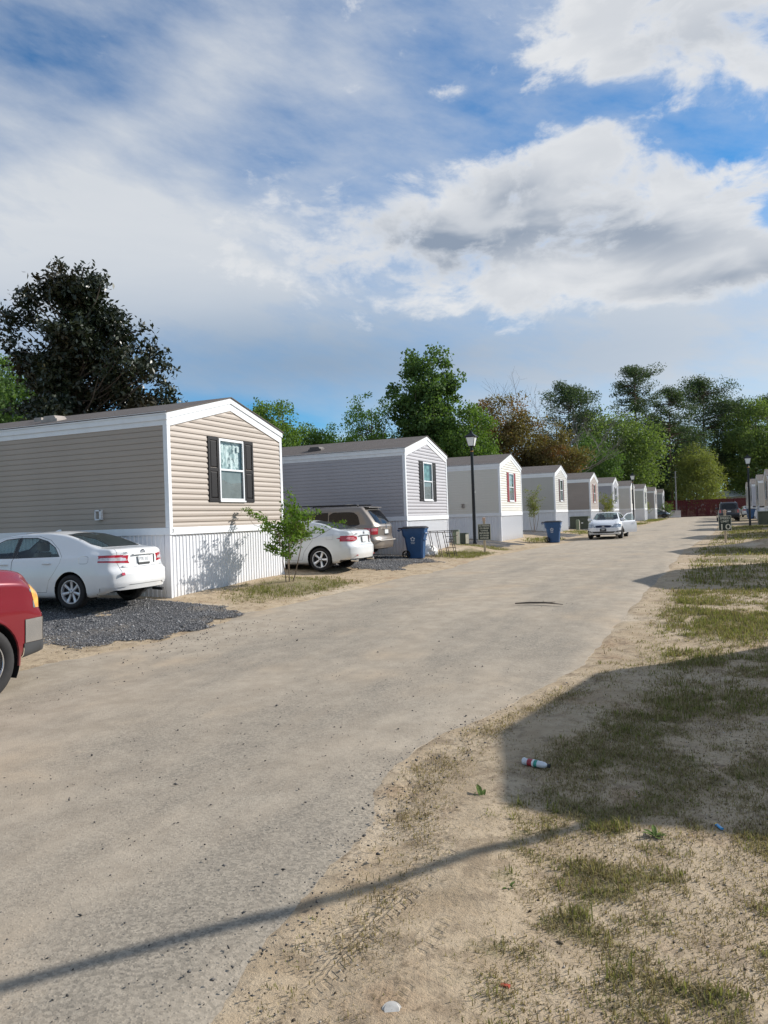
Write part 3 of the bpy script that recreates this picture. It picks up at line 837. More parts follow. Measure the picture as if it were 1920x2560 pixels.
    # ---- extras
    if vent:
        vx, vy, vw, vd, vm = vent
        zr = B + HS + slope * vy
        mb = MB()
        mb.hexa([(vx - vw / 2, vy - vd / 2, zr - slope * vd / 2 + .05), (vx + vw / 2, vy - vd / 2, zr - slope * vd / 2 + .05), (vx + vw / 2, vy + vd / 2, zr + slope * vd / 2 + .01), (vx - vw / 2, vy + vd / 2, zr + slope * vd / 2 + .01),
                 (vx - vw / 2 + .03, vy - vd / 2 + .01, zr + .13), (vx + vw / 2 - .09, vy - vd / 2 + .01, zr + .13), (vx + vw / 2 - .09, vy + vd / 2, zr + .145), (vx - vw / 2 + .03, vy + vd / 2, zr + .145)])
        mb.box(vx - vw / 2 - .03, vy - vd / 2 - .02, zr - .03, vx + vw / 2 + .03, vy + vd / 2 + .02, zr + .048)
        mb.build('roof_vent', vm, rf, bevel=.008)
        if number is not None: MB().box(vx - 1.2, vy + .45, zr + .1, vx - .95, vy + .60, zr + .24).build('roof_vent', LOUVRE, rf, bevel=.008)
    if meter:
        mx, mz, mw, mh, hood = meter
        mb = MB()
        mb.box(mx - mw / 2, -.09, B + mz, mx - mw / 2 + .015, -.004, B + mz + mh).box(mx + mw / 2 - .04, -.09, B + mz, mx + mw / 2, -.004, B + mz + mh)
        mb.box(mx - mw / 2, -.09, B + mz + mh - .03, mx + mw / 2, -.004, B + mz + mh).box(mx - mw / 2, -.09, B + mz, mx + mw / 2, -.004, B + mz + .02)
        o = mb.build('wall_vent', WHITE if hood else LOUVRE, root, bevel=.003)
        m2 = MB()
        for q in range(5):
            zz = B + mz + .03 + q * (mh - .06) / 5
            m2.box(mx - mw / 2 + .015, -.055, zz, mx + mw / 2 - .04, -.03, zz + (mh - .06) / 5 * .8)
        m2.build('louvre', LOUVRE, o)
    if number:
        MB().box(.0335, .035, B - .115, .0365, .095, B - .005).build('number_plate', WHITE, root)
        text_mesh('house_number', number, .12, mat('number_black', (.02, .02, .02), .5, var=0), root, (.038, .065, B - .06), (math.pi / 2, 0, math.pi / 2), .001)
    return root

LB_ = [
    ('tan clapboard mobile home with black shutters, nearest of the row', (0.385, 0.322, 0.265), ('black', (.022, .018, .018))),
    ('lavender grey mobile home with black shutters behind the parked minivan', (0.40, 0.385, 0.40), ('black', (.022, .018, .018))),
    ('cream mobile home with red shutters beside the lamp post', (0.66, 0.63, 0.56), ('red', (.26, .045, .05))),
    ('grey beige mobile home with maroon shutters behind a thin sapling', (0.47, 0.45, 0.41), ('maroon', (.085, .035, .035))),
    ('taupe mobile home with rust red shutters behind the green utility cabinet', (0.34, 0.285, 0.245), ('rust', (.24, .05, .035))),
    ('slate grey mobile home behind the parked white sedan with open door', (0.32, 0.32, 0.345), ('slate', (.05, .05, .055))),
    ('ivory mobile home, seventh along the lane, beside a far lamp post', (0.62, 0.60, 0.55), ('black', (.022, .018, .018))),
    ('sage grey mobile home, third from the far end of the row', (0.42, 0.43, 0.385), ('slate', (.05, .05, .055))),
    ('brownish mobile home beside the black car at the far end', (0.38, 0.345, 0.32), ('black', (.022, .018, .018))),
    ('pale lavender mobile home, last of the row before the red fence', (0.44, 0.44, 0.475), ('black', (.022, .018, .018))),
]
VENTB = mat('beige_vent', (0.36, 0.31, 0.27), .6); VENTD = mat('dark_vent', (0.10, 0.085, 0.075), .6)
for i in range(10):
    x, y, zb = HOUSES_X[i], HOUSES_Y[i], HOUSES_ZB[i]
    zgr = min(zg(x, y), zg(x, y + HW), zg(x, y + HW / 2)) - .02
    kw = {}
    if i == 0: kw = dict(number='3', vent=(-4.05, .85, .46, .34, VENTB), meter=(-1.88, .23, .17, .22, True), curtain=CURT)
    if i == 1: kw = dict(vent=(-3.95, .85, .5, .4, VENTD), curtain=mat('teal_curtain', (.16, .30, .29), .9, var=.5, scale=6))
    if i == 2: kw = dict(meter=(-1.9, .32, .13, .2, False))
    house(i, x, y, zb, zgr, HW, 18.5, LB_[i][1], LB_[i][2], 2 if i < 4 else 1, LB_[i][0], **kw)
# the row across the lane, mostly out of the picture on the right
RX = [(3.76, 10.0), (4.1, 20.9), (4.3, 31.6), (4.4, 43.2), (4.4, 55.1), (4.55, 67.2), (4.55, 79.0), (4.6, 91.2), (4.7, 103.0)]
RL = ['tan mobile home right of the camera that shades the near verge', 'grey mobile home, second on the right side of the lane', 'cream mobile home, third on the right side of the lane',
      'beige mobile home, fourth on the right side of the lane', 'taupe mobile home, fifth on the right side of the lane', 'pale tan mobile home at the right edge behind the green cabinet',
      'buff mobile home just beyond the one at the right edge', 'grey lavender mobile home beside the far right lamp post', 'ivory mobile home farthest along the right side']
RC = [(0.385, 0.322, 0.265), (0.40, 0.385, 0.40), (0.66, 0.63, 0.56), (0.47, 0.45, 0.41), (0.34, 0.285, 0.245), (0.52, 0.45, 0.38), (0.5, 0.46, 0.4), (0.44, 0.44, 0.475), (.6, .57, .5)]
for k, (x, y) in enumerate(RX):
    house(20 + k, x, y, zg(x, y) + 1.33, zg(x, y) - .02, 3.55 if k == 0 else HW, 18.0, RC[k], ('slate', (.05, .05, .055)), 1 if k > 4 else 0, RL[k], flip=True, HP=.33 if k == 0 else .60)
# ------------------------------------------------------------------ vehicles
def pchip(xk, yk, x):
    xk = np.asarray(xk, float); yk = np.asarray(yk, float); x = np.asarray(x, float)
    h = np.diff(xk); d = np.diff(yk) / h; m = np.zeros_like(yk)
    m[0], m[-1] = d[0], d[-1]
    for i in range(1, len(xk) - 1):
        if d[i - 1] * d[i] > 0:
            w1 = 2 * h[i] + h[i - 1]; w2 = h[i] + 2 * h[i - 1]; m[i] = (w1 + w2) / (w1 / d[i - 1] + w2 / d[i])
    i = np.clip(np.searchsorted(xk, x) - 1, 0, len(h) - 1); t = np.clip((x - xk[i]) / h[i], 0, 1)
    return yk[i] * (1 + 2 * t) * (1 - t) ** 2 + m[i] * h[i] * t * (1 - t) ** 2 + yk[i + 1] * t * t * (3 - 2 * t) + m[i + 1] * h[i] * t * t * (t - 1)
def curve(k, x): return pchip([a for a, b in k], [b for a, b in k], x)
def chaikin(P, n):
    for _ in range(n):
        q = [P[:, :1]]
        a, b = P[:, :-1], P[:, 1:]
        mid = np.stack([a * .75 + b * .25, a * .25 + b * .75], 2).reshape(P.shape[0], -1, 2)
        q = np.concatenate([P[:, :1], mid[:, 1:-1], P[:, -1:]], 1); P = q
    return P

def paint(name, col, metal=0.0, rough=.28, flake=0.0, dirt=.25):
    if name in MATS: return MATS[name]
    m = bpy.data.materials.new(name); m.use_nodes = True; MATS[name] = m
    t = m.node_tree; n = NT(t); p = t.nodes['Principled BSDF']
    v = n.node('ShaderNodeTexCoord').outputs['Object']
    z = n.sep(v)[2]
    low = n.mul(n.sub(1.0, n.sstep(z, .25, .62)), n.sstep(n.noise(v, 3.0, 5, .65), .25, .75))
    c = n.mix(n.sstep(n.noise(v, 2.0, 4, .6), .3, .7), tuple(q * .95 for q in col), col)
    c = n.mix(n.m('MULTIPLY', low, dirt), c, (.30, .25, .19))
    n.put(p.inputs['Base Color'], c)
    p.inputs['Metallic'].default_value = metal
    n.put(p.inputs['Roughness'], n.m('MULTIPLY_ADD', low, .4, rough))
    p.inputs['Coat Weight'].default_value = .8; p.inputs['Coat Roughness'].default_value = .05
    return m
CARGLASS = glass('car_glass', (.78, .92, .90), .80)
TINT = glass('tinted_glass', (.5, .55, .55), .03, refl=.22)
BLACKP = mat('black_plastic', (.018, .018, .019), .55, var=.2)
GAPM = mat('panel_gap', (.02, .02, .022), .8, var=0)
RUBBER = mat('tyre_rubber', (.022, .021, .021), .85, var=.25, scale=8, bump=.3, bscale=40, bdist=.004)
CHROME = mat('chrome', (.72, .73, .75), .14, 1.0, var=.03)
ALLOY = mat('alloy_wheel', (.62, .63, .65), .30, .75, var=.06)
COVERM = mat('wheel_cover', (.58, .58, .60), .38, .5, var=.08)
DARKW = mat('dark_wheel_well', (.012, .012, .013), .9, var=0)
REDL = mat('red_lens', (.42, .012, .025), .12, var=.15, scale=14, coat=1.0, spec=.6)
CLRL = mat('clear_lens', (.66, .60, .61), .12, .25, var=.25, scale=22, coat=1.0)
PINKL = mat('pale_red_lens', (.60, .22, .24), .14, var=.3, scale=20, coat=1.0)
HEADL = mat('head_lamp_lens', (.34, .36, .38), .10, .6, var=.4, scale=16, coat=1.0)
AMBER = mat('amber_lens', (.85, .42, .10), .16, var=.25, scale=12, coat=1.0)
SEATM = mat('seat_cloth', (.16, .155, .145), .9, var=.15)
SEATL = mat('light_seat_cloth', (.42, .39, .34), .9, var=.12)
PLATE = mat('licence_plate', (.72, .73, .72), .4, var=.06, scale=20)
PLTXT = mat('plate_print', (.05, .07, .11), .5, var=0)

def cut(bm, lay, poly, view, sel, allow, newid):
    """slice the faces seen in a view along a 2D outline and give those inside the id newid"""
    ia, ib = {'side': (0, 2), 'sideL': (0, 2), 'sideR': (0, 2), 'rear': (1, 2), 'front': (1, 2), 'top': (0, 1)}[view]
    P = [(float(a), float(b)) for a, b in poly]
    x0 = min(p[0] for p in P) - .02; x1 = max(p[0] for p in P) + .02; y0 = min(p[1] for p in P) - .02; y1 = max(p[1] for p in P) + .02
    def cand(bx):
        out = []
        for f in bm.faces:
            if f[lay] not in allow: continue
            if not sel(f): continue
            a = [v.co[ia] for v in f.verts]; b = [v.co[ib] for v in f.verts]
            if max(a) < bx[0] or min(a) > bx[1] or max(b) < bx[2] or min(b) > bx[3]: continue
            out.append(f)
        return out
    work = cand((x0, x1, y0, y1))
    n = len(P)
    for i in range(n):
        p, q = P[i], P[(i + 1) % n]
        e = 1e-4
        bx = (min(p[0], q[0]) - e, max(p[0], q[0]) + e, min(p[1], q[1]) - e, max(p[1], q[1]) + e)
        fs = []
        for f in work:
            if not f.is_valid: continue
            a = [v.co[ia] for v in f.verts]; b = [v.co[ib] for v in f.verts]
            if max(a) < bx[0] or min(a) > bx[1] or max(b) < bx[2] or min(b) > bx[3]: continue
            fs.append(f)
        if not fs: continue
        nv = Vector((0, 0, 0)); nv[ia] = q[1] - p[1]; nv[ib] = -(q[0] - p[0])
        if nv.length < 1e-9: continue
        co = Vector((0, 0, 0)); co[ia] = p[0]; co[ib] = p[1]
        geom = set(fs)
        for f in fs: geom.update(f.edges); geom.update(f.verts)
        r_ = bmesh.ops.bisect_plane(bm, geom=list(geom), dist=1e-5, plane_co=co, plane_no=nv.normalized())
        work = [f for f in work if f.is_valid]
        known = set(work)
        for g in r_['geom']:
            if isinstance(g, bmesh.types.BMFace) and g.is_valid and g not in known: work.append(g); known.add(g)
        for g in r_['geom_cut']:
            if isinstance(g, bmesh.types.BMEdge):
                for f in g.link_faces:
                    if f not in known: work.append(f); known.add(f)
    for f in work:
        if not f.is_valid or f[lay] not in allow or not sel(f): continue
        c = f.calc_center_median(); a, b = c[ia], c[ib]
        ins = False; j = n - 1
        for i in range(n):
            if (P[i][1] > b) != (P[j][1] > b) and a < (P[j][0] - P[i][0]) * (b - P[i][1]) / (P[j][1] - P[i][1]) + P[i][0]: ins = not ins
            j = i
        if ins: f[lay] = newid

def rounded(P, k=2):
    """closed corner-cutting of an outline"""
    for _ in range(k):
        q = []
        for i in range(len(P)):
            a, b = P[i], P[(i + 1) % len(P)]
            q.append((a[0] * .82 + b[0] * .18, a[1] * .82 + b[1] * .18)); q.append((a[0] * .18 + b[0] * .82, a[1] * .18 + b[1] * .82))
        P = q
    return P
def shrink(P, d):
    cx = sum(p[0] for p in P) / len(P); cy = sum(p[1] for p in P) / len(P)
    out = []
    n = len(P)
    area = sum(P[i][0] * P[(i + 1) % n][1] - P[(i + 1) % n][0] * P[i][1] for i in range(n))
    s = 1 if area > 0 else -1
    for i in range(n):
        a, b, c = P[i - 1], P[i], P[(i + 1) % n]
        e1 = Vector((b[0] - a[0], b[1] - a[1])); e2 = Vector((c[0] - b[0], c[1] - b[1]))
        if e1.length < 1e-9 or e2.length < 1e-9: out.append(b); continue
        n1 = Vector((-e1.y, e1.x)).normalized() * s; n2 = Vector((-e2.y, e2.x)).normalized() * s
        m_ = n1 + n2
        m_ = m_ / max(.35, m_.dot(n1)) if m_.length > 1e-6 else n1
        out.append((b[0] + m_.x * d, b[1] + m_.y * d))
    return out
def circle(cx, cy, r, n=30, a0=0, a1=2 * math.pi): return [(cx + r * math.cos(a0 + (a1 - a0) * i / n), cy + r * math.sin(a0 + (a1 - a0) * i / n)) for i in range(n)]

def wheel_meshes(rt, rr, width, spokes, sw, mat_rim, cover=False):
    t = MB(); w = width / 2
    prof = [(rr - .01, w * .72), (rr + .012, w * .92), (rr + (rt - rr) * .5, w * 1.04), (rt - .025, w * .93), (rt - .006, w * .74), (rt, w * .4), (rt, -w * .4), (rt - .006, -w * .74), (rt - .03, -w), (rr, -w * .9)]
    t.lathe(prof, 36, axis='y')
    tyre = t.mesh('tyre', RUBBER, smooth=50)
    m = MB(); m.cur = 0
    m.lathe([(rr + .002, w * .80), (rr - .004, w * .90), (rr - .016, w * .90), (rr - .024, w * .74), (rr - .03, w * .35)], 36, axis='y')
    hub = [(0.001, w * .78), (rr * .15, w * .78), (rr * .21, w * .70), (rr * .23, w * .45)]
    m.lathe(hub, 20, axis='y')
    for k in range(spokes):
        a = 2 * math.pi * k / spokes + math.pi / 2
        ca, sa = math.cos(a), math.sin(a)
        rings = []
        for (r_, hw, y1, th) in ((rr * .12, sw * .85, w * .70, .03), (rr * .45, sw * .8, w * .64, .03), (rr * .80, sw * 1.0, w * .72, .03), (rr * .97, sw * 1.45, w * .80, .03)):
            ring = []
            for (s_, yy) in ((-1, y1 - th), (-1, y1 - .008), (-.55, y1), (.55, y1), (1, y1 - .008), (1, y1 - th)):
                ring.append((r_ * ca - s_ * hw * sa, yy, r_ * sa + s_ * hw * ca))
            rings.append(ring)
        m.loft(rings)
    m.cur = 1
    m.lathe([(0.001, w * .30), (rr - .02, w * .30), (rr - .02, -w * .8)], 28, axis='y')
    for k in range(5):
        a = 2 * math.pi * k / 5 + .3
        m.cur = 1; m.lathe([(.011, w * .70), (.011, w * .79), (.001, w * .795)], 6, c=(rr * .135 * math.cos(a), 0, rr * .135 * math.sin(a)), axis='y')
    rim = m.mesh('rim', [mat_rim, DARKW], smooth=35)
    return tyre, rim

def make_car(name, S):
    """S: dictionary of curves and outlines; local x forwards from the rear axle, y left, z up"""
    L, xo = S['L'], S['rear']
    n_st = S.get('st', 84)
    xs = np.linspace(0, L, n_st)
    zt, zs, zl = curve(S['zt'], xs), curve(S['zs'], xs), curve(S['zl'], xs)
    wm, wt = curve(S['wm'], xs), curve(S['wt'], xs)
    wb = wm - S.get('tuck', .045)
    G = np.maximum(zt - zs, .02)
    zm = zl + (zs - zl) * S.get('mid', .50)
    C = [(wm - .11, zl), (wm - .02, zl + .035), (wm - .004, zl + (zm - zl) * .6), (wm, zm), (wm - S.get('crease', .012), zm + (zs - zm) * .55), (wb + .008, zs - .035), (wb - .012, zs + .0),
         (wb - .045, zs + np.minimum(.03, .25 * G)), (wb - .05 + (wt + .045 - wb + .05) * .55, zs + .5 * G), (wt + .045, zs + .80 * G), (wt - .015, zs + .94 * G), (wt * .72, zt - np.minimum(.022, .06 * G)), (wt * .38, zt - .004), (0 * wt, zt)]
    P = np.stack([np.stack([a * np.ones(n_st), b * np.ones(n_st)], -1) for a, b in C], 1)
    P = chaikin(P, 2)
    M = P.shape[1]
    dr, df = S['dr'], S['df']
    FR = S.get('fall', .85)
    def warp(x, y, z):
        a = np.clip(1 - x / FR, 0, 1) ** 1.7; b = np.clip(1 - (L - x) / FR, 0, 1) ** 1.7
        return x + dr(np.abs(y), z) * a - df(np.abs(y), z) * b
    V = []; F = []
    X = np.repeat(xs[:, None], M, 1)
    for sgn in (1, -1):
        base = len(V)
        yy, zz = P[..., 0], P[..., 1]
        XX = warp(X, yy, zz)
        V += list(zip((XX - xo).ravel(), (sgn * yy).ravel(), zz.ravel()))
        for i in range(n_st - 1):
            for j in range(M - 1):
                q = (base + i * M + j, base + i * M + j + 1, base + (i + 1) * M + j + 1, base + (i + 1) * M + j)
                F.append(q if sgn > 0 else q[::-1])
        # end faces
        ncap = 14
        for (i, flip) in ((0, True), (n_st - 1, False)):
            cb = len(V)
            for c in range(ncap + 1):
                t = 1 - c / ncap
                y_ = yy[i] * t; x_ = warp(np.full(M, xs[i]), y_, zz[i])
                V += list(zip(x_ - xo, sgn * y_, zz[i]))
            for c in range(ncap):
                for j in range(M - 1):
                    q = (cb + c * M + j, cb + c * M + j + 1, cb + (c + 1) * M + j + 1, cb + (c + 1) * M + j)
                    F.append(q if (flip != (sgn > 0)) else q[::-1])
    me = bpy.data.meshes.new('body'); me.from_pydata(V, [], F)
    bm = bmesh.new(); bm.from_mesh(me); bpy.data.meshes.remove(me)
    bmesh.ops.remove_doubles(bm, verts=bm.verts, dist=.0015)
    bmesh.ops.dissolve_degenerate(bm, edges=bm.edges, dist=.0005)
    bmesh.ops.recalc_face_normals(bm, faces=bm.faces)
    c_ = max(bm.faces, key=lambda f: f.calc_center_median().z)
    if c_.normal.z < 0: bmesh.ops.reverse_faces(bm, faces=bm.faces)
    bm.normal_update()
    lay = bm.faces.layers.int.new('pid')
    BV = BVHTree.FromBMesh(bm)
    sx = lambda poly: [(a - xo, b) for a, b in poly]
    SEL = {'side': lambda f: abs(f.normal.y) > .30, 'sideL': lambda f: f.normal.y > .30, 'sideR': lambda f: f.normal.y < -.30,
           'rear': lambda f: f.normal.x < -.22, 'front': lambda f: f.normal.x > .2, 'top': lambda f: f.normal.z > .15}
    parts = {}
    nid = [1]
    def new(nm, m_, parent=None, push=0.0, split=True):
        parts[nid[0]] = (nm, m_, parent, push, split); nid[0] += 1; return nid[0] - 1
    # wheel openings
    hole = new('_hole', None)
    wz, wrad, arch = S['wz'], S['wr'], S['arch']
    for ax in (0.0, S['wb']):
        cut(bm, lay, circle(ax, wz + .012, arch, 34), 'side', SEL['side'], {0}, hole)
        for f in bm.faces:                         # anything low left inside the arch columns
            c = f.calc_center_median()
            if f[lay] == 0 and abs(c.x - ax) < arch * .985 and c.z < wz - .02 and abs(c.y) > .5: f[lay] = hole
    bmesh.ops.delete(bm, geom=[f for f in bm.faces if f[lay] == hole], context='FACES')
    last = [None]
    for ft in S['features']:
        view = ft['view']; poly = ft['poly']
        if ft.get('round'): poly = rounded(poly, ft['round'])
        if view in ('side', 'top'): poly = sx(poly)
        allow = {0}
        if 'over' in ft: allow |= {k for k, v in parts.items() if v[0] in ft['over']}
        s0 = SEL[view]
        lim = ft.get('lim')
        sel = (lambda f, s0=s0, lim=lim: s0(f) and lim(f.calc_center_median())) if lim else s0
        polys = [poly] if view in ('side', 'top') or not ft.get('mirror') else [poly, [(-a, b) for a, b in poly]]
        if ft.get('gap'):
            g_ = new('panel_gap', GAPM, None, .010, False)
            for pl in polys: cut(bm, lay, pl, view, sel, allow, g_)
            allow2 = {g_}
            k = last[0] if ft.get('same') else new(ft['name'], ft['mat'], ft.get('parent'), ft.get('push', 0), ft.get('split', True))
            last[0] = k
            for pl in polys: cut(bm, lay, shrink(pl, ft['gap']), view, sel, allow2, k)
        elif ft.get('rim'):
            g_ = new(ft['rimname'], ft['rimmat'], ft.get('parent'), .002, ft.get('split', True))
            for pl in polys: cut(bm, lay, pl, view, sel, allow, g_)
            k = new(ft['name'], ft['mat'], ft.get('parent'), ft.get('push', .004), ft.get('split', True))
            for pl in polys: cut(bm, lay, shrink(pl, ft['rim']), view, sel, {g_}, k)
        else:
            k = last[0] if ft.get('same') else new(ft['name'], ft['mat'], ft.get('parent'), ft.get('push', .004), ft.get('split', True))
            last[0] = k
            for pl in polys: cut(bm, lay, pl, view, sel, allow, k)
    bm.normal_update()
    # ---- separate into objects
    root = empty(name)
    made = {}
    vn = {v: v.normal.copy() for v in bm.verts}
    def extract(fs, nm, m_, push):
        idx = {}; VV = []; NN = []; FF = []
        for f in fs:
            q = []
            for v in f.verts:
                if v not in idx: idx[v] = len(VV); VV.append(v.co - vn[v] * push); NN.append(vn[v])
                q.append(idx[v])
            FF.append(q)
        me = bpy.data.meshes.new(nm); me.from_pydata([tuple(v) for v in VV], [], FF); me.materials.append(m_)
        me.polygons.foreach_set('use_smooth', [True] * len(me.polygons))
        me.normals_split_custom_set_from_vertices([tuple(q) for q in NN])
        me.update(); return me
    groups = {}
    for f in bm.faces:
        k = f[lay]; sd = 0
        if k and parts[k][4]: sd = 1 if f.calc_center_median().y > 0 else -1
        nmk = parts[k][0] if k else 'body'
        groups.setdefault((nmk if nmk in ('panel_gap', 'body') else k, sd), []).append(f)
    order = sorted(groups.items(), key=lambda kv: (0 if kv[0][0] == 'body' else 1, str(kv[0][0]) if isinstance(kv[0][0], str) else '~', kv[0][0] if not isinstance(kv[0][0], str) else 0))
    # parts with a parent come after
    later = []
    body = None
    def place(key, fs):
        if key[0] == 'body': nm, m_, par, push = 'body', S['paint'], None, 0.0
        elif key[0] == 'panel_gap': nm, m_, par, push = 'panel_gap', GAPM, 'body', .007
        else: nm, m_, par, push = parts[key[0]][:4]
        po = root
        if par: po = made.get((par, key[1])) or made.get((par, 0)) or root
        o = link_mesh(nm, extract(fs, nm, m_, push), po)
        made[(nm, key[1])] = o
        return o
    for key, fs in order:
        if key[0] not in ('body', 'panel_gap') and parts[key[0]][2]: later.append((key, fs)); continue
        place(key, fs)
    for key, fs in later: place(key, fs)
    body = made[('body', 0)]
    bm.free()
    # ---- underside, wheel wells, interior
    wi = S['track'] - .13
    zf = min(zl) + .03
    mb = MB()
    mb.box(-xo + .62, -wi + .15, zf + .04, -arch, wi - .15, zf + .09).box(arch, -wi - .05, zf, S['wb'] - arch, wi + .05, zf + .05).box(S['wb'] + arch, -wi, zf, L - xo - .3, wi, zf + .05)
    mb.box(-arch, -wi + .1, zf + .06, arch, wi - .1, zf + .1).box(S['wb'] - arch, -wi + .1, zf + .06, S['wb'] + arch, wi - .1, zf + .1)
    mb.build('underbody', DARKW, root)
    for ax in (0.0, S['wb']):
        for s in (1, -1):
            w_ = MB(); ya = s * (float(np.interp(ax + xo, xs, wm)) - .02); yb = s * (S['track'] - .22)
            a_ = arch + .004
            w_.lathe([(a_, ya), (a_ - .005, yb), (.05, yb)], 26, c=(ax, 0, wz + .012), axis='y', a0=-.5, a1=math.pi + .5)
            w_.build('wheel_well', DARKW, root, fix=False)
    if S.get('seats', True):
        sm = S.get('seatmat', SEATM)
        zb_ = S.get('seatz', .38)
        for (x_, back) in S.get('seatx', ((.55, True), (1.55, False))):
            st = MB()
            if back:
                st.box(x_, -.60, zb_, x_ + .5, .60, zb_ + .16)
                st.hexa([(x_ - .18, -.58, zb_ + .14), (x_ + .02, -.58, zb_ + .14), (x_ + .02, .58, zb_ + .14), (x_ - .18, .58, zb_ + .14), (x_ - .26, -.54, zb_ + .60), (x_ - .14, -.54, zb_ + .60), (x_ - .14, .54, zb_ + .60), (x_ - .26, .54, zb_ + .60)])
                for yy_ in (-.36, .36): st.cbox((x_ - .20, yy_, zb_ + .69), (.10, .26, .17))
                st.build('rear_seat', sm, root, bevel=.03)
            else:
                for yy_ in (-.37, .37):
                    st = MB()
                    st.box(x_, yy_ - .25, zb_, x_ + .5, yy_ + .25, zb_ + .18)
                    st.hexa([(x_ - .13, yy_ - .24, zb_ + .15), (x_ + .03, yy_ - .24, zb_ + .15), (x_ + .03, yy_ + .24, zb_ + .15), (x_ - .13, yy_ + .24, zb_ + .15), (x_ - .25, yy_ - .19, zb_ + .68), (x_ - .15, yy_ - .19, zb_ + .68), (x_ - .15, yy_ + .19, zb_ + .68), (x_ - .25, yy_ + .19, zb_ + .68)])
                    st.cbox((x_ - .22, yy_, zb_ + .79), (.10, .26, .19))
                    st.build('front_seat', SEATM, root, bevel=.03)
        dx = S.get('dash', 2.35)
        MB().hexa([(dx, -.62, .62), (dx + .55, -.62, .55), (dx + .55, .62, .55), (dx, .62, .62), (dx + .04, -.60, .93), (dx + .62, -.58, .92), (dx + .62, .58, .92), (dx + .04, .60, .93)]).build('dashboard', BLACKP, root, bevel=.02)
        sw_ = MB(); sw_.lathe([(.175 + .014 * math.cos(a), .014 * math.sin(a)) for a in [2 * math.pi * q / 6 for q in range(7)]], 20)
        o = sw_.build('steering_wheel', BLACKP, root, smooth=True); o.location = (dx - .12, .37, .90); o.rotation_euler = (0, R(-62), 0)
    # ---- wheels
    ty, rim = wheel_meshes(wrad, S['rimr'], S.get('tw', .215), S['spokes'], S['spw'], S['rimmat'])
    for ax in (0.0, S['wb']):
        for s in (1, -1):
            w_ = link_mesh('wheel', rim, root, (ax, s * S['track'], wrad)); link_mesh('tyre', ty, w_)
            st_ = S.get('steer', 0.0) if ax > 0 else 0.0
            w_.rotation_euler = (0, R(17 * (1 if ax else 3)), (0.0 if s > 0 else math.pi) + st_)
    S['BV'] = BV; S['made'] = made; S['root'] = root; S['body'] = body
    return root

def on_side(S, x, z, side=1):
    h = S['BV'].ray_cast(Vector((x, side * 3.0, z)), Vector((0, -side, 0)))
    return h[0], h[1]
def on_rear(S, y, z):
    h = S['BV'].ray_cast(Vector((-6.0, y, z)), Vector((1, 0, 0))); return h[0], h[1]
def on_front(S, y, z):
    h = S['BV'].ray_cast(Vector((9.0, y, z)), Vector((-1, 0, 0))); return h[0], h[1]
def side_handle(S, x, z, side, m_, parent, w=.19):
    p, nrm = on_side(S, x, z, side)
    y = p.y
    mb = MB()
    mb.tube([(x - w / 2, y, z), (x - w / 2 + .02, y + side * .035, z + .002), (x, y + side * .042, z + .004), (x + w / 2 - .02, y + side * .035, z + .002), (x + w / 2, y, z)], [.010, .014, .015, .014, .010], 8)
    mb.box(x - w / 2 + .02, y - side * .004 if side > 0 else y - .003, z - .022, x + w / 2 - .02, y + .003 if side > 0 else y + .004, z + .022)
    return mb.build('door_handle', m_, parent, smooth=40)
def mirror(S, x, z, side, m_):
    p, _ = on_side(S, x, z, side); y = p.y
    mb = MB()
    rings = []
    for t, (w, h) in ((.0, (.03, .03)), (.03, (.05, .05)), (.08, (.085, .075)), (.17, (.09, .085)), (.22, (.07, .06)), (.235, (.03, .03))):
        rings.append([(x + .02 - t * .25 + w * .5 * math.cos(a) * 1.2, y + side * (t - .02), z + .05 + h * math.sin(a)) for a in [2 * math.pi * q / 10 for q in range(10)]])
    mb.loft(rings)
    return mb.build('side_mirror', m_, S['root'], smooth=50)
def rear_flat(S, name, y, z, w, h, m_, parent=None, off=.006, tilt=True, bevel=0):
    """flat piece (plate, badge base) lying on the tail"""
    p, nrm = on_rear(S, y, z)
    rx = math.atan2(nrm.z, -nrm.x)
    o = MB().box(-w / 2, -off, -h / 2, w / 2, 0, h / 2).build(name, m_, parent or S['root'], bevel=bevel)
    o.location = (p.x - .001, y, z)
    # local -y looks backwards
    o.rotation_euler = (-rx, 0, -math.pi / 2)
    return o
def rear_text(S, s, size, y, z, m_, parent=None, off=.004, width=None, name='lettering'):
    p, nrm = on_rear(S, y, z); rx = math.atan2(nrm.z, -nrm.x)
    o = text_mesh(name, s, size, m_, parent or S['root'], (p.x - off, y, z), (0, 0, 0), .0015, width)
    o.rotation_euler = (math.pi / 2 - rx, 0, -math.pi / 2)
    return o
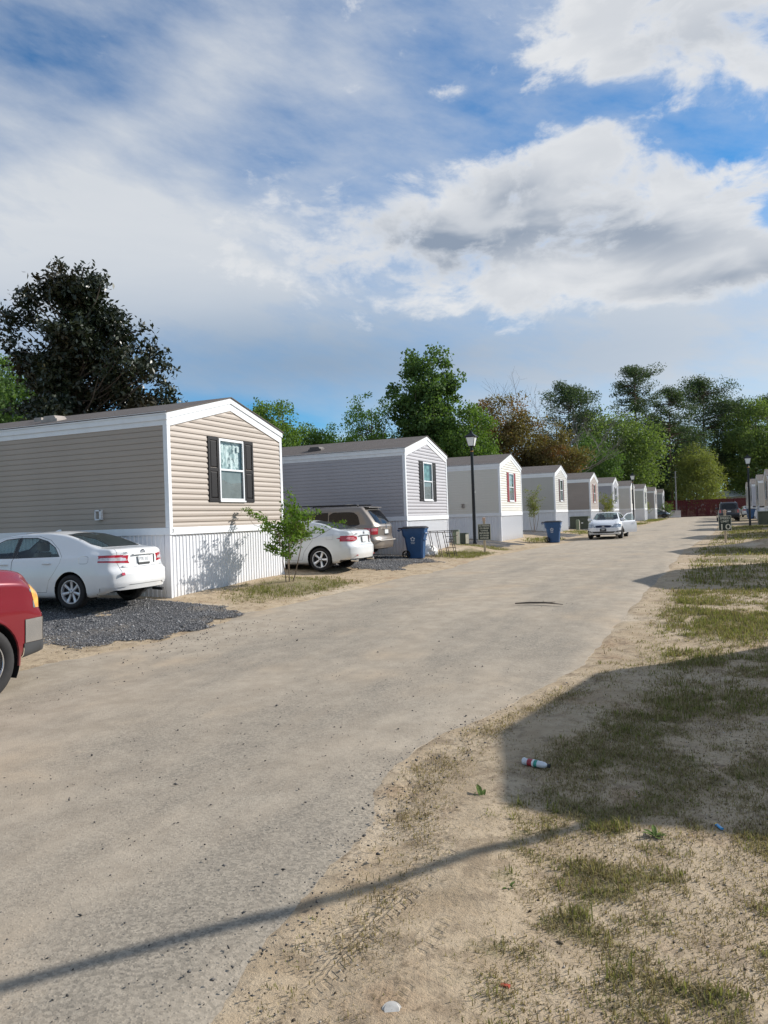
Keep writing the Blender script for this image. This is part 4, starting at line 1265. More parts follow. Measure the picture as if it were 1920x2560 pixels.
def ring_badge(S, kind, y, z, r_, m_, rear=True):
    p, nrm = (on_rear if rear else on_front)(S, y, z)
    mb = MB()
    def tor(rx_, rz_, th, oy=0, oz=0): mb.tube([(0, oy + rx_ * math.cos(a), oz + rz_ * math.sin(a)) for a in [2 * math.pi * q / 18 for q in range(19)]], th, 5)
    if kind == 'ovals': tor(r_ * 1.4, r_, .006); tor(r_ * .45, r_ * .95, .005); tor(r_ * .95, r_ * .42, .005, 0, r_ * .4)
    elif kind == 'caliper': tor(r_, r_ * 1.08, .005); mb.tube([(0, -r_ * .5, -r_ * .7), (0, -r_ * .18, r_ * .6)], .006, 5); mb.tube([(0, r_ * .5, -r_ * .7), (0, r_ * .18, r_ * .6)], .006, 5); mb.tube([(0, -r_ * .3, 0), (0, r_ * .3, 0)], .006, 5)
    else:
        mb.tube([(0, -r_ * .75, r_ * .8), (0, -r_ * .5, -r_ * .8)], .007, 5); mb.tube([(0, r_ * .75, r_ * .8), (0, r_ * .5, -r_ * .8)], .007, 5); mb.tube([(0, -r_ * .6, 0), (0, r_ * .6, 0)], .007, 5); tor(r_ * 1.15, r_ * 1.05, .005)
    return mb.build('emblem', m_, S['root'], smooth=50, loc=(p.x + (-.006 if rear else .006), y, z))
def plate(S, y, z, txt, strip=True, w=.305, h=.155):
    o = rear_flat(S, 'licence_plate', y, z, w, h, PLATE, off=.012)
    k = -.0125
    if txt: text_mesh('plate_number', txt, .085, PLTXT, o, (0, k, .012), (math.pi / 2, 0, 0), .001, w * .86)
    if strip:
        MB().box(-w / 2 - .012, k - .004, -h / 2 - .012, w / 2 + .012, -.001, -h / 2 + .028).build('plate_frame', BLACKP, o)
    return o

def sedan_spec(L, W, H, wb, rear, paint_, deck, **kw):
    """three-box saloon; outlines scale with the length and height of the car"""
    k = L / 4.8; hz = H / 1.46; w = W / 2
    X = lambda a: a * k
    S = dict(L=L, rear=rear, wb=wb, wz=kw.get('wr', .325), wr=kw.get('wr', .325), arch=kw.get('wr', .325) + .045, track=w - .115, paint=paint_,
             zt=[(0, deck - .07), (X(.10), deck - .012), (X(.22), deck), (X(.50), deck + .02), (X(.72), deck + .075), (X(1.10), deck + .215), (X(1.48), H - .045), (X(1.95), H), (X(2.45), H - .002), (X(2.95), H - .05), (X(3.35), H - .225), (X(3.76), 1.035 * hz), (X(4.15), .955 * hz), (X(4.55), .84 * hz), (L, .70 * hz)],
             zs=[(0, deck - .16), (X(.5), deck - .13), (X(1.4), .955 * hz), (X(2.4), .935 * hz), (X(3.5), .915 * hz), (X(4.2), .86 * hz), (X(4.55), .76 * hz), (L, .62 * hz)],
             zl=[(0, .33), (X(.35), .25), (X(.8), .205), (X(3.9), .20), (X(4.5), .21), (L, .26)],
             wm=[(0, w * .90), (X(.3), w * .965), (X(.9), w * .995), (X(2.2), w), (X(3.8), w * .99), (X(4.4), w * .955), (L, w * .87)],
             wt=[(0, w * .74), (X(.6), w * .70), (X(1.2), w * .655), (X(1.6), w * .63), (X(2.4), w * .625), (X(3.0), w * .64), (X(3.5), w * .70), (X(3.8), w * .75), (L, w * .70)],
             dr=lambda y, z: .30 * (y / w) ** 3.4 + .085 * np.clip((z - .66) / .10, 0, 1) + .05 * np.clip((.46 - z) / .16, 0, 1) + .03 * np.clip((z - .76) / .3, 0, 1),
             df=lambda y, z: .46 * (y / w) ** 2.6 + .10 * np.clip((z - .60) / .15, 0, 1) + .08 * np.clip((.36 - z) / .15, 0, 1),
             rimr=kw.get('rimr', .215), spokes=kw.get('spokes', 7), spw=kw.get('spw', .028), rimmat=kw.get('rimmat', ALLOY), seatx=((X(1.30) - rear + .55, True), (X(2.25) - rear + .15, False)), dash=X(3.05) - rear,
             seatmat=kw.get('seatmat', SEATM))
    zb_ = .965 * hz; zt_ = 1.352 * hz
    gl = kw.get('glass', CARGLASS)
    rq = [(X(1.36), zb_ + .012), (X(2.44), zb_ - .006), (X(2.44), zt_), (X(2.08), zt_ - .004), (X(1.78), zt_ - .075), (X(1.54), zt_ - .20)]
    fq = [(X(2.53), zb_ - .006), (X(3.50), zb_ - .012), (X(3.40), zb_ + .07), (X(3.08), zt_ - .115), (X(2.86), zt_ - .025), (X(2.53), zt_)]
    al = {'over': ('door',)}
    S['features'] = [
        dict(name='rear_side_window', mat=gl, poly=rq, view='side', rim=.014, rimname='window_seal', rimmat=BLACKP, parent='rear_door'),
        dict(name='front_side_window', mat=gl, poly=fq, view='side', rim=.014, rimname='window_seal', rimmat=BLACKP, parent='front_door'),
        dict(name='centre_pillar', mat=BLACKP, poly=[(X(2.441), zb_ - .006), (X(2.529), zb_ - .006), (X(2.529), zt_), (X(2.441), zt_)], view='side', push=.003),
        dict(name='rear_window', mat=gl, poly=[(X(.60), -w * .60), (X(.555), 0), (X(.60), w * .60), (X(.80), w * .66), (X(1.46), w * .56), (X(1.50), 0), (X(1.46), -w * .56), (X(.80), -w * .66)], view='top', lim=lambda c: c.z > deck + .012, rim=.022, rimname='window_seal', rimmat=BLACKP, split=False),
        dict(name='windscreen', mat=gl, poly=[(X(2.94), -w * .57), (X(2.90), 0), (X(2.94), w * .57), (X(3.60), w * .75), (X(3.78), w * .5), (X(3.80), 0), (X(3.78), -w * .5), (X(3.60), -w * .75)], view='top', lim=lambda c: c.z > 1.0 * hz, rim=.02, rimname='window_seal', rimmat=BLACKP, split=False),
        dict(name='rear_door', mat=paint_, poly=[(X(2.485), .315), (X(2.485), zt_ + .03), (X(2.05), zt_ + .028), (X(1.72), zt_ - .055), (X(1.44), zt_ - .24), (X(1.295), zb_ + .0), (X(1.31), zb_ - .10), (X(1.43), .70), (X(1.56), .54), (X(1.63), .315)], view='side', gap=.006),
        dict(name='front_door', mat=paint_, poly=[(X(2.488), .315), (X(3.60), .315), (X(3.62), .86), (X(3.58), zb_), (X(3.14), zt_ - .085), (X(2.88), zt_ + .012), (X(2.488), zt_ + .032)], view='side', gap=.006),
    ]
    return S
WPAINT = paint('white_paint', (.80, .80, .79)); WPAINT2 = paint('pearl_white_paint', (.74, .76, .76)); WPAINT3 = paint('clean_white_paint', (.80, .81, .82))
def seat_car(root, x, y, yaw, dz=0.0, pitch=0.0):
    root.location = (x, y, zg(x, y) + dz); root.rotation_euler = (0, pitch, R(yaw))

# ---- white saloon on the near gravel pad
def white_saloon():
    L, W, H = 4.80, 1.82, 1.47
    S = sedan_spec(L, W, H, 2.775, 1.07, WPAINT, 1.115, wr=.325, rimr=.225, spokes=7, spw=.030, rimmat=COVERM, seatmat=SEATL)
    S['features'] += [
        dict(name='tail_light', mat=REDL, poly=[(.40, .975), (.435, .885), (.40, .825), (.62, .842), (1.0, .872), (1.0, .985)], view='rear', mirror=True, push=-.004),
        dict(same=True, name='tail_light', mat=REDL, poly=[(-.1, .872), (.10, .872), (.40, .905), (.475, .985), (.30, .99), (-.1, .985)], view='side', push=-.004),
        dict(name='tail_light_reflector', mat=CLRL, poly=[(.47, .925), (.455, .875), (.62, .878), (.86, .892), (.86, .935), (.62, .94)], view='rear', mirror=True, over=('tail_light',), push=-.006, parent='tail_light'),
        dict(name='tail_light_reflector', mat=CLRL, poly=[(.06, .892), (.37, .915), (.42, .945), (.06, .938)], view='side', over=('tail_light',), push=-.006, parent='tail_light'),
        dict(name='plate_recess', mat=WPAINT, poly=[(-.34, .80), (.34, .80), (.36, .965), (-.36, .965)], view='rear', push=.022, split=False, parent='trunk_lid'),
        dict(name='trunk_lid', mat=WPAINT, poly=[(-.62, .748), (.62, .748), (.66, .86), (.60, 1.3), (-.60, 1.3), (-.66, .86)], view='rear', gap=.007, split=False),
        dict(same=True, name='trunk_lid', mat=WPAINT, poly=[(-.3, -.63), (.565, -.62), (.545, 0), (.565, .62), (-.3, .63)], view='top', gap=.007, split=False),
        dict(name='fuel_door', mat=WPAINT, poly=rounded([(.66, .845), (.88, .845), (.88, .985), (.66, .985)], 2), view='sideL', gap=.005),
        dict(name='bumper_lower', mat=WPAINT, poly=[(-1, .2), (1, .2), (1, .385), (.55, .395), (.48, .43), (-.48, .43), (-.55, .395), (-1, .385)], view='rear', push=.012, split=False),
    ]
    for f in S['features']:
        if f['view'] == 'sideL': f['poly'] = [(a - 1.07, b) for a, b in f['poly']]
    r_ = make_car('sedan', S)
    for sd in (1, -1):
        side_handle(S, 1.62 - 1.07, .86, sd, WPAINT, S['made'].get(('rear_door', sd)) or r_)
        side_handle(S, 2.68 - 1.07, .85, sd, WPAINT, S['made'].get(('front_door', sd)) or r_)
        mirror(S, 3.42 - 1.07, .98, sd, WPAINT)
    plate(S, 0.0, .872, 'PTR 332')
    rear_flat(S, 'trunk_garnish', 0, .985, .60, .028, WPAINT, off=.022, bevel=.006)
    ring_badge(S, 'ovals', 0, 1.025, .042, CHROME)
    rear_text(S, 'CAMRY', .062, .44, 1.015, CHROME, name='model_lettering', width=.20)
    rear_text(S, 'LE', .05, -.56, .78, CHROME, name='trim_lettering')
    rear_flat(S, 'dealer_badge', .50, .775, .12, .03, mat('badge_grey', (.35, .36, .37), .4), off=.004)
    rear_flat(S, 'bumper_reflector', .60, .635, .125, .05, REDL, off=.008)
    o = MB().tube([(-.78, -.52, .27), (-1.02, -.52, .255)], .030, 10).build('exhaust_pipe', BLACKP, r_, smooth=True)
    MB().hexa([(1.02, .03, 1.462), (1.14, .03, 1.468), (1.14, -.03, 1.468), (1.02, -.03, 1.462), (1.01, .006, 1.50), (1.05, .010, 1.498), (1.05, -.010, 1.498), (1.01, -.006, 1.50)]).build('roof_antenna', WPAINT, r_, bevel=.004)
    tag(r_, 'white sedan on dark gravel beside the tan home, rear towards the lane', 'car', 'cars parked along the lane')
    seat_car(r_, -11.02, 11.42, 183.5, .06)
white_saloon()

# ---- pearl white saloon behind the young tree
def pearl_saloon():
    L, W, H = 4.72, 1.84, 1.44
    S = sedan_spec(L, W, H, 2.705, 1.06, WPAINT2, 1.115, wr=.330, rimr=.235, spokes=5, spw=.038, rimmat=ALLOY)
    S['features'] += [
        dict(name='tail_light', mat=REDL, poly=[(.45, .93), (.45, .85), (.66, .80), (1.0, .82), (1.0, .96), (.70, .965)], view='rear', mirror=True, push=-.004),
        dict(same=True, name='tail_light', mat=REDL, poly=[(-.1, .82), (.16, .815), (.56, .895), (.30, .96), (-.1, .965)], view='side', push=-.004),
        dict(name='tail_light_reflector', mat=PINKL, poly=[(.02, .835), (.17, .835), (.30, .88), (.26, .925), (.02, .93)], view='side', over=('tail_light',), push=-.006, parent='tail_light'),
        dict(name='plate_recess', mat=WPAINT2, poly=[(-.36, .74), (.36, .74), (.40, .945), (-.40, .945)], view='rear', push=.028, split=False, parent='trunk_lid'),
        dict(name='trunk_lid', mat=WPAINT2, poly=[(-.50, .70), (.50, .70), (.62, .80), (.62, 1.3), (-.62, 1.3), (-.62, .80)], view='rear', gap=.007, split=False),
        dict(same=True, name='trunk_lid', mat=WPAINT2, poly=[(-.3, -.64), (.55, -.62), (.53, 0), (.55, .62), (-.3, .64)], view='top', gap=.007, split=False),
        dict(name='fuel_door', mat=WPAINT2, poly=[(.66 - 1.06, .87), (.86 - 1.06, .87), (.86 - 1.06, 1.0), (.66 - 1.06, 1.0)], view='sideL', gap=.004),
        dict(name='bumper_lower', mat=BLACKP, poly=[(-1, .2), (1, .2), (1, .31), (-1, .31)], view='rear', push=.014, split=False),
    ]
    r_ = make_car('sedan', S)
    for sd in (1, -1):
        side_handle(S, 1.60 - 1.06, .875, sd, CHROME, S['made'].get(('rear_door', sd)) or r_)
        side_handle(S, 2.62 - 1.06, .865, sd, CHROME, S['made'].get(('front_door', sd)) or r_)
        mirror(S, 3.36 - 1.06, .96, sd, WPAINT2)
    plate(S, 0, .85, None, False)
    rear_flat(S, 'trunk_garnish', 0, .955, .60, .022, CHROME, off=.018, bevel=.004)
    ring_badge(S, 'caliper', 0, 1.03, .045, CHROME)
    rear_text(S, 'ACURA', .05, .44, 1.0, mat('badge_dark', (.10, .10, .10), .4), name='maker_lettering', width=.17)
    rear_text(S, 'TSX', .045, -.46, 1.0, CHROME, name='model_lettering')
    for yy in (-.55, .55):
        rear_flat(S, 'bumper_reflector', yy, .42, .14, .028, REDL, off=.006)
        MB().tube([(-.8, yy, .285), (-1.0, yy, .275)], .036, 10).build('exhaust_pipe', CHROME, r_, smooth=True)
    MB().hexa([(.92, .03, 1.425), (1.06, .03, 1.432), (1.06, -.03, 1.432), (.92, -.03, 1.425), (.91, .006, 1.468), (.95, .010, 1.464), (.95, -.010, 1.464), (.91, -.006, 1.468)]).build('roof_antenna', WPAINT2, r_, bevel=.004)
    tag(r_, 'pearl white sedan parked between the young tree and the minivan', 'car', 'cars parked along the lane')
    seat_car(r_, -9.88, 19.2, 181.5, .0)
pearl_saloon()

# ---- vans and utility wagons: upright tail, one long roof
def wagon_spec(L, W, H, wb, rear, paint_, belt, hood, ws0, ws1, tail, gl, **kw):
    w = W / 2
    S = dict(L=L, rear=rear, wb=wb, wz=kw['wr'], wr=kw['wr'], arch=kw['wr'] + .05, track=w - .12, paint=paint_, st=90, fall=kw.get('fall', 1.0),
             zt=[(0, H - .045), (.25, H - .012), (.8, H), (ws0 - 1.0, H), (ws0 - .3, H - .03), (ws0, H - .075), ((ws0 + ws1) / 2, (H + hood) / 2 + .03), (ws1, hood + .05), (ws1 + .35, hood), (L - .25, hood - .14), (L, hood - .30)],
             zs=[(0, belt), (1.5, belt), (ws0, belt - .03), (ws1, belt - .06), (ws1 + .4, hood - .10), (L - .2, hood - .24), (L, hood - .40)],
             zl=[(0, .34), (.4, .27), (1, .24), (L - .8, .24), (L, .30)],
             wm=[(0, w * .93), (.3, w * .975), (1, w), (L - 1, w * .99), (L - .35, w * .95), (L, w * .86)],
             wt=[(0, w * .74), (.5, w * .77), (1.5, w * .79), (ws0, w * .74), (ws1, w * .76), (L, w * .70)],
             dr=tail, df=lambda y, z: .44 * (y / w) ** 2.6 + .12 * np.clip((z - .65) / .2, 0, 1) + .06 * np.clip((.38 - z) / .15, 0, 1),
             rimr=kw['rimr'], spokes=kw['spokes'], spw=kw['spw'], rimmat=ALLOY, seats=False)
    return S

def minivan():
    L, W, H = 5.10, 1.96, 1.74; P = paint('tan_metallic_paint', (.25, .21, .172), .35, .32)
    tail = lambda y, z: .26 * (y / .98) ** 4 + .055 * np.clip((z - .62) / .10, 0, 1) + .52 * np.clip((z - 1.05) / .68, 0, 1) ** 1.15 + .05 * np.clip((.44 - z) / .15, 0, 1)
    S = wagon_spec(L, W, H, 3.0, 1.12, P, 1.06, 1.06, 3.25, 4.25, tail, TINT, wr=.345, rimr=.235, spokes=7, spw=.03)
    zb, zt = 1.07, 1.545
    S['features'] = [
        dict(name='rear_quarter_window', mat=TINT, poly=rounded([(.60, zb), (1.72, zb), (1.72, zt), (.88, zt), (.70, zt - .12)], 1), view='side', rim=.012, rimname='window_seal', rimmat=BLACKP),
        dict(name='sliding_door_window', mat=TINT, poly=[(1.75, zb), (2.72, zb), (2.72, zt), (1.75, zt)], view='side', rim=.012, rimname='window_seal', rimmat=BLACKP, parent='sliding_door'),
        dict(name='front_side_window', mat=CARGLASS, poly=[(2.80, zb), (3.85, zb - .02), (3.70, zb + .09), (3.35, zt - .12), (3.15, zt - .01), (2.80, zt)], view='side', rim=.012, rimname='window_seal', rimmat=BLACKP, parent='front_door'),
        dict(name='rear_window', mat=glass('van_rear_glass', (.6, .66, .68), .30), poly=rounded([(-.66, 1.10), (.66, 1.10), (.60, 1.56), (.52, 1.62), (-.52, 1.62), (-.60, 1.56)], 1), view='rear', rim=.03, rimname='window_seal', rimmat=BLACKP, split=False),
        dict(name='tail_light', mat=REDL, poly=[(.62, .99), (.66, .79), (1.05, .79), (1.05, 1.0)], view='rear', mirror=True, push=-.006),
        dict(same=True, name='tail_light', mat=REDL, poly=[(-.1, .79), (.30, .80), (.48, 1.0), (-.1, 1.0)], view='side', push=-.006),
        dict(name='tail_light_reflector', mat=PINKL, poly=[(.66, .985), (.67, .90), (1.0, .90), (1.0, .985)], view='rear', mirror=True, over=('tail_light',), push=-.008, parent='tail_light'),
        dict(name='windscreen', mat=CARGLASS, poly=[(3.20, -.62), (3.16, 0), (3.20, .62), (4.10, .78), (4.28, .4), (4.30, 0), (4.28, -.4), (4.10, -.78)], view='top', lim=lambda c: c.z > 1.10, rim=.02, rimname='window_seal', rimmat=BLACKP, split=False),
        dict(name='tailgate', mat=P, poly=[(-.68, .62), (.68, .62), (.70, .78), (.62, 1.0), (.70, 1.06), (.60, 1.66), (-.60, 1.66), (-.70, 1.06), (-.62, 1.0), (-.70, .78)], view='rear', gap=.007, split=False),
        dict(name='sliding_door', mat=P, poly=[(1.66, .36), (2.745, .36), (2.745, 1.58), (1.66, 1.58)], view='side', gap=.006),
        dict(name='front_door', mat=P, poly=[(2.75, .36), (3.86, .36), (3.92, 1.04), (3.42, 1.46), (3.18, 1.58), (2.75, 1.58)], view='side', gap=.006),
    ]
    r_ = make_car('minivan', S)
    for sd in (1, -1):
        side_handle(S, 1.85 - 1.12, .97, sd, P, S['made'].get(('sliding_door', sd)) or r_); side_handle(S, 2.95 - 1.12, .96, sd, P, S['made'].get(('front_door', sd)) or r_)
        mirror(S, 3.75 - 1.12, 1.1, sd, P)
        rl = MB(); rl.tube([(-.35, sd * .60, 1.715), (-.28, sd * .60, 1.765), (1.85, sd * .62, 1.785), (1.93, sd * .62, 1.73)], .022, 8)
        rl.build('roof_rail', BLACKP, r_, smooth=True)
    for xx in (.15, 1.25):
        MB().tube([(xx, -.61, 1.775), (xx, -.3, 1.79), (xx, .3, 1.79), (xx, .61, 1.775)], .022, 8).build('roof_crossbar', BLACKP, r_, smooth=True)
    plate(S, 0, .86, None)
    rear_flat(S, 'tailgate_garnish', 0, .965, .62, .03, P, off=.02, bevel=.005)
    ring_badge(S, 'h', 0, 1.03, .045, CHROME)
    rear_text(S, 'EX', .06, .52, 1.03, CHROME, name='trim_lettering')
    rear_flat(S, 'bumper_step', 0, .60, 1.5, .028, mat('pale_trim', (.62, .58, .52), .4), off=.02, bevel=.005)
    p, _ = on_rear(S, .0, 1.64)
    MB().hexa([(p.x + .06, -.60, 1.69), (p.x - .10, -.55, 1.665), (p.x - .10, .55, 1.665), (p.x + .06, .60, 1.69), (p.x + .10, -.60, 1.722), (p.x - .09, -.55, 1.685), (p.x - .09, .55, 1.685), (p.x + .10, .60, 1.722)]).build('rear_spoiler', P, r_, bevel=.01)
    a, _ = on_rear(S, -.02, 1.12); b, _ = on_rear(S, -.40, 1.155)
    MB().tube([a + Vector((-.02, 0, 0)), (a + b) / 2 + Vector((-.025, 0, .0)), b + Vector((-.012, 0, 0))], .013, 6).build('rear_wiper', BLACKP, r_)
    tag(r_, 'tan minivan with dark windows in front of the lavender grey home', 'minivan', 'cars parked along the lane')
    seat_car(r_, -10.78, 22.65, 182.3, .0)
minivan()

def suv():
    L, W, H = 4.75, 1.90, 1.82; P = paint('charcoal_paint', (.030, .032, .038), .3, .3)
    tail = lambda y, z: .20 * (y / .95) ** 4 + .05 * np.clip((z - .66) / .10, 0, 1) + .34 * np.clip((z - 1.1) / .68, 0, 1) ** 1.2 + .05 * np.clip((.46 - z) / .15, 0, 1)
    S = wagon_spec(L, W, H, 2.75, 1.0, P, 1.10, 1.12, 2.9, 3.75, tail, TINT, wr=.37, rimr=.235, spokes=5, spw=.04)
    zb, zt = 1.12, 1.60
    S['features'] = [
        dict(name='rear_quarter_window', mat=TINT, poly=[(.55, zb), (1.15, zb), (1.15, zt), (.75, zt)], view='side', rim=.012, rimname='window_seal', rimmat=BLACKP),
        dict(name='rear_side_window', mat=TINT, poly=[(1.25, zb), (2.15, zb), (2.15, zt), (1.25, zt)], view='side', rim=.012, rimname='window_seal', rimmat=BLACKP),
        dict(name='front_side_window', mat=CARGLASS, poly=[(2.24, zb), (3.4, zb), (2.95, zt - .03), (2.24, zt)], view='side', rim=.012, rimname='window_seal', rimmat=BLACKP),
        dict(name='rear_window', mat=TINT, poly=rounded([(-.68, 1.12), (.68, 1.12), (.60, 1.66), (-.60, 1.66)], 1), view='rear', rim=.03, rimname='window_seal', rimmat=BLACKP, split=False),
        dict(name='tail_light', mat=REDL, poly=[(.70, 1.12), (.70, .80), (1.05, .80), (1.05, 1.12)], view='rear', mirror=True, push=-.006),
        dict(name='tailgate', mat=P, poly=[(-.66, .70), (.66, .70), (.70, 1.1), (.62, 1.72), (-.62, 1.72), (-.70, 1.1)], view='rear', gap=.008, split=False),
    ]
    r_ = make_car('sport_utility_vehicle', S)
    plate(S, 0, .92, None)
    rear_flat(S, 'rear_bumper', 0, .56, 1.62, .20, BLACKP, off=.05, bevel=.03)
    for sd in (1, -1):
        mirror(S, 3.3 - 1.0, 1.15, sd, P)
        MB().tube([(-.2, sd * .62, 1.80), (-.14, sd * .62, 1.85), (1.5, sd * .62, 1.86), (1.56, sd * .62, 1.80)], .018, 6).build('roof_rail', CHROME, r_, smooth=True)
    tag(r_, 'dark sport utility vehicle standing far down the lane behind the speed sign', 'car', 'cars parked along the lane')
    seat_car(r_, 1.9, 79.5, 92, .0)
suv()

# ---- white compact saloon facing the camera, driver's door open
def compact_features(L, rear, w, hz):
    return [
        dict(name='head_lamp', mat=HEADL, poly=[(.42, .655), (.50, .735), (.98, .80), (.98, .64), (.62, .60)], view='front', mirror=True, push=-.003),
        dict(same=True, name='head_lamp', mat=HEADL, poly=[(L - .62, .80), (L - .30, .62), (L + .2, .60), (L + .2, .80)], view='side', push=-.003),
        dict(name='grille', mat=mat('blue_black_grille', (.02, .03, .07), .25, .3), poly=[(-.42, .72), (-.36, .61), (.36, .61), (.42, .72), (.22, .74), (-.22, .74)], view='front', push=.015, split=False),
        dict(name='lower_intake', mat=BLACKP, poly=[(-.50, .33), (.50, .33), (.62, .41), (-.62, .41)], view='front', push=.02, split=False),
        dict(name='fog_lamp_recess', mat=BLACKP, poly=[(.58, .36), (.84, .36), (.86, .47), (.66, .43)], view='front', mirror=True, push=.012),
        dict(name='tail_light', mat=REDL, poly=[(.45, .98), (.45, .80), (1.0, .80), (1.0, .99)], view='rear', mirror=True, push=-.003),
        dict(name='hood', mat=None, poly=[(L - 1.02, -.66), (L - 1.06, 0), (L - 1.02, .66), (L - .30, .56), (L - .16, .3), (L - .13, 0), (L - .16, -.3), (L - .30, -.56)], view='top', lim=lambda c: c.z > .70 and c.x > 1.2, gap=.007, split=False),
    ]
def compact(name, paint_, open_door, label, x, y, yaw, dz=0.0):
    L, W, H = 4.55, 1.76, 1.435; w = W / 2
    S = sedan_spec(L, W, H, 2.67, .98, paint_, 1.09, wr=.315, rimr=.205, spokes=7, spw=.026, rimmat=mat('dark_rim', (.09, .09, .095), .4, .5))
    S['features'] += compact_features(L, .98, w, 1)
    for f in S['features']:
        if f['mat'] is None: f['mat'] = paint_
    r_ = make_car(name, S)
    for sd in (1, -1):
        mirror(S, 3.22 - .98, .97, sd, paint_)
        side_handle(S, 2.5 - .98, .85, sd, paint_, S['made'].get(('front_door', sd)) or r_); side_handle(S, 1.52 - .98, .86, sd, paint_, S['made'].get(('rear_door', sd)) or r_)
    p, _ = on_front(S, 0, .50)
    o = MB().box(p.x, -.16, .42, p.x + .015, .16, .575).build('front_plate', BLACKP, r_, bevel=.004)
    MB().hexa([(p.x + .016, -.10, .50), (p.x + .016, -.02, .485), (p.x + .016, .02, .485), (p.x + .016, .10, .50), (p.x + .017, -.10, .515), (p.x + .017, -.02, .53), (p.x + .017, .02, .53), (p.x + .017, .10, .515)]).build('plate_mark', PLATE, o)
    ring_badge(S, 'h', 0, .665, .05, CHROME, rear=False)
    pg, _ = on_front(S, 0, .735)
    MB().tube([(pg.x - .07, -.43, .715), (pg.x + .006, -.2, .735), (pg.x + .012, 0, .738), (pg.x + .006, .2, .735), (pg.x - .07, .43, .715)], .009, 6).build('grille_bar', CHROME, r_, smooth=True)
    for sd in (1, -1):
        q, _ = on_front(S, sd * .72, .40)
        if q: MB().lathe([(.001, 0), (.045, 0), (.05, -.02)], 12, c=(q.x + .004, sd * .72, .40), axis='x').build('fog_lamp', HEADL, r_)
    if open_door:
        d = S['made'][('front_door', 1)]
        # hinge at the front edge of the door
        hx = 3.60 * L / 4.8 - .98; hy = w - .03
        bb = d.data
        inner = MB()
        inner.box(2.50 * L / 4.8 - .98 + .03, w - .14, .34, hx - .03, w - .11, .93)
        inner.box(2.50 * L / 4.8 - .98 + .01, w - .11, .33, 2.50 * L / 4.8 - .98 + .03, w - .03, .93)
        inn = inner.build('door_lining', SEATM, d)
        for o in [d] + list(d.children):
            if o.type != 'MESH': continue
            o.data.transform(Matrix.Translation((-hx, -hy, 0)))
        d.location = (hx, hy, 0); d.rotation_euler = (0, 0, R(-37))
    tag(r_, label, 'car', 'cars parked along the lane')
    seat_car(r_, x, y, yaw, dz)
    return r_
compact('sedan', WPAINT3, True, "white compact sedan facing the camera with its driver's door open", -4.98, 44.0, -90.5, .0)
compact('sedan', paint('black_paint', (.012, .012, .014), 0, .25), False, 'black car nosing out between the far homes', -8.6, 119.3, 4, .0)
compact('sedan', WPAINT, False, 'white car beyond the dark sport utility vehicle near the red fence', 5.0, 108.0, 96, .0)

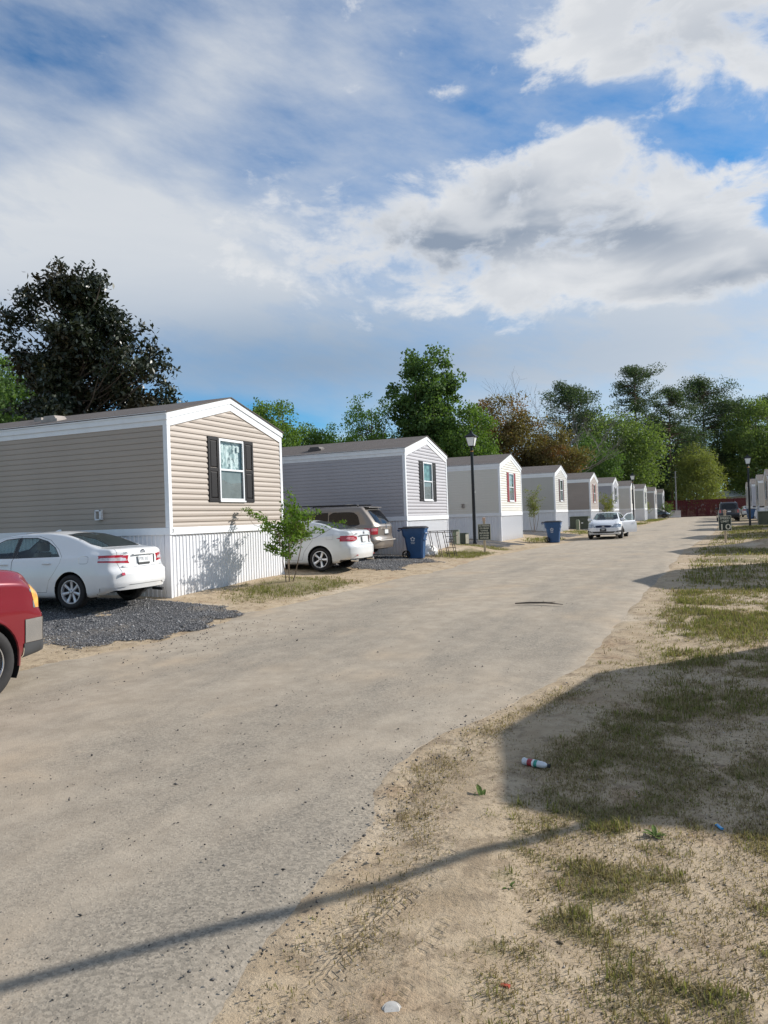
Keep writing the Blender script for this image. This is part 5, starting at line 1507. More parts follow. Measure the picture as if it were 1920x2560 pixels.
# ---- red pickup, only its front corner in the picture
def pickup():
    L, W, H = 5.75, 2.03, 1.92; w = W / 2; P = paint('red_paint', (.21, .010, .018), .15, .25, dirt=.5)
    xo = 1.15; wb = 3.64
    S = dict(L=L, rear=xo, wb=wb, wz=.405, wr=.405, arch=.475, track=w - .13, paint=P, st=110, fall=.55, tuck=.03, crease=.02, mid=.62,
             zt=[(0, 1.36), (1.9, 1.38), (1.94, 1.84), (2.1, H), (3.2, H), (3.75, H - .09), (4.35, 1.49), (4.5, 1.46), (5.2, 1.42), (5.55, 1.365), (L, 1.22)],
             zs=[(0, 1.28), (1.9, 1.28), (2.2, 1.26), (4.2, 1.27), (4.7, 1.29), (5.4, 1.25), (L, 1.12)],
             zl=[(0, .50), (1, .42), (4.2, .40), (5.2, .38), (L, .42)],
             wm=[(0, w * .97), (1, w), (4.5, w), (5.3, w * .985), (L, w * .95)],
             wt=[(0, w * .88), (1.9, w * .88), (2.2, w * .80), (3.5, w * .76), (4.4, w * .82), (L, w * .74)],
             dr=lambda y, z: .05 * (y / w) ** 4, df=lambda y, z: .16 * (y / w) ** 5 + .05 * np.clip((z - .86) / .08, 0, 1) + .05 * np.clip((z - 1.05) / .2, 0, 1),
             rimr=.255, spokes=5, spw=.05, rimmat=CHROME, tw=.27, seats=False)
    S['features'] = [
        dict(name='front_side_window', mat=TINT, poly=[(3.05, 1.30), (4.05, 1.30), (3.72, 1.74), (3.05, 1.77)], view='side', rim=.015, rimname='window_seal', rimmat=BLACKP),
        dict(name='rear_side_window', mat=TINT, poly=[(2.2, 1.30), (2.98, 1.30), (2.98, 1.77), (2.25, 1.77)], view='side', rim=.015, rimname='window_seal', rimmat=BLACKP),
        dict(name='windscreen', mat=CARGLASS, poly=[(3.75, -.68), (4.34, -.74), (4.38, 0), (4.34, .74), (3.75, .68), (3.72, 0)], view='top', lim=lambda c: c.z > 1.45, rim=.02, rimname='window_seal', rimmat=BLACKP, split=False),
        dict(name='front_bumper', mat=CHROME, poly=[(L - .40, .56), (L + .2, .56), (L + .2, .83), (L - .40, .825)], view='side', push=-.010, split=False),
        dict(same=True, name='front_bumper', mat=CHROME, poly=[(-1.2, .56), (1.2, .56), (1.2, .83), (-1.2, .83)], view='front', push=-.010, split=False),
        dict(name='air_dam', mat=mat('dark_grey_plastic', (.055, .058, .062), .55), poly=[(L - .40, .30), (L + .2, .30), (L + .2, .555), (L - .42, .555)], view='side', push=-.012, split=False),
        dict(same=True, name='air_dam', mat=BLACKP, poly=[(-1.2, .30), (1.2, .30), (1.2, .555), (-1.2, .555)], view='front', push=-.012, split=False),
        dict(name='corner_lamp', mat=AMBER, poly=[(L - .22, .945), (L + .2, .945), (L + .2, 1.17), (L - .05, 1.205), (L - .29, 1.215)], view='side', push=-.003),
        dict(name='head_lamp', mat=HEADL, poly=[(.58, .94), (1.1, .94), (1.1, 1.16), (.60, 1.18)], view='front', mirror=True, push=-.003),
        dict(name='grille', mat=CHROME, poly=[(-.55, .92), (.55, .92), (.57, 1.18), (-.57, 1.18)], view='front', push=.03, split=False),
        dict(name='front_door', mat=P, poly=[(3.02, .50), (4.10, .50), (4.12, 1.28), (3.75, 1.78), (3.02, 1.81)], view='side', gap=.008),
        dict(name='hood', mat=P, poly=[(4.42, -.80), (5.45, -.76), (5.62, -.6), (5.68, 0), (5.62, .6), (5.45, .76), (4.42, .80), (4.45, 0)], view='top', lim=lambda c: c.z > 1.18, gap=.009, split=False),
    ]
    r_ = make_car('pickup_truck', S)
    for sd in (1, -1):
        mirror(S, 3.95 - xo, 1.25, sd, P); side_handle(S, 3.2 - xo, 1.06, sd, P, S['made'].get(('front_door', sd)) or r_)
        fl = MB()
        for q in range(17):
            pass
        pts = []
        for q in range(19):
            a = R(-12) + R(204) * q / 18
            x_, z_ = wb + .475 * math.cos(a), .417 + .475 * math.sin(a)
            p, _ = on_side(S, min(x_, L - xo - .05), max(z_, .46), sd)
            pts.append((x_, (p.y if p else sd * .95) + sd * .008, z_))
        MB().tube(pts, .018, 6).build('wheel_arch_lip', P, r_, smooth=True)
    tag(r_, 'red pickup truck at the left edge with chrome bumper, only its front corner showing', 'pickup truck')
    S['root'].location = (0, 0, 0)
    r_.scale = (1.05, 1.05, 1.06)
    seat_car(r_, -8.55, 2.17, 91.5, .01)
    return r_
pickup()
# ------------------------------------------------------------------ street furniture and small things
BLACKM = mat('black_metal', (.012, .012, .013), .35, .3, var=.2)
FROST = mat('frosted_pane', (.80, .80, .76), .35, var=.06)
def lamp_post(x, y, label, h=5.15):
    r_ = empty('lamp_post', (x, y, zg(x, y) - .01)); tag(r_, label, 'lamp post', 'lamp posts along the lane')
    k = h - .78
    MB().lathe([(.001, 0), (.085, 0), (.10, .05), (.078, .10), (.074, k * .4), (.062, k - .1), (.058, k)], 14).build('pole', BLACKM, r_, smooth=40)
    MB().lathe([(.06, k - .16), (.078, k - .14), (.078, k - .10), (.06, k - .08), (.05, k), (.09, k + .03), (.10, k + .06), (.001, k + .06)], 14).build('collar', BLACKM, r_, smooth=30)
    MB().lathe([(.062, k - .2), (.068, k - .19), (.068, k - .165), (.062, k - .155)], 14).build('brass_band', mat('brass_band', (.45, .22, .06), .4, .6), r_, smooth=30)
    b, t, z0, z1 = .12, .205, k + .06, k + .46
    ln = empty_part = None
    mb = MB()
    for sx in (-1, 1):
        for sy in (-1, 1):
            mb.tube([(sx * b, sy * b, z0), (sx * t, sy * t, z1)], .013, 5)
    for s in (-1, 1):
        mb.tube([(-t, s * t, z1), (t, s * t, z1)], .014, 5); mb.tube([(s * t, -t, z1), (s * t, t, z1)], .014, 5)
        mb.tube([(-b, s * b, z0), (b, s * b, z0)], .014, 5); mb.tube([(s * b, -b, z0), (s * b, b, z0)], .014, 5)
    fr = mb.build('lantern_frame', BLACKM, r_)
    for i in range(4):
        c, s = (1, 0, -1, 0)[i], (0, 1, 0, -1)[i]
        def q(w, u, z): return (c * w - s * u, s * w + c * u, z)
        MB().poly(q(b - .004, -b, z0), q(b - .004, b, z0), q(t - .004, t, z1), q(t - .004, -t, z1)).build('pane', FROST, fr, fix=False)
    mb = MB()
    sq = lambda a, z: [(a, a, z), (-a, a, z), (-a, -a, z), (a, -a, z)]
    mb.loft([sq(t + .045, z1 + .005), sq(t + .05, z1 + .025), sq(.10, z1 + .15), sq(.055, z1 + .19), sq(.05, z1 + .235)])
    mb.loft([sq(.035, z1 + .235), sq(.045, z1 + .26), sq(.012, z1 + .31)])
    mb.build('lantern_cap', BLACKM, r_)
    return r_
lamp_post(-9.65, 32.64, 'black lamp post with square lantern beside the cream home')
lamp_post(2.77, 59.1, 'black lamp post near the right edge beyond the speed sign')
lamp_post(-6.75, 78.9, 'black lamp post beside the distant ivory home')
lamp_post(5.45, 107.0, 'small distant lamp post behind the right hand lamp post')
MB().cbox((0, 0, 0), (.055, .03, .06)).build('photocell', mat('white_plastic', (.7, .7, .68), .5), bpy.data.objects['lamp_post'], loc=(.075, 0, 2.35))

# ---- wheeled bins
BINB = mat('blue_bin_plastic', (.014, .075, .20), .42, var=.15, scale=3, bump=.1, bscale=30); LIDB = mat('black_lid_plastic', (.02, .02, .023), .5, var=.2)
EMB = mat('white_print', (.62, .66, .70), .6, var=.1)
def bin_(x, y, yaw, label, emblem=True):
    """front +x, wheels at -x"""
    r_ = empty('wheeled_bin', (x, y, zg(x, y) + .01), R(yaw)); tag(r_, label, 'bin', 'blue wheeled bins')
    mb = MB()
    def ring(a0, a1, w, z, c=.06):
        P = [(a0 + c, -w), (a1 - c, -w), (a1, -w + c), (a1, w - c), (a1 - c, w), (a0 + c, w), (a0, w - c), (a0, -w + c)]
        return [(p, q, z) for p, q in P]
    mb.loft([ring(-.20, .30, .225, .0), ring(-.21, .31, .23, .03), ring(-.29, .35, .275, .62), ring(-.30, .37, .285, .70), ring(-.36, .40, .315, .78), ring(-.385, .415, .325, .98), ring(-.41, .435, .345, .985), ring(-.41, .435, .345, 1.02)])
    mb.build('body', BINB, r_, smooth=25)
    lid = MB()
    lid.loft([ring(-.42, .45, .355, 1.02, .07), ring(-.42, .45, .355, 1.045, .07), ring(-.34, .40, .30, 1.085, .08), ring(-.30, .36, .27, 1.095, .08)])
    lid.hexa([(-.52, -.27, 1.0), (-.40, -.28, 1.02), (-.40, .28, 1.02), (-.52, .27, 1.0), (-.50, -.27, 1.055), (-.38, -.28, 1.06), (-.38, .28, 1.06), (-.50, .27, 1.055)])
    lid.build('lid', LIDB, r_, smooth=30)
    MB().tube([(-.46, -.26, .93), (-.52, -.26, .97), (-.52, .26, .97), (-.46, .26, .93)], .018, 7).build('handle', BINB, r_, smooth=True)
    MB().box(.345, -.17, .60, .385, .17, .64).box(.40, -.2, .83, .43, .2, .87).tube([(.40, -.2, .85), (.45, -.1, .85), (.45, .1, .85), (.40, .2, .85)], .016, 6).build('lift_bar', BINB, r_)
    for s in (-1, 1):
        w = MB(); w.lathe([(.135, -.03), (.142, -.02), (.142, .02), (.135, .03), (.105, .034), (.10, .02)], 20, axis='y')
        o = w.build('wheel', RUBBER, r_, smooth=40, loc=(-.24, s * .295, .142))
        h = MB()
        for k in range(6):
            a = 2 * math.pi * k / 6
            h.tube([(0, 0, 0), (.108 * math.cos(a), 0, .108 * math.sin(a))], .013, 5)
        h.lathe([(.001, .026), (.03, .026), (.03, -.026), (.001, -.026)], 10, axis='y'); h.build('hub', BLACKP, o)
    MB().tube([(-.24, -.3, .142), (-.24, .3, .142)], .012, 6).build('axle', BLACKP, r_)
    if emblem:
        # five-petal star print on the visible side
        cx_, cz_, yy = .0, .66, -.2835
        mb = MB()
        for k in range(5):
            a = math.pi / 2 + 2 * math.pi * k / 5
            for s in (-1, 1):
                p0 = (cx_ + .030 * math.cos(a + s * .62), cz_ + .030 * math.sin(a + s * .62)); p1 = (cx_ + .075 * math.cos(a + s * .42), cz_ + .075 * math.sin(a + s * .42))
                p2 = (cx_ + .085 * math.cos(a), cz_ + .085 * math.sin(a)); p3 = (cx_ + .055 * math.cos(a), cz_ + .055 * math.sin(a))
                sl = lambda p: (p[0], yy - .003 - (p[1] - .62) * (.06 / .6), p[1])
                mb.poly(*[sl(p) for p in ((p0, p1, p2, p3) if s > 0 else (p3, p2, p1, p0))])
        for (w, z) in ((.075, .545), (.055, .52), (.065, .50)):
            sl = lambda a, z: (a, yy - .003 - (z - .62) * (.06 / .6), z)
            mb.poly(sl(-w, z), sl(w, z), sl(w, z + .010), sl(-w, z + .010))
        o = mb.build('emblem', EMB, r_, fix=False)
    return r_
bin_(-9.28, 24.12, 8, 'blue wheeled bin with white star print in front of the lavender grey home')
bin_(-7.2, 38.2, 2, 'blue wheeled bin with white star print near the white compact sedan')
bin_(4.25, 88.0, 190, 'blue wheeled bin at the far right beside the lamp post', False)

# ---- signs
POSTM = mat('tan_timber', (.50, .40, .27), .7, var=.25, scale=4, bump=.3, bscale=30, vlong=(1, 1, .15))
GREEN = mat('dark_green_sign', (.018, .026, .016), .5, var=.15); CREAM = mat('cream_lettering', (.62, .60, .48), .5, var=.08)
def sign(x, y, yaw, lines, label, ph=1.40, bw=.50, bh=.64, bz=.53):
    r_ = empty('notice_sign', (x, y, zg(x, y) - .02), R(yaw)); tag(r_, label, 'sign', 'green signs on timber posts')
    p = MB(); p.box(-.045, -.045, 0, .045, .045, ph - .12); p.build('post', POSTM, r_, bevel=.005)
    c = MB(); sq = lambda a, z: [(a, a, z), (-a, a, z), (-a, -a, z), (a, -a, z)]
    c.loft([sq(.047, ph - .12), sq(.058, ph - .11), sq(.058, ph - .075), sq(.047, ph - .06), sq(.066, ph - .015), sq(.066, ph), sq(.01, ph + .035)]); c.build('post_cap', mat('pink_tan_cap', (.52, .36, .27), .7), r_)
    b = MB().box(-bw / 2, -.075, bz, bw / 2, -.05, bz + bh).build('board', GREEN, r_, bevel=.004)
    f = MB(); t = .018
    f.box(-bw / 2, -.0775, bz, bw / 2, -.0755, bz + t).box(-bw / 2, -.0775, bz + bh - t, bw / 2, -.0755, bz + bh).box(-bw / 2, -.0775, bz + t, -bw / 2 + t, -.0755, bz + bh - t).box(bw / 2 - t, -.0775, bz + t, bw / 2, -.0755, bz + bh - t)
    f.build('border', CREAM, b)
    for (s, size, zz, wd) in lines:
        text_mesh('lettering', s, size, CREAM, b, (0, -.0775, bz + bh * zz), (math.pi / 2, 0, 0), .0015, wd, bold=.002)
    return r_
sign(-8.06, 28.6, 14, [('NO PARKING', .088, .885, .41), ('ON GRASS', .088, .735, .36), ('TOWING', .088, .585, .29), ('ENFORCED', .088, .435, .37), ('AT OWNER', .088, .285, .35), ('EXPENSE', .088, .135, .32)],
     'dark green no parking sign on timber post before the lamp post')
sign(.68, 34.9, -4, [('SPEED', .135, .83, .38), ('LIMIT', .125, .62, .31), ('10', .34, .25, .38)], 'dark green speed limit ten sign on timber post on the right verge')

# ---- utility boxes
UG = mat('green_pedestal', (.15, .19, .125), .5, var=.12); UG2 = mat('olive_cabinet', (.045, .058, .038), .5, var=.15)
def pedestal(x, y, w, d, h, m_, label, yaw=0, dome=True):
    r_ = empty('utility_pedestal', (x, y, zg(x, y) - .03), R(yaw)); tag(r_, label, 'utility box', 'green utility boxes')
    mb = MB()
    n = 10; ring = lambda k, z: [(k * w / 2 * max(-1, min(1, 1.3 * math.cos(2 * math.pi * i / n + .3))), k * d / 2 * max(-1, min(1, 1.3 * math.sin(2 * math.pi * i / n + .3))), z) for i in range(n)]
    mb.loft([ring(1.0, 0), ring(.98, h * .93), ring(.92, h * .97), ring(.6, h)]) if dome else mb.loft([ring(1, 0), ring(.98, h - .03), ring(.95, h)])
    mb.build('casing', m_, r_, smooth=40)
    MB().box(w / 2 - .015, -d * .3, h * .1, w / 2 + .012, d * .3, h * .88).build('cover_plate', mat('pale_plate', (.55, .52, .42), .5), r_)
pedestal(-10.12, 31.4, .25, .25, .68, UG, 'tall pale green utility pedestal left of the lamp post', -40)
pedestal(-9.98, 32.15, .34, .3, .52, UG2, 'short olive utility pedestal at the foot of the lamp post', -30, False)
pedestal(-8.72, 56.0, .24, .24, .80, UG, 'pale green utility pedestal before the olive cabinet')
def cabinet(x, y, w, d, h, yaw, label):
    r_ = empty('transformer_cabinet', (x, y, zg(x, y) - .05), R(yaw)); tag(r_, label, 'utility cabinet', 'olive transformer cabinets')
    MB().box(-w / 2 - .1, -d / 2 - .1, -.05, w / 2 + .1, d / 2 + .1, .07).build('pad', mat('concrete_pad', (.42, .40, .37), .9, var=.2), r_)
    MB().hexa([(-w / 2, -d / 2, .07), (w / 2, -d / 2, .07), (w / 2, d / 2, .07), (-w / 2, d / 2, .07), (-w / 2, -d / 2 + .03, h - .05), (w / 2, -d / 2 + .03, h - .05), (w / 2, d / 2, h), (-w / 2, d / 2, h)]).build('casing', UG2, r_, bevel=.015)
    MB().hexa([(-w / 2 - .02, -d / 2 + .0, h - .05), (w / 2 + .02, -d / 2 + .0, h - .05), (w / 2 + .02, d / 2 + .02, h), (-w / 2 - .02, d / 2 + .02, h), (-w / 2 - .02, -d / 2 + .02, h), (w / 2 + .02, -d / 2 + .02, h), (w / 2 + .02, d / 2 + .02, h + .04), (-w / 2 - .02, d / 2 + .02, h + .04)]).build('lid', UG2, r_, bevel=.01)
    MB().box(-.004, -d / 2 - .004, .12, .004, -d / 2 + .02, h - .1).build('door_seam', GAPM, r_)
    MB().box(w * .12, -d / 2 - .006, h * .48, w * .12 + .14, -d / 2 + .03, h * .56).build('warning_label', PLATE, r_)
    MB().box(w / 2 - .02, -d * .2, h * .25, w / 2 + .06, d * .2, h * .7).build('side_box', UG, r_)
cabinet(-8.85, 57.9, 1.35, .95, 1.0, 0, 'olive transformer cabinet beside the white compact sedan')
cabinet(4.2, 62.0, 1.5, 1.1, 1.05, 0, 'olive transformer cabinet cut off by the right edge')

# ---- folded metal rack and plastic sheet by the second home
RUST = mat('rusty_black_steel', (.045, .030, .024), .6, .3, var=.4, scale=8)
r_ = empty('metal_rack', (-9.0, 25.0, zg(-9.0, 25.0)), R(28)); tag(r_, 'rusty black folding metal rack leaning by the lavender grey home', 'rack')
for y0, hh in ((0.0, .92), (.42, .86)):
    fr = MB()
    for k in range(4): fr.tube([(.12 + k * .26, y0 - .08, .0), (-.02 + k * .26, y0 + .06, hh)], .013, 5)
    fr.tube([(-.10, y0 + .06, hh), (1.0, y0 + .06, hh)], .013, 5)
    if y0 > 0:
        for q in range(4): fr.tube([(.10 + .5, y0 - .06 + q * .03, .1 + q * .2), (.96, y0 - .06 + q * .03, .1 + q * .2)], .011, 5)
    fr.build('frame', RUST, r_)
for q in range(3): MB().tube([(.55 + q * .2, .0, .15 + q * .3), (.55 + q * .2, .42, .12 + q * .3)], .011, 5).build('rung', RUST, r_)
SHEET = mat('clear_plastic_sheet', (.72, .72, .70), .35, var=.15, scale=7, bump=.6, bscale=14, bdist=.03)
V = []; F = []
for i in range(13):
    for j in range(10):
        a = i / 12; b = j / 9
        rr = math.sin(math.pi * a) ** .5
        zz = .46 * math.sin(math.pi * b * .5 + .05) * (1 - .5 * abs(a - .5)) * 1.0
        yy = .22 * math.cos(math.pi * b * .5) * (1 + .3 * math.sin(i * 2.1 + j))
        V.append((a * .85 - .4 + .03 * math.sin(j * 1.9 + i), -yy * rr, zz * rr + .02 * math.sin(i * 1.7 + j * 2.3)))
for i in range(12):
    for j in range(9): F.append((i * 10 + j, (i + 1) * 10 + j, (i + 1) * 10 + j + 1, i * 10 + j + 1))
me = bpy.data.meshes.new('plastic_sheet'); me.from_pydata(V, [], F); me.materials.append(SHEET); me.polygons.foreach_set('use_smooth', [True] * len(F))
o = link_mesh('plastic_sheet', me, None, (-9.28, 25.45, zg(-9.3, 25.4) - .01)); o.rotation_euler = (0, 0, R(60))
sol = o.modifiers.new('solid', 'SOLIDIFY'); sol.thickness = .004
tag(o, 'crumpled pale plastic sheet lying behind the metal rack', 'plastic sheet')

# ---- far end: fence, barrier, poles, shed
FY = 135.0
REDF = mat('red_fence_boards', (.105, .013, .016), .8, var=.25, scale=1.5, vlong=(3, 1, .3))
fn = empty('board_fence', (-8.0, FY, zg(-8, FY) - .05)); tag(fn, 'tall dark red board fence closing the end of the lane', 'fence')
nb = 150; bw = 22.0 / nb; J = MB()
for k in range(nb):
    h = 2.85 + .03 * math.sin(k * 1.7) + .02 * math.sin(k * .37)
    J.box(k * bw + .004, -.012 - .004 * (k % 3), 0, (k + 1) * bw - .004, .012, h)
J.build('boards', REDF, fn)['kind'] = 'stuff'
for k in range(10):
    MB().box(k * 2.4, .02, 0, k * 2.4 + .1, .12, 2.8).build('post', REDF, fn)
for z in (.5, 1.5, 2.5): MB().box(0, .0125, z, 22, .05, z + .09).build('rail', REDF, fn)
bx = empty('concrete_barrier', (-4.9, 126.5, zg(-4.9, 126.5)), R(3)); tag(bx, 'pale concrete road barrier in front of the red fence', 'barrier')
P = [(-.32, 0), (.32, 0), (.30, .10), (.16, .32), (.10, 1.12), (-.10, 1.12), (-.16, .32), (-.30, .10)]
MB().prism(P, 'x', -1.1, 1.1).build('block', mat('pale_concrete', (.56, .52, .51), .85, var=.12, scale=1.5), bx, bevel=.02)
MB().box(-.05, -.34, .9, .25, -.1, 1.0).build('lifting_slot', BLACKP, bx)
up = empty('utility_pole', (-4.55, 131.0, zg(-4.6, 131) - .1)); tag(up, 'thin grey pole rising behind the concrete barrier', 'pole')
MB().lathe([(.12, 0), (.11, 3), (.085, 7.6), (.001, 7.62)], 10).build('shaft', mat('grey_pole', (.30, .29, .28), .8, var=.15), up, smooth=True)
MB().box(-.3, -.05, 6.6, .3, .05, 6.7).build('crossarm', mat('grey_pole', (.30, .29, .28), .8), up)
up = empty('fence_post', (-5.55, 124.5, zg(-5.5, 124.5) - .05)); tag(up, 'dark slim post left of the concrete barrier', 'post')
MB().lathe([(.05, 0), (.05, 2.3), (.07, 2.32), (.07, 2.4), (.001, 2.42)], 8).build('shaft', RUST, up)
MB().box(-.07, -.06, 2.1, .07, -.045, 2.25).build('reflector', REDL, up)
ms = empty('metal_shed', (6.3, 158.0, zg(6, 158))); tag(ms, 'low shed with white metal roof behind the red fence', 'shed')
mb = MB().box(-4.2, 0, 0, 4.2, 5, 3.4); mb.build('wall', mat('shed_wall', (.42, .40, .33), .7), ms)
mb = MB()
for k in range(28):
    a = -4.6 + k * 9.2 / 28; b = a + 9.2 / 28
    mb.hexa([(a, -.5, 3.45), (b - .02, -.5, 3.45), (b - .02, 3, 4.6), (a, 3, 4.6), (a, -.5, 3.5), (b - .02, -.5, 3.5), (b - .02, 3, 4.65), (a, 3, 4.65)])
mb.build('roof', mat('white_metal_roof', (.72, .74, .72), .35, .2, var=.12), ms)['kind'] = 'stuff'

# ---- litter on the near verge
def bottle():
    x, y = -1.25, 5.62
    r_ = empty('plastic_bottle', (x, y, float(zsurf(x, y)) + .034), R(-14)); tag(r_, 'crushed plastic bottle with red and green label lying on the sand', 'bottle')
    cl = mat('clear_bottle', (.58, .60, .62), .12, var=.1, scale=20, coat=.5)
    prof = [(.001, -.105), (.026, -.105), (.031, -.095), (.029, -.07), (.032, -.06), (.032, .02), (.029, .03), (.031, .045), (.020, .078), (.012, .092), (.012, .100)]
    n = 16; mb = MB()
    rings = []
    for (q, h) in prof: rings.append([(h, q * math.cos(2 * math.pi * j / n), q * math.sin(2 * math.pi * j / n) * (.82 if -.08 < h < .05 else 1)) for j in range(n)])
    mb.loft(rings); mb.build('body', cl, r_, smooth=40)
    for (a, b, c, nm) in ((-.060, -.022, (.34, .03, .04), 'red_label'), (-.022, -.006, (.75, .76, .74), 'white_label'), (-.006, .020, (.03, .26, .20), 'green_label')):
        m2 = MB(); m2.loft([[(h, .0328 * math.cos(2 * math.pi * j / n), .0328 * .82 * math.sin(2 * math.pi * j / n)) for j in range(n)] for h in (a, b)], cap0=False, cap1=False)
        m2.build('label', mat(nm, c, .4, var=.3, scale=30), r_, smooth=True)
    MB().lathe([(.0145, .098), (.0145, .116), (.001, .117)], 12, axis='x').build('cap', BLACKP, r_, smooth=30)
bottle()
x, y = .0, 4.96
r_ = empty('lighter', (x, y, float(zsurf(x, y)) + .012), R(118)); tag(r_, 'small blue lighter lying on the sand at the right', 'lighter')
MB().prism([(.012 * math.cos(a), .007 * math.sin(a)) for a in [2 * math.pi * k / 12 for k in range(12)]], 'x', -.035, .028).build('body', mat('blue_lighter', (.02, .30, .62), .25, var=.05, coat=.5), r_, smooth=50)
MB().box(.028, -.008, -.005, .044, .008, .006).build('hood', mat('yellow_metal', (.60, .45, .10), .35, .6), r_, bevel=.002)
x, y = -1.22, 2.74
r_ = empty('cup_lid', (x, y, float(zsurf(x, y)) + .006), 0, R(20), R(10)); tag(r_, 'white plastic cup lid at the bottom edge of the picture', 'cup lid')
MB().lathe([(.001, .016), (.030, .016), (.034, .010), (.040, .010), (.044, .002), (.041, -.004)], 20).build('disc', mat('dusty_white_plastic', (.52, .49, .44), .6, var=.2, scale=30), r_, smooth=40)
x, y = -.84, 3.05
o = MB().hexa([(-.02, -.008, 0), (.02, -.01, 0), (.022, .008, .002), (-.018, .01, .002), (-.02, -.006, .006), (.016, -.01, .010), (.02, .008, .008), (-.016, .008, .007)]).build('red_wrapper_scrap', mat('red_scrap', (.42, .06, .03), .5), None, loc=(x, y, float(zsurf(x, y)) + .004))
tag(o, 'tiny red wrapper scrap on the near sand', 'wrapper')
stick = MB(); stick.tube([(-.45, 0, .02), (-.2, .05, .03), (.1, .03, .035), (.42, -.06, .02)], [.012, .018, .016, .006], 6); stick.tube([(.1, .03, .035), (.25, .12, .04)], [.010, .004], 5)
o = stick.build('fallen_branch', mat('grey_bark', (.10, .075, .055), .9, var=.3), None, smooth=True, loc=(-2.8, 13.4, zg(-2.8, 13.4) + .03)); tag(o, 'dark fallen branch lying on the middle of the road', 'branch')

# ---- service cable from the first home on the right to a pole behind the camera
pz = zg(-6.6, -3.9)
pl = empty('utility_pole', (-6.6, -3.9, pz - .1)); tag(pl, 'timber utility pole behind the camera carrying the service cable', 'pole')
MB().lathe([(.15, 0), (.14, 3), (.11, 8.6), (.001, 8.65)], 12).build('shaft', mat('timber_pole', (.16, .12, .085), .9, var=.3, vlong=(1, 1, .1)), pl, smooth=True)
MB().box(-.6, -.05, 8.1, .6, .05, 8.22).build('crossarm', mat('timber_pole', (.16, .12, .085), .9), pl)
A_ = Vector((4.6, 10.2, 4.05)); B_ = Vector((-6.6, -3.9, 8.1)); pts = []
for k in range(41):
    t = k / 40; p = A_.lerp(B_, t); p.z -= .22 * 4 * t * (1 - t); pts.append(p)
o = MB().tube(pts, .052, 6).build('service_cable', BLACKP, None, smooth=True); tag(o, 'black overhead service cable running from the right hand home', 'cable')
# ------------------------------------------------------------------ trees
def leaf_material(name, c1, c2, c3=None, trans=.35, gloss=.62):
    if name in MATS: return MATS[name]
    m = bpy.data.materials.new(name); m.use_nodes = True; MATS[name] = m
    t = m.node_tree; n = NT(t); t.nodes.remove(t.nodes['Principled BSDF']); out = t.nodes['Material Output']
    v = n.node('ShaderNodeTexCoord').outputs['Object']
    w = n.node('ShaderNodeAttribute', attribute_name='tone').outputs['Fac']
    col = n.mix(w, c1, c2)
    if c3: col = n.mix(n.sstep(n.noise(v, .45, 3, .6), .50, .68), col, c3)
    d = n.node('ShaderNodeBsdfPrincipled'); n.put(d.inputs['Base Color'], col); d.inputs['Roughness'].default_value = gloss; d.inputs['Specular IOR Level'].default_value = .5 if gloss < .4 else .15
    tr = n.node('ShaderNodeBsdfTranslucent'); n.put(tr.inputs[0], n.mix(1.0, col, (1.25, 1.35, .55), 'MULTIPLY'))
    mx = n.node('ShaderNodeMixShader'); mx.inputs[0].default_value = trans
    t.links.new(d.outputs[0], mx.inputs[1]); t.links.new(tr.outputs[0], mx.inputs[2]); t.links.new(mx.outputs[0], out.inputs[0])
    return m
def clipn(rng, n, k=1.7):
    g = rng.normal(size=(n, 3)); r_ = np.linalg.norm(g, axis=1); f = np.where(r_ > k, k * rng.random(n) ** .5 / np.maximum(r_, 1e-6), 1.0)
    return g * f[:, None]
def leaves_mesh(name, C, size, asp, mat_, rng, up=.35, droop=0.0):
    """C: (n,3) leaf positions; one folded diamond per leaf"""
    n = len(C)
    d = rng.normal(size=(n, 3)); d[:, 2] -= droop; d /= np.linalg.norm(d, axis=1)[:, None]
    nn = rng.normal(size=(n, 3)); nn[:, 2] += up * 2; nn -= d * (nn * d).sum(1)[:, None]; nn /= np.linalg.norm(nn, axis=1)[:, None] + 1e-9
    s = np.cross(d, nn)
    L = size * rng.uniform(.6, 1.25, n)[:, None]; W = L * asp
    V = np.stack([C - d * L * .5, C + s * W * .5 - nn * W * .12 + d * L * .05, C + d * L * .5, C - s * W * .5 - nn * W * .12 + d * L * .05], 1).reshape(-1, 3)
    me = mesh_np(name, V, np.arange(4 * n), 4, mat_)
    a = me.attributes.new('tone', 'FLOAT', 'POINT'); a.data.foreach_set('value', np.repeat(rng.random(n), 4).astype(np.float32))
    return me
BARK = mat('brown_bark', (.11, .085, .065), .9, var=.35, scale=5, bump=.6, bscale=18, bdist=.03, vlong=(1, 1, .3)); PBARK = mat('pine_bark', (.12, .075, .055), .9, var=.35, scale=5, bump=.6, bscale=14, bdist=.03)
GBARK = mat('grey_bark_limbs', (.22, .19, .165), .9, var=.25, scale=5); SBARK = mat('smooth_stem', (.20, .145, .10), .7, var=.3, scale=9)

def limb(mb, a, b, r0, r1, rng, wob=.08, n=5, sag=0.0, sides=5):
    a = np.array(a, float); b = np.array(b, float); L = np.linalg.norm(b - a)
    P = []
    o = rng.normal(size=3) * wob * L
    for i in range(n + 1):
        t = i / n; p = a + (b - a) * t + o * math.sin(math.pi * t) + rng.normal(size=3) * wob * .25 * L * math.sin(math.pi * t)
        p[2] += sag * L * math.sin(math.pi * t)
        P.append(tuple(p))
    mb.tube(P, [r0 + (r1 - r0) * i / n for i in range(n + 1)], sides, cap=False)

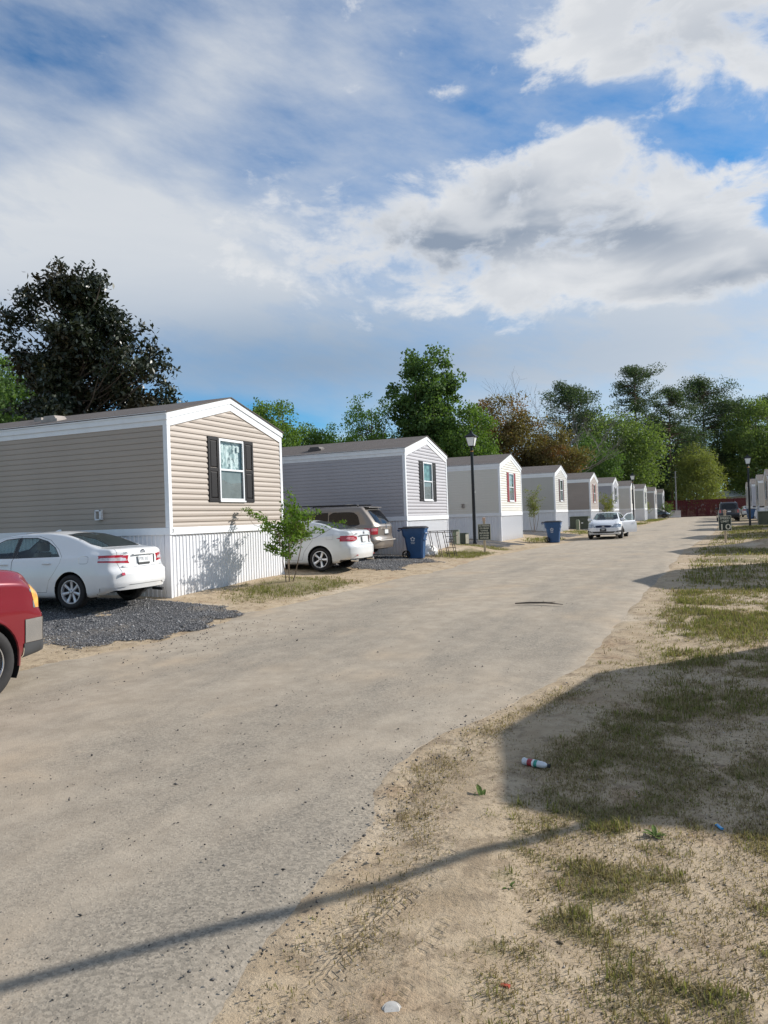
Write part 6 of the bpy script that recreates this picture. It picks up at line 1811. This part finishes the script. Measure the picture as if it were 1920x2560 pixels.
def broadleaf(name, x, y, H, Rr, mat_, label, cat='tree', nl=9000, leaf=.22, asp=.55, z_low=.18, nclump=90, crad=.16, nlimb=22, seed=0, bark=None, shape=1.0, fill=.45, lobes=.25, group='trees behind the homes', top=1.0, limbs_out=0.0, trunk=.016, droop=.15, lean=0.0):
    """tapered trunk, limbs to foliage clumps, leaves in clumps through an uneven crown"""
    rng = np.random.default_rng(1000 + seed)
    r_ = empty(name, (x, y, zg(x, y) - .05)); tag(r_, label, cat, group)
    zc0, zc1 = H * z_low, H
    nclump = int(nclump * 1.7); crad *= 1.22; lobes *= .8
    # clump centres inside a lobed egg
    C = []
    ph = rng.random(8) * 6.28
    while len(C) < nclump:
        u = rng.normal(size=3); u /= np.linalg.norm(u)
        az = math.atan2(u[1], u[0])
        lob = 1 + lobes * (math.sin(3 * az + ph[0] + u[2] * 2) * .5 + math.sin(5 * az + ph[1] - u[2] * 3) * .35 + math.sin(4 * u[2] + ph[2] + az) * .4)
        q = rng.random() ** fill
        t = .5 + .5 * u[2] * q                                   # 0 bottom .. 1 top
        prof = (math.sin(math.pi * min(1, max(0, t)) ** shape) ** .62)
        rad = Rr * lob * q
        z = zc0 + (zc1 - zc0) * t * (1 if u[2] < .5 else (.92 + .08 * lob * top))
        C.append((rad * u[0] / max(.35, math.hypot(u[0], u[1])) * max(.25, prof) * .98 + lean * (z / H), rad * u[1] / max(.35, math.hypot(u[0], u[1])) * max(.25, prof) * .98, z))
    C = np.array(C)
    # limbs
    mb = MB(); tr = H * trunk
    zt = H * .86
    tp = [(lean * t * .9 + .04 * H * t * math.sin(2 * t + ph[3]) * .5, .04 * H * t * math.cos(2 * t + ph[4]) * .4, zt * t) for t in np.linspace(0, 1, 8)]
    mb.tube(tp, [tr * (1.25 - .1) if i == 0 else tr * (1 - .88 * i / 7) for i in range(8)], 8, cap=False)
    idx = rng.choice(len(C), min(nlimb, len(C)), replace=False)
    for k in idx:
        c = C[k]; h = min(c[2] - .08 * H, zt * .97); h = max(h * rng.uniform(.55, .9), H * .10)
        t = h / zt; j = min(int(t * 7), 6); f = t * 7 - j
        a = np.array(tp[j]) * (1 - f) + np.array(tp[j + 1]) * f
        limb(mb, a, c * np.array([1 + limbs_out, 1 + limbs_out, 1]), max(.02, tr * .38 * (1 - t * .6)), .008 * H / 8, rng)
    mb.build('trunk', bark or BARK, r_, smooth=True, fix=False)
    # leaves
    leaf *= 1.15; nl = int(nl * 1.3); per = max(4, nl // len(C))
    cr = crad * Rr * rng.uniform(.6, 1.35, len(C))
    P = np.repeat(C, per, 0) + clipn(rng, len(C) * per) * np.repeat(cr, per)[:, None] * np.array([1, 1, .72])
    P = P[P[:, 2] > H * .06]
    link_mesh('crown', leaves_mesh('crown', P, leaf, asp, mat_, rng, droop=droop), r_)
    return r_

def pine(name, x, y, H, Rr, label, seed=0, z_low=.45, nb=34, nl=9000, mat_=None, leaf=.34, group='pines behind the lane', dense=1.0, flat=.55):
    rng = np.random.default_rng(3000 + seed)
    r_ = empty(name, (x, y, zg(x, y) - .05)); tag(r_, label, 'pine', group)
    nb = int(nb * 1.4); mb = MB(); tr = H * .012
    wob = rng.normal(size=2) * .012 * H
    tp = [(wob[0] * math.sin(3 * t), wob[1] * math.sin(2.5 * t), H * .97 * t) for t in np.linspace(0, 1, 9)]
    mb.tube(tp, [tr * (1.1 - .98 * i / 8) for i in range(9)], 8, cap=False)
    C = []; cr = []
    for k in range(nb):
        t = z_low + (1 - z_low) * (k + rng.random()) / nb
        a = rng.random() * 6.283
        u = (t - z_low) / (1 - z_low)
        ln = Rr * (.35 + .75 * math.sin(math.pi * (.12 + .80 * u)) ** .8) * rng.uniform(.55, 1.12)
        if u > .9: ln *= .6
        p0 = (tp[4][0] * 0, 0, H * t); p1 = (ln * math.cos(a), ln * math.sin(a), H * t + ln * rng.uniform(.05, .40))
        limb(mb, p0, p1, max(.03, tr * .32), .02, rng, .07, 4, -.03, 4)
        for q in (.55, .78, 1.0):
            c = np.array(p0) + (np.array(p1) - np.array(p0)) * q + rng.normal(size=3) * Rr * .07
            C.append(c); cr.append(Rr * rng.uniform(.14, .26) * (.7 + .3 * q) * dense)
    for q in range(4): C.append(np.array([rng.normal() * .1 * Rr, rng.normal() * .1 * Rr, H * (.95 + .015 * q)])); cr.append(Rr * .14)
    C = np.array(C); cr = np.array(cr)
    mb.build('trunk', PBARK, r_, smooth=True, fix=False)
    per = int(nl * 1.6) // len(C)
    P = np.repeat(C, per, 0) + clipn(rng, len(C) * per) * np.repeat(cr, per)[:, None] * np.array([1, 1, flat])
    link_mesh('crown', leaves_mesh('crown', P, leaf * 1.15, .38, mat_ or PINEM, rng, up=.15), r_)
    return r_

LM_MAG = leaf_material('magnolia_leaves', (0.014, 0.023, 0.011), (0.038, 0.048, 0.021), (0.062, 0.050, 0.026), .08, .39)
LM_DK = leaf_material('dark_green_leaves', (0.062, 0.112, 0.036), (0.118, 0.185, 0.062), None, .38)
LM_MID = leaf_material('mid_green_leaves', (0.080, 0.140, 0.036), (0.155, 0.235, 0.062), None, .40)
LM_LT = leaf_material('light_green_leaves', (0.109, 0.196, 0.041), (0.196, 0.312, 0.065), None, .38)
LM_BRT = leaf_material('bright_green_leaves', (0.098, 0.148, 0.050), (0.18, 0.235, 0.085), None, .40)
LM_BRN = leaf_material('brown_tinged_leaves', (0.123, 0.102, 0.043), (0.217, 0.171, 0.070), (0.290, 0.135, 0.062), .30)
LM_YEL = leaf_material('yellow_green_leaves', (0.150, 0.175, 0.055), (0.25, 0.265, 0.095), None, .40)
LM_SAP = leaf_material('sapling_leaves', (0.072, 0.145, 0.022), (0.152, 0.239, 0.043), (0.232, 0.246, 0.058), .38)
PINEM = leaf_material('pine_needles', (0.046, 0.075, 0.041), (0.096, 0.133, 0.065), None, .25, .6)

# large magnolia between the first two homes
def magnolia():
    rng = np.random.default_rng(77); x, y, H, Rr = -21.3, 21.0, 10.75, 2.75
    r_ = empty('magnolia_tree', (x, y, zg(x, y) - .05)); tag(r_, 'large dark magnolia tree rising behind the roof of the tan home', 'tree', 'trees behind the homes')
    C = []
    def env(t): return (1 - max(0, (t - .30) / .70)) ** .62 if t > .30 else .74 + .26 * t / .30
    for k in range(330):                                   # inner mass
        t = rng.random() ** .85; az = rng.random() * 6.283; rad = Rr * env(t) * .62 * rng.random() ** .5
        C.append((rad * math.cos(az), rad * math.sin(az), H * (.10 + .80 * t)))
    for k in range(74):                                    # separate leafy boughs with gaps between them
        t = rng.random() ** .9; az = rng.random() * 6.283; q = rng.uniform(.62, 1.10); rad = Rr * env(t) * q
        c = np.array([rad * math.cos(az), rad * math.sin(az), H * (.12 + .86 * t)]); s_ = rng.uniform(.24, .46)
        for j in range(int(rng.uniform(6, 14))): C.append(tuple(c + clipn(rng, 1, 1.6)[0] * s_ * np.array([1, 1, .7])))
    C = np.array(C)
    # loose outer sprays
    sp = []
    for (a, rr, z) in [(-.75, 2.9, 7.0), (-.8, 3.3, 5.9), (-.7, 3.0, 5.0), (2.4, 1.7, 9.4), (2.35, 2.1, 8.6), (2.1, 2.0, 7.2), (-.7, 1.2, 9.4), (-.9, 1.9, 8.4), (-.6, 2.4, 7.7), (1.6, .4, 10.6), (2.0, .8, 10.3), (-.7, .6, 10.3), (2.3, 1.3, 9.9), (-.2, 2.2, 7.4), (-1.3, 2.4, 7.2), (-.4, 2.9, 6.3)]:
        c = np.array([rr * math.cos(a + math.pi / 4 + R(113 - 90) - .0), rr * math.sin(a + math.pi / 4 + R(23)), z])
        for q in range(9): sp.append(c + rng.normal(size=3) * .36)
    C = np.concatenate([C, np.array(sp)])
    mb = MB(); mb.tube([(0, 0, 0), (.05, .02, 3), (-.05, .06, 6), (.05, 0, 9), (0, 0, 11)], [.30, .25, .18, .09, .03], 9, cap=False)
    for k in rng.choice(len(C), 130, replace=False):
        c = C[k]; h = max(1.0, c[2] - rng.uniform(.4, 2.2)); limb(mb, (0, 0, min(h, 10.8)), c, .055 * (1.1 - h / 12) + .012, .008, rng, .08, 4)
    for c in sp[::3]: limb(mb, (c[0] * .35, c[1] * .35, c[2] - 1.3), c, .035, .008, rng, .06, 4)
    mb.build('trunk', BARK, r_, smooth=True, fix=False)
    per = 50
    P = np.repeat(C, per, 0) + rng.normal(size=(len(C) * per, 3)) * np.array([.19, .19, .14])
    link_mesh('crown', leaves_mesh('crown', P, .215, .46, LM_MAG, rng, up=.5), r_)
magnolia()
B = broadleaf
B('deciduous_tree', -36.3, 29.0, 12.4, 2.2, LM_MID, 'light green tree at the far left edge beside the magnolia', nl=8000, seed=1)
B('evergreen_tree', -29.0, 25.6, 9.6, 2.9, LM_DK, 'dark evergreen tree low at the left edge under the magnolia', nl=11000, leaf=.2, seed=2, z_low=.06)
B('deciduous_tree', -32.6, 52.8, 11.4, 3.4, LM_MID, 'spreading mid green tree just right of the tan home roof', nl=15000, leaf=.24, seed=3, z_low=.08, shape=.8)
B('deciduous_tree', -35.3, 63.6, 10.8, 3.2, LM_MID, 'low rounded green tree between the spreading tree and the airy tree', nl=12000, leaf=.24, seed=4, z_low=.06)
B('deciduous_tree', -29.6, 66.5, 13.9, 2.9, LM_LT, 'airy pale green tree left of the tall tulip tree', nl=4600, leaf=.21, seed=5, z_low=.25, nlimb=60, nclump=80, crad=.12, bark=GBARK)
B('deciduous_tree', -31.0, 69.5, 10.5, 3.6, LM_LT, 'pale green bushy tree low behind the lavender grey home roof', nl=12000, leaf=.24, seed=15, z_low=.05)
B('tulip_tree', -24.6, 69.2, 17.9, 3.7, LM_DK, 'tall dense green tulip tree rising above the lavender grey home', nl=24000, leaf=.27, asp=.8, seed=6, z_low=.12, nclump=150, nlimb=50, shape=1.25, fill=.5, lobes=.18, crad=.14)
B('deciduous_tree', -20.9, 68.3, 11.7, 3.6, LM_MID, 'bushy green tree at the foot of the tulip tree', nl=16000, leaf=.24, seed=7, z_low=.05)
B('deciduous_tree', -19.9, 79.6, 14.2, 4.6, LM_BRN, 'large brownish tree right of the tulip tree', nl=30000, leaf=.22, seed=8, z_low=.08, nclump=130, nlimb=45)
B('deciduous_tree', -15.2, 80.2, 11.0, 3.5, LM_BRN, 'smaller brownish green tree beside the large brownish tree', nl=20000, leaf=.22, seed=9, z_low=.08, nclump=110)
B('deciduous_tree', -13.1, 120.0, 16.8, 7.2, LM_BRT, 'broad bright green tree above the middle homes', nl=26000, leaf=.36, seed=10, z_low=.05, nclump=170, lobes=.3)
B('deciduous_tree', 3.9, 170.0, 19.2, 4.6, LM_BRT, 'bright green tree right of the pines beyond the fence', nl=9000, leaf=.40, seed=11, z_low=.08)
B('deciduous_tree', 8.9, 161.0, 22.0, 6.0, LM_BRT, 'tall bright green tree at the right edge beyond the fence', nl=16000, leaf=.42, seed=12, z_low=.05, nclump=120)
B('deciduous_tree', 15.5, 166.0, 18.0, 5.4, LM_MID, 'green tree beyond the far homes at the right edge', nl=9000, leaf=.42, seed=13, z_low=.05)
B('conifer_tree', -1.55, 138.6, 12.4, 4.6, LM_YEL, 'pale yellow green feathery tree overhanging the red fence', nl=17000, leaf=.34, asp=.3, seed=14, z_low=.10, shape=.72, lobes=.22, droop=.5, nclump=150)
pine('pine_tree', -19.4, 119.5, 20.8, 4.9, 'dark rounded pine left of the broad bright green tree', 1, .35, 44, 12000)
pine('pine_tree', -10.5, 133.3, 25.2, 4.6, 'tallest open crowned pine standing above the bright green tree', 2, .52, 30, 8000, flat=.5)
pine('pine_tree', -5.4, 141.0, 22.2, 4.6, 'thin dark pine right of the tallest pine', 3, .30, 36, 9000)
pine('pine_tree', .2, 164.0, 26.8, 6.9, 'massive dark pine above the yellow green tree', 4, .25, 64, 18000, leaf=.4, dense=1.15)
pine('pine_tree', -6.6, 150.0, 17.0, 6.0, 'dark pine filling the gap low behind the fence', 5, .05, 60, 15000, leaf=.42, dense=1.2)
pine('pine_tree', -11.8, 147.0, 14.0, 5.4, 'dark low pine left behind the last home', 6, .05, 50, 12000, leaf=.42, dense=1.2)
pine('pine_tree', 12.5, 176.0, 24.0, 5.0, 'far dark pine at the right edge', 7, .3, 40, 8000, leaf=.45)
pine('pine_tree', 6.5, 172.0, 22.5, 5.0, 'far dark pine behind the bright green trees', 8, .25, 40, 8000, leaf=.45)

B('deciduous_tree', -30.5, 45.5, 9.2, 3.2, LM_MID, 'green tree peeping over the roof between the two nearest homes', nl=11000, leaf=.2, seed=16, z_low=.05)
B('deciduous_tree', -27.0, 78.5, 10.6, 3.6, LM_MID, 'green tree filling in behind the tulip tree', nl=10000, leaf=.24, seed=17, z_low=.05)
B('deciduous_tree', -14.5, 106.0, 11.8, 4.2, LM_DK, 'dark green tree under the rounded pine', nl=10000, leaf=.28, seed=18, z_low=.05)
B('deciduous_tree', -32.9, 64.6, 10.9, 3.3, LM_LT, 'soft green tree in the gap left of the airy tree', nl=11000, leaf=.24, seed=19, z_low=.05)
# leafless tree behind the brownish trees
def bare(x, y, H, label, seed):
    rng = np.random.default_rng(seed); r_ = empty('bare_tree', (x, y, zg(x, y) - .05)); tag(r_, label, 'tree', 'trees behind the homes')
    mb = MB()
    def grow(p, d, L, r0, lev):
        q = [p]
        for i in range(3):
            d = d + rng.normal(size=3) * .12; d[2] += .05; d /= np.linalg.norm(d); q.append(q[-1] + d * L / 3)
        mb.tube([tuple(v) for v in q], [r0, r0 * .85, r0 * .7, r0 * .55], 5 if lev < 2 else 3, cap=False)
        if lev >= 5: return
        for k in range(3 if lev < 4 else 2):
            nd = d + rng.normal(size=3) * .52; nd[2] = abs(nd[2]) * .8 + .25; nd /= np.linalg.norm(nd)
            grow(q[-1] if k < 2 else q[2], nd, L * rng.uniform(.62, .80), r0 * .55, lev + 1)
    grow(np.zeros(3), np.array([0, 0, 1.0]), H * .33, H * .012, 0)
    mb.build('trunk', GBARK, r_, smooth=True, fix=False)
bare(-20.4, 91.5, 18.6, 'leafless grey tree reaching above the brownish trees', 5)
bare(-17.4, 92.6, 16.5, 'leafless thin tree right of the taller leafless tree', 6)

# far wood closing the horizon
def far_wood():
    rng = np.random.default_rng(5); Cc = []
    for k in range(420):
        a = R(rng.uniform(-14, 68)); d = rng.uniform(190, 250); h = rng.uniform(7, 13)
        x, y = -math.sin(a) * d, math.cos(a) * d
        for q in range(34): Cc.append((x + rng.normal() * 2.6, y + rng.normal() * 2.6, .6 + h * rng.random() ** .8))
    me = leaves_mesh('far_wood', np.array(Cc), 1.5, .6, LM_DK, rng)
    tag(link_mesh('far_wood', me), 'distant dark wood closing the horizon', None, None, 'stuff')
far_wood()

# young multi-stem trees along the lane
def sapling(x, y, H, spread, label, seed, nl=1500, leaf=.075, low=.42, stems=4, mat_=None, name='young_tree'):
    rng = np.random.default_rng(seed); r_ = empty(name, (x, y, zg(x, y))); tag(r_, label, 'young tree', 'young trees along the lane')
    C = []; mb = MB()
    for s in range(stems):
        a = 2 * math.pi * s / stems + rng.random()
        b = np.array([math.cos(a) * .06, math.sin(a) * .06, -.05]); t = np.array([math.cos(a) * spread * rng.uniform(.25, .5), math.sin(a) * spread * rng.uniform(.25, .5), H * rng.uniform(.62, .82)])
        limb(mb, b, t, .016, .008, rng, .05, 6, 0, 6)
        for k in range(11):
            u = rng.uniform(low, 1.0); p = b + (t - b) * u
            e = p + np.array([rng.normal() * spread * .42, rng.normal() * spread * .42, H * rng.uniform(.02, .24)])
            limb(mb, p, e, .007, .003, rng, .10, 4, 0, 4)
            for q in np.linspace(.3, 1.05, 6): C.append(p + (e - p) * q)
    mb.build('stems', SBARK, r_, smooth=True, fix=False)
    C = np.array(C); per = max(2, nl // len(C))
    P = np.repeat(C, per, 0) + rng.normal(size=(len(C) * per, 3)) * np.array([.055, .055, .045]) * (H / 2.3)
    link_mesh('leaves', leaves_mesh('leaves', P, leaf, .5, mat_ or LM_SAP, rng, up=.4, droop=.2), r_)
sapling(-9.3, 15.65, 2.3, .85, 'young multi-stem tree in front of the tan home', 1, 3900, .085)
sapling(-10.05, 47.0, 3.0, .62, 'slim sapling standing against the grey beige home', 2, 1500, .10, mat_=LM_YEL)
sapling(-8.1, 69.5, 3.1, 1.1, 'young tree behind the white compact sedan', 3, 1500, .13, low=.5, mat_=LM_YEL)
sapling(-7.6, 106.5, 2.9, 1.0, 'small yellow green tree before the brownish far home', 4, 1000, .15, mat_=LM_YEL)
sapling(-5.55, 123.2, 2.6, 1.1, 'rounded shrub beside the last lavender home', 5, 1600, .16, low=.1, stems=6, mat_=LM_MID, name='shrub')
# ------------------------------------------------------------------ grass, gravel stones, loose chips
def blade_material():
    m = bpy.data.materials.new('grass_blades'); m.use_nodes = True
    t = m.node_tree; n = NT(t); t.nodes.remove(t.nodes['Principled BSDF']); out = t.nodes['Material Output']
    dry = n.node('ShaderNodeAttribute', attribute_name='dry').outputs['Fac']
    w = n.node('ShaderNodeAttribute', attribute_name='tone').outputs['Fac']
    g = n.mix(w, (.125, .138, .045), (.28, .275, .10)); d_ = n.mix(w, (.17, .125, .07), (.42, .34, .21))
    col = n.mix(dry, g, d_)
    a = n.node('ShaderNodeBsdfDiffuse'); n.put(a.inputs[0], col)
    b = n.node('ShaderNodeBsdfTranslucent'); n.put(b.inputs[0], n.mix(1.0, col, (1.2, 1.3, .7), 'MULTIPLY'))
    mx = n.node('ShaderNodeMixShader'); mx.inputs[0].default_value = .3
    t.links.new(a.outputs[0], mx.inputs[1]); t.links.new(b.outputs[0], mx.inputs[2]); t.links.new(mx.outputs[0], out.inputs[0])
    return m
BLADE = blade_material()
def grass(name, label, xr, yr, n_tuft, per, hh, ww, seed, gate, dryness=.35, spread=.03, flat=.35):
    rng = np.random.default_rng(seed)
    X = rng.uniform(*xr, n_tuft); Y = rng.uniform(yr[0], yr[1], n_tuft)
    cv = cover(X, Y)
    keep = rng.random(n_tuft) < np.clip(gate(cv, X, Y), 0, 1)
    X, Y, cv = X[keep], Y[keep], cv[keep]
    for (x0, x1, y0, y1, s) in PADS:
        k = ~((X > x0) & (X < x1 - .3) & (Y > y0 + .3) & (Y < y1)); X, Y, cv = X[k], Y[k], cv[k]
    per_n = rng.integers(max(2, per // 2), per + 1, len(X))
    I = np.repeat(np.arange(len(X)), per_n); n = len(I)
    a = rng.random(n) * 6.283; rr = np.abs(rng.normal(size=n)) * spread
    bx = X[I] + np.cos(a) * rr; by = Y[I] + np.sin(a) * rr
    th = np.repeat(rng.uniform(.6, 1.25, len(X)), per_n) * (.65 + .5 * cv[I])
    h = hh * th * rng.uniform(.4, 1.2, n)
    ang = rng.random(n) * 6.283; ln = rng.uniform(.1, 1.0, n) ** 1.0
    dryt = np.clip(np.repeat(rng.random(len(X)) < dryness, per_n) * .8 + (rng.random(n) < .18) * .8 + (1 - cv[I]) * .25, 0, 1)
    lay = np.where(dryt > .5, 1.0 - flat * .4, flat) * ln * 1.5
    dx = np.cos(ang) * h * lay; dy = np.sin(ang) * h * lay; up = h * np.clip(1 - lay * .62, .12, 1)
    px = -np.sin(ang) * ww * .5 * rng.uniform(.7, 1.3, n); py = np.cos(ang) * ww * .5
    z0 = zsurf(bx, by) - .004
    V = np.stack([np.stack([bx - px, by - py, z0], -1), np.stack([bx + px, by + py, z0], -1),
                  np.stack([bx + px * .8 + dx * .45, by + py * .8 + dy * .45, z0 + up * .66], -1), np.stack([bx - px * .8 + dx * .45, by - py * .8 + dy * .45, z0 + up * .66], -1),
                  np.stack([bx + dx, by + dy, z0 + up * (.92 + .1 * rng.random(n))], -1)], 1).reshape(-1, 3)
    b5 = np.arange(n)[:, None] * 5
    F = np.concatenate([b5 + np.array([0, 1, 2]), b5 + np.array([0, 2, 3]), b5 + np.array([3, 2, 4])], 1).reshape(-1)
    me = mesh_np(name, V, F, 3, BLADE)
    for nm, val in (('dry', dryt), ('tone', rng.random(n))):
        at = me.attributes.new(nm, 'FLOAT', 'POINT'); at.data.foreach_set('value', np.repeat(val, 5).astype(np.float32))
    tag(link_mesh(name, me), label, None, None, 'stuff')
verge = lambda c, x, y: np.where(x > xr_(y) + .06, np.clip(c * 1.25 + .03, 0, 1) * .9, 0)
grass('near_verge_grass', 'short patchy grass on the near right verge', (-2.2, 1.6), (2.2, 7.2), 42000, 8, .042, .0050, 1, verge, .66, .035, .6)
tuft = lambda c, x, y: np.where(x > xr_(y) + .25, np.clip((c - .25) * 1.3, 0, 1) * np.clip(fbm(x * 4, y * 4, 97, 3) * 4 - 1.9, 0, 1), 0)
grass('near_tufts', 'longer green and dry tufts standing on the near sand', (-1.9, 1.6), (2.2, 8), 5200, 16, .085, .0062, 11, tuft, .35, .035, .55)
grass('middle_verge_grass', 'thin grass on the middle of the right verge', (-1.6, 2.6), (7.0, 16), 24000, 8, .075, .008, 2, verge, .50, .05)
grass('far_verge_grass', 'grass along the far right verge', (-1.2, 6.5), (15.5, 60), 17000, 6, .11, .02, 3, verge, .42, .10)
lf = lambda c, x, y: np.where((x < xl_(y) - .1) & (c > .12), c, 0)
grass('front_yard_grass', 'grass around the young tree and along the homes', (-10.3, -6.8), (11.5, 34), 16000, 7, .085, .010, 4, lf, .22, .05)
grass('far_yard_grass', 'grass strips before the far homes', (-10, -4), (34, 132), 12000, 6, .13, .024, 5, lf, .22, .10)
litter = lambda c, x, y: np.where(x > xr_(y) + .12, .75, 0) * np.clip(fbm(x * 2.2, y * 2.2, 91, 5) * 2.8 - 1.0, .04, 1)
grass('dry_grass_litter', 'dead flattened grass bits scattered over the sand', (-2.2, 1.6), (2.2, 9.5), 50000, 5, .050, .0050, 6, litter, 1.0, .05, .95)
litter2 = lambda c, x, y: np.where(x < xl_(y) - .15, .5, 0) * np.clip(fbm(x * 1.5, y * 1.5, 95, 4) * 2.2 - .8, 0, 1)
grass('dry_yard_litter', 'dead grass bits along the left edge of the road', (-10.3, -7), (8, 34), 7000, 5, .07, .007, 7, litter2, 1.0, .08, .9)

# broad-leaved weeds near the cable shadow
def weeds():
    rng = np.random.default_rng(8); m_ = mat('weed_leaf', (.085, .12, .03), .8, var=.35, scale=30, spec=.1)
    for k, (x, y, s, lb) in enumerate([(-1.48, 4.95, .12, 'broad leafed weed at the corner of the house shadow'), (-.35, 4.72, .085, 'small weed right of the shadow corner'), (-1.02, 3.85, .05, 'tiny round leafed weed below the cable shadow')]):
        r_ = empty('weed', (x, y, float(zsurf(x, y)))); tag(r_, lb, 'weed', 'weeds on the near verge')
        for q in range(13):
            a = rng.random() * 6.283; L = s * rng.uniform(.35, 1.2); w = L * rng.uniform(.18, .34); el = rng.uniform(.1, 1.0)
            mb = MB(); c, s_ = math.cos(a), math.sin(a); pts = []
            for t in (0, .3, .62, 1.0):
                hw = w * math.sin(math.pi * min(.97, t * .8 + .12)) * .6; rr = L * t; z = L * (el * t - .55 * t * t * el) + .004
                pts.append(((rr * c - hw * s_, rr * s_ + hw * c, z), (rr * c, rr * s_, z - hw * .25), (rr * c + hw * s_, rr * s_ - hw * c, z)))
            for i in range(3):
                for j in range(2): mb.poly(pts[i][j], pts[i][j + 1], pts[i + 1][j + 1], pts[i + 1][j])
            mb.build('leaf', m_, r_, smooth=True, fix=False)
weeds()

# stones
def stones(name, label, X, Y, Zo, size, mat_, seed):
    rng = np.random.default_rng(seed); n = len(X)
    base = np.array([(1, 0, 0), (-1, 0, 0), (0, 1, 0), (0, -1, 0), (0, 0, 1), (0, 0, -1)], float)
    tri = np.array([(0, 2, 4), (2, 1, 4), (1, 3, 4), (3, 0, 4), (2, 0, 5), (1, 2, 5), (3, 1, 5), (0, 3, 5)])
    s = size * rng.lognormal(0, .35, n)
    V = base[None] * rng.uniform(.55, 1.2, (n, 6, 1)) + rng.normal(size=(n, 6, 3)) * .22
    V = V * s[:, None, None] * np.array([1, .8, .62]); a = rng.random(n) * 6.283
    c, si = np.cos(a)[:, None], np.sin(a)[:, None]
    V = np.stack([V[..., 0] * c - V[..., 1] * si, V[..., 0] * si + V[..., 1] * c, V[..., 2]], -1)
    V += np.stack([X, Y, Zo + s * .3], -1)[:, None]
    F = (tri[None] + (np.arange(n) * 6)[:, None, None]).reshape(-1)
    me = mesh_np(name, V.reshape(-1, 3), F, 3, mat_)
    at = me.attributes.new('tone', 'FLOAT', 'POINT'); at.data.foreach_set('value', np.repeat(rng.random(n), 6).astype(np.float32))
    tag(link_mesh(name, me), label, None, None, 'stuff')
def stone_mat(name, a, b):
    m = bpy.data.materials.new(name); m.use_nodes = True; t = m.node_tree; n = NT(t); p = t.nodes['Principled BSDF']
    n.put(p.inputs['Base Color'], n.mix(n.node('ShaderNodeAttribute', attribute_name='tone').outputs['Fac'], a, b)); p.inputs['Roughness'].default_value = .85
    return m
SG = stone_mat('gravel_stone', (.052, .050, .049), (.33, .322, .315)); SD = stone_mat('asphalt_chip', (.035, .033, .031), (.13, .12, .11)); SP = stone_mat('pale_pebble', (.16, .14, .12), (.50, .45, .38))
rg = np.random.default_rng(3)
for k, (nst, xlo) in enumerate(((46000, -13.5), (16000, -12.5))):
    x0, x1, y0, y1, s = PADS[k]
    X = rg.uniform(xlo, x1 + .5, nst); Y = rg.uniform(y0 - .3, y1, nst); M = pad_mask(X, Y, x0, x1 + .1, y0 - .1, y1, s)
    X, Y = X[M], Y[M]
    stones('gravel_stones', ('loose gravel stones on the near parking pad', 'loose gravel stones on the second parking pad')[k], X, Y, zga(X, Y) + .012 + (fbm(X * 3, Y * 3, 71, 4) - .5) * .03, (.0115, .015)[k], SG, 20 + k)
X = rg.normal(0, .06, 130); Y = rg.uniform(2.4, 7.5, 130); X = X + xr_(Y) - .02
stones('edge_rubble', 'broken asphalt crumbs along the near right edge of the road', X, Y, zga(X, Y) + .012, .0085, SD, 34)
# chips spilled onto the road
X = np.concatenate([rg.normal(-7.6, .9, 420), rg.uniform(-7.5, -1.8, 130), rg.normal(-1.95, .16, 120)]); Y = np.concatenate([rg.normal(9.6, .9, 420), rg.uniform(2.4, 14, 130), rg.uniform(2.4, 6.5, 120)])
stones('road_chips', 'dark stone chips scattered on the road', X, Y, zga(X, Y) + .026, .0095, SD, 30)
X = rg.uniform(-7.2, -1.9, 1500); Y = 2.2 + 6.5 * rg.random(1500) ** 1.3
stones('road_grit', 'fine grit standing out of the worn asphalt', X, Y, zga(X, Y) + .022, .0055, SD, 31)
X = rg.uniform(-2.1, 1.4, 2600); Y = rg.uniform(2.2, 8.5, 2600); k = X > xr_(Y) + .02
stones('sand_pebbles', 'small pebbles on the sandy verge', X[k], Y[k], zsurf(X[k], Y[k]), .0055, SP, 32)
X = rg.uniform(-2.1, 1.4, 2600); Y = rg.uniform(2.2, 8.5, 2600); k = X > xr_(Y) + .02
stones('soil_crumbs', 'dark soil crumbs on the sandy verge', X[k], Y[k], zsurf(X[k], Y[k]), .0055, stone_mat('soil_crumb', (.05, .035, .02), (.16, .12, .07)), 33)
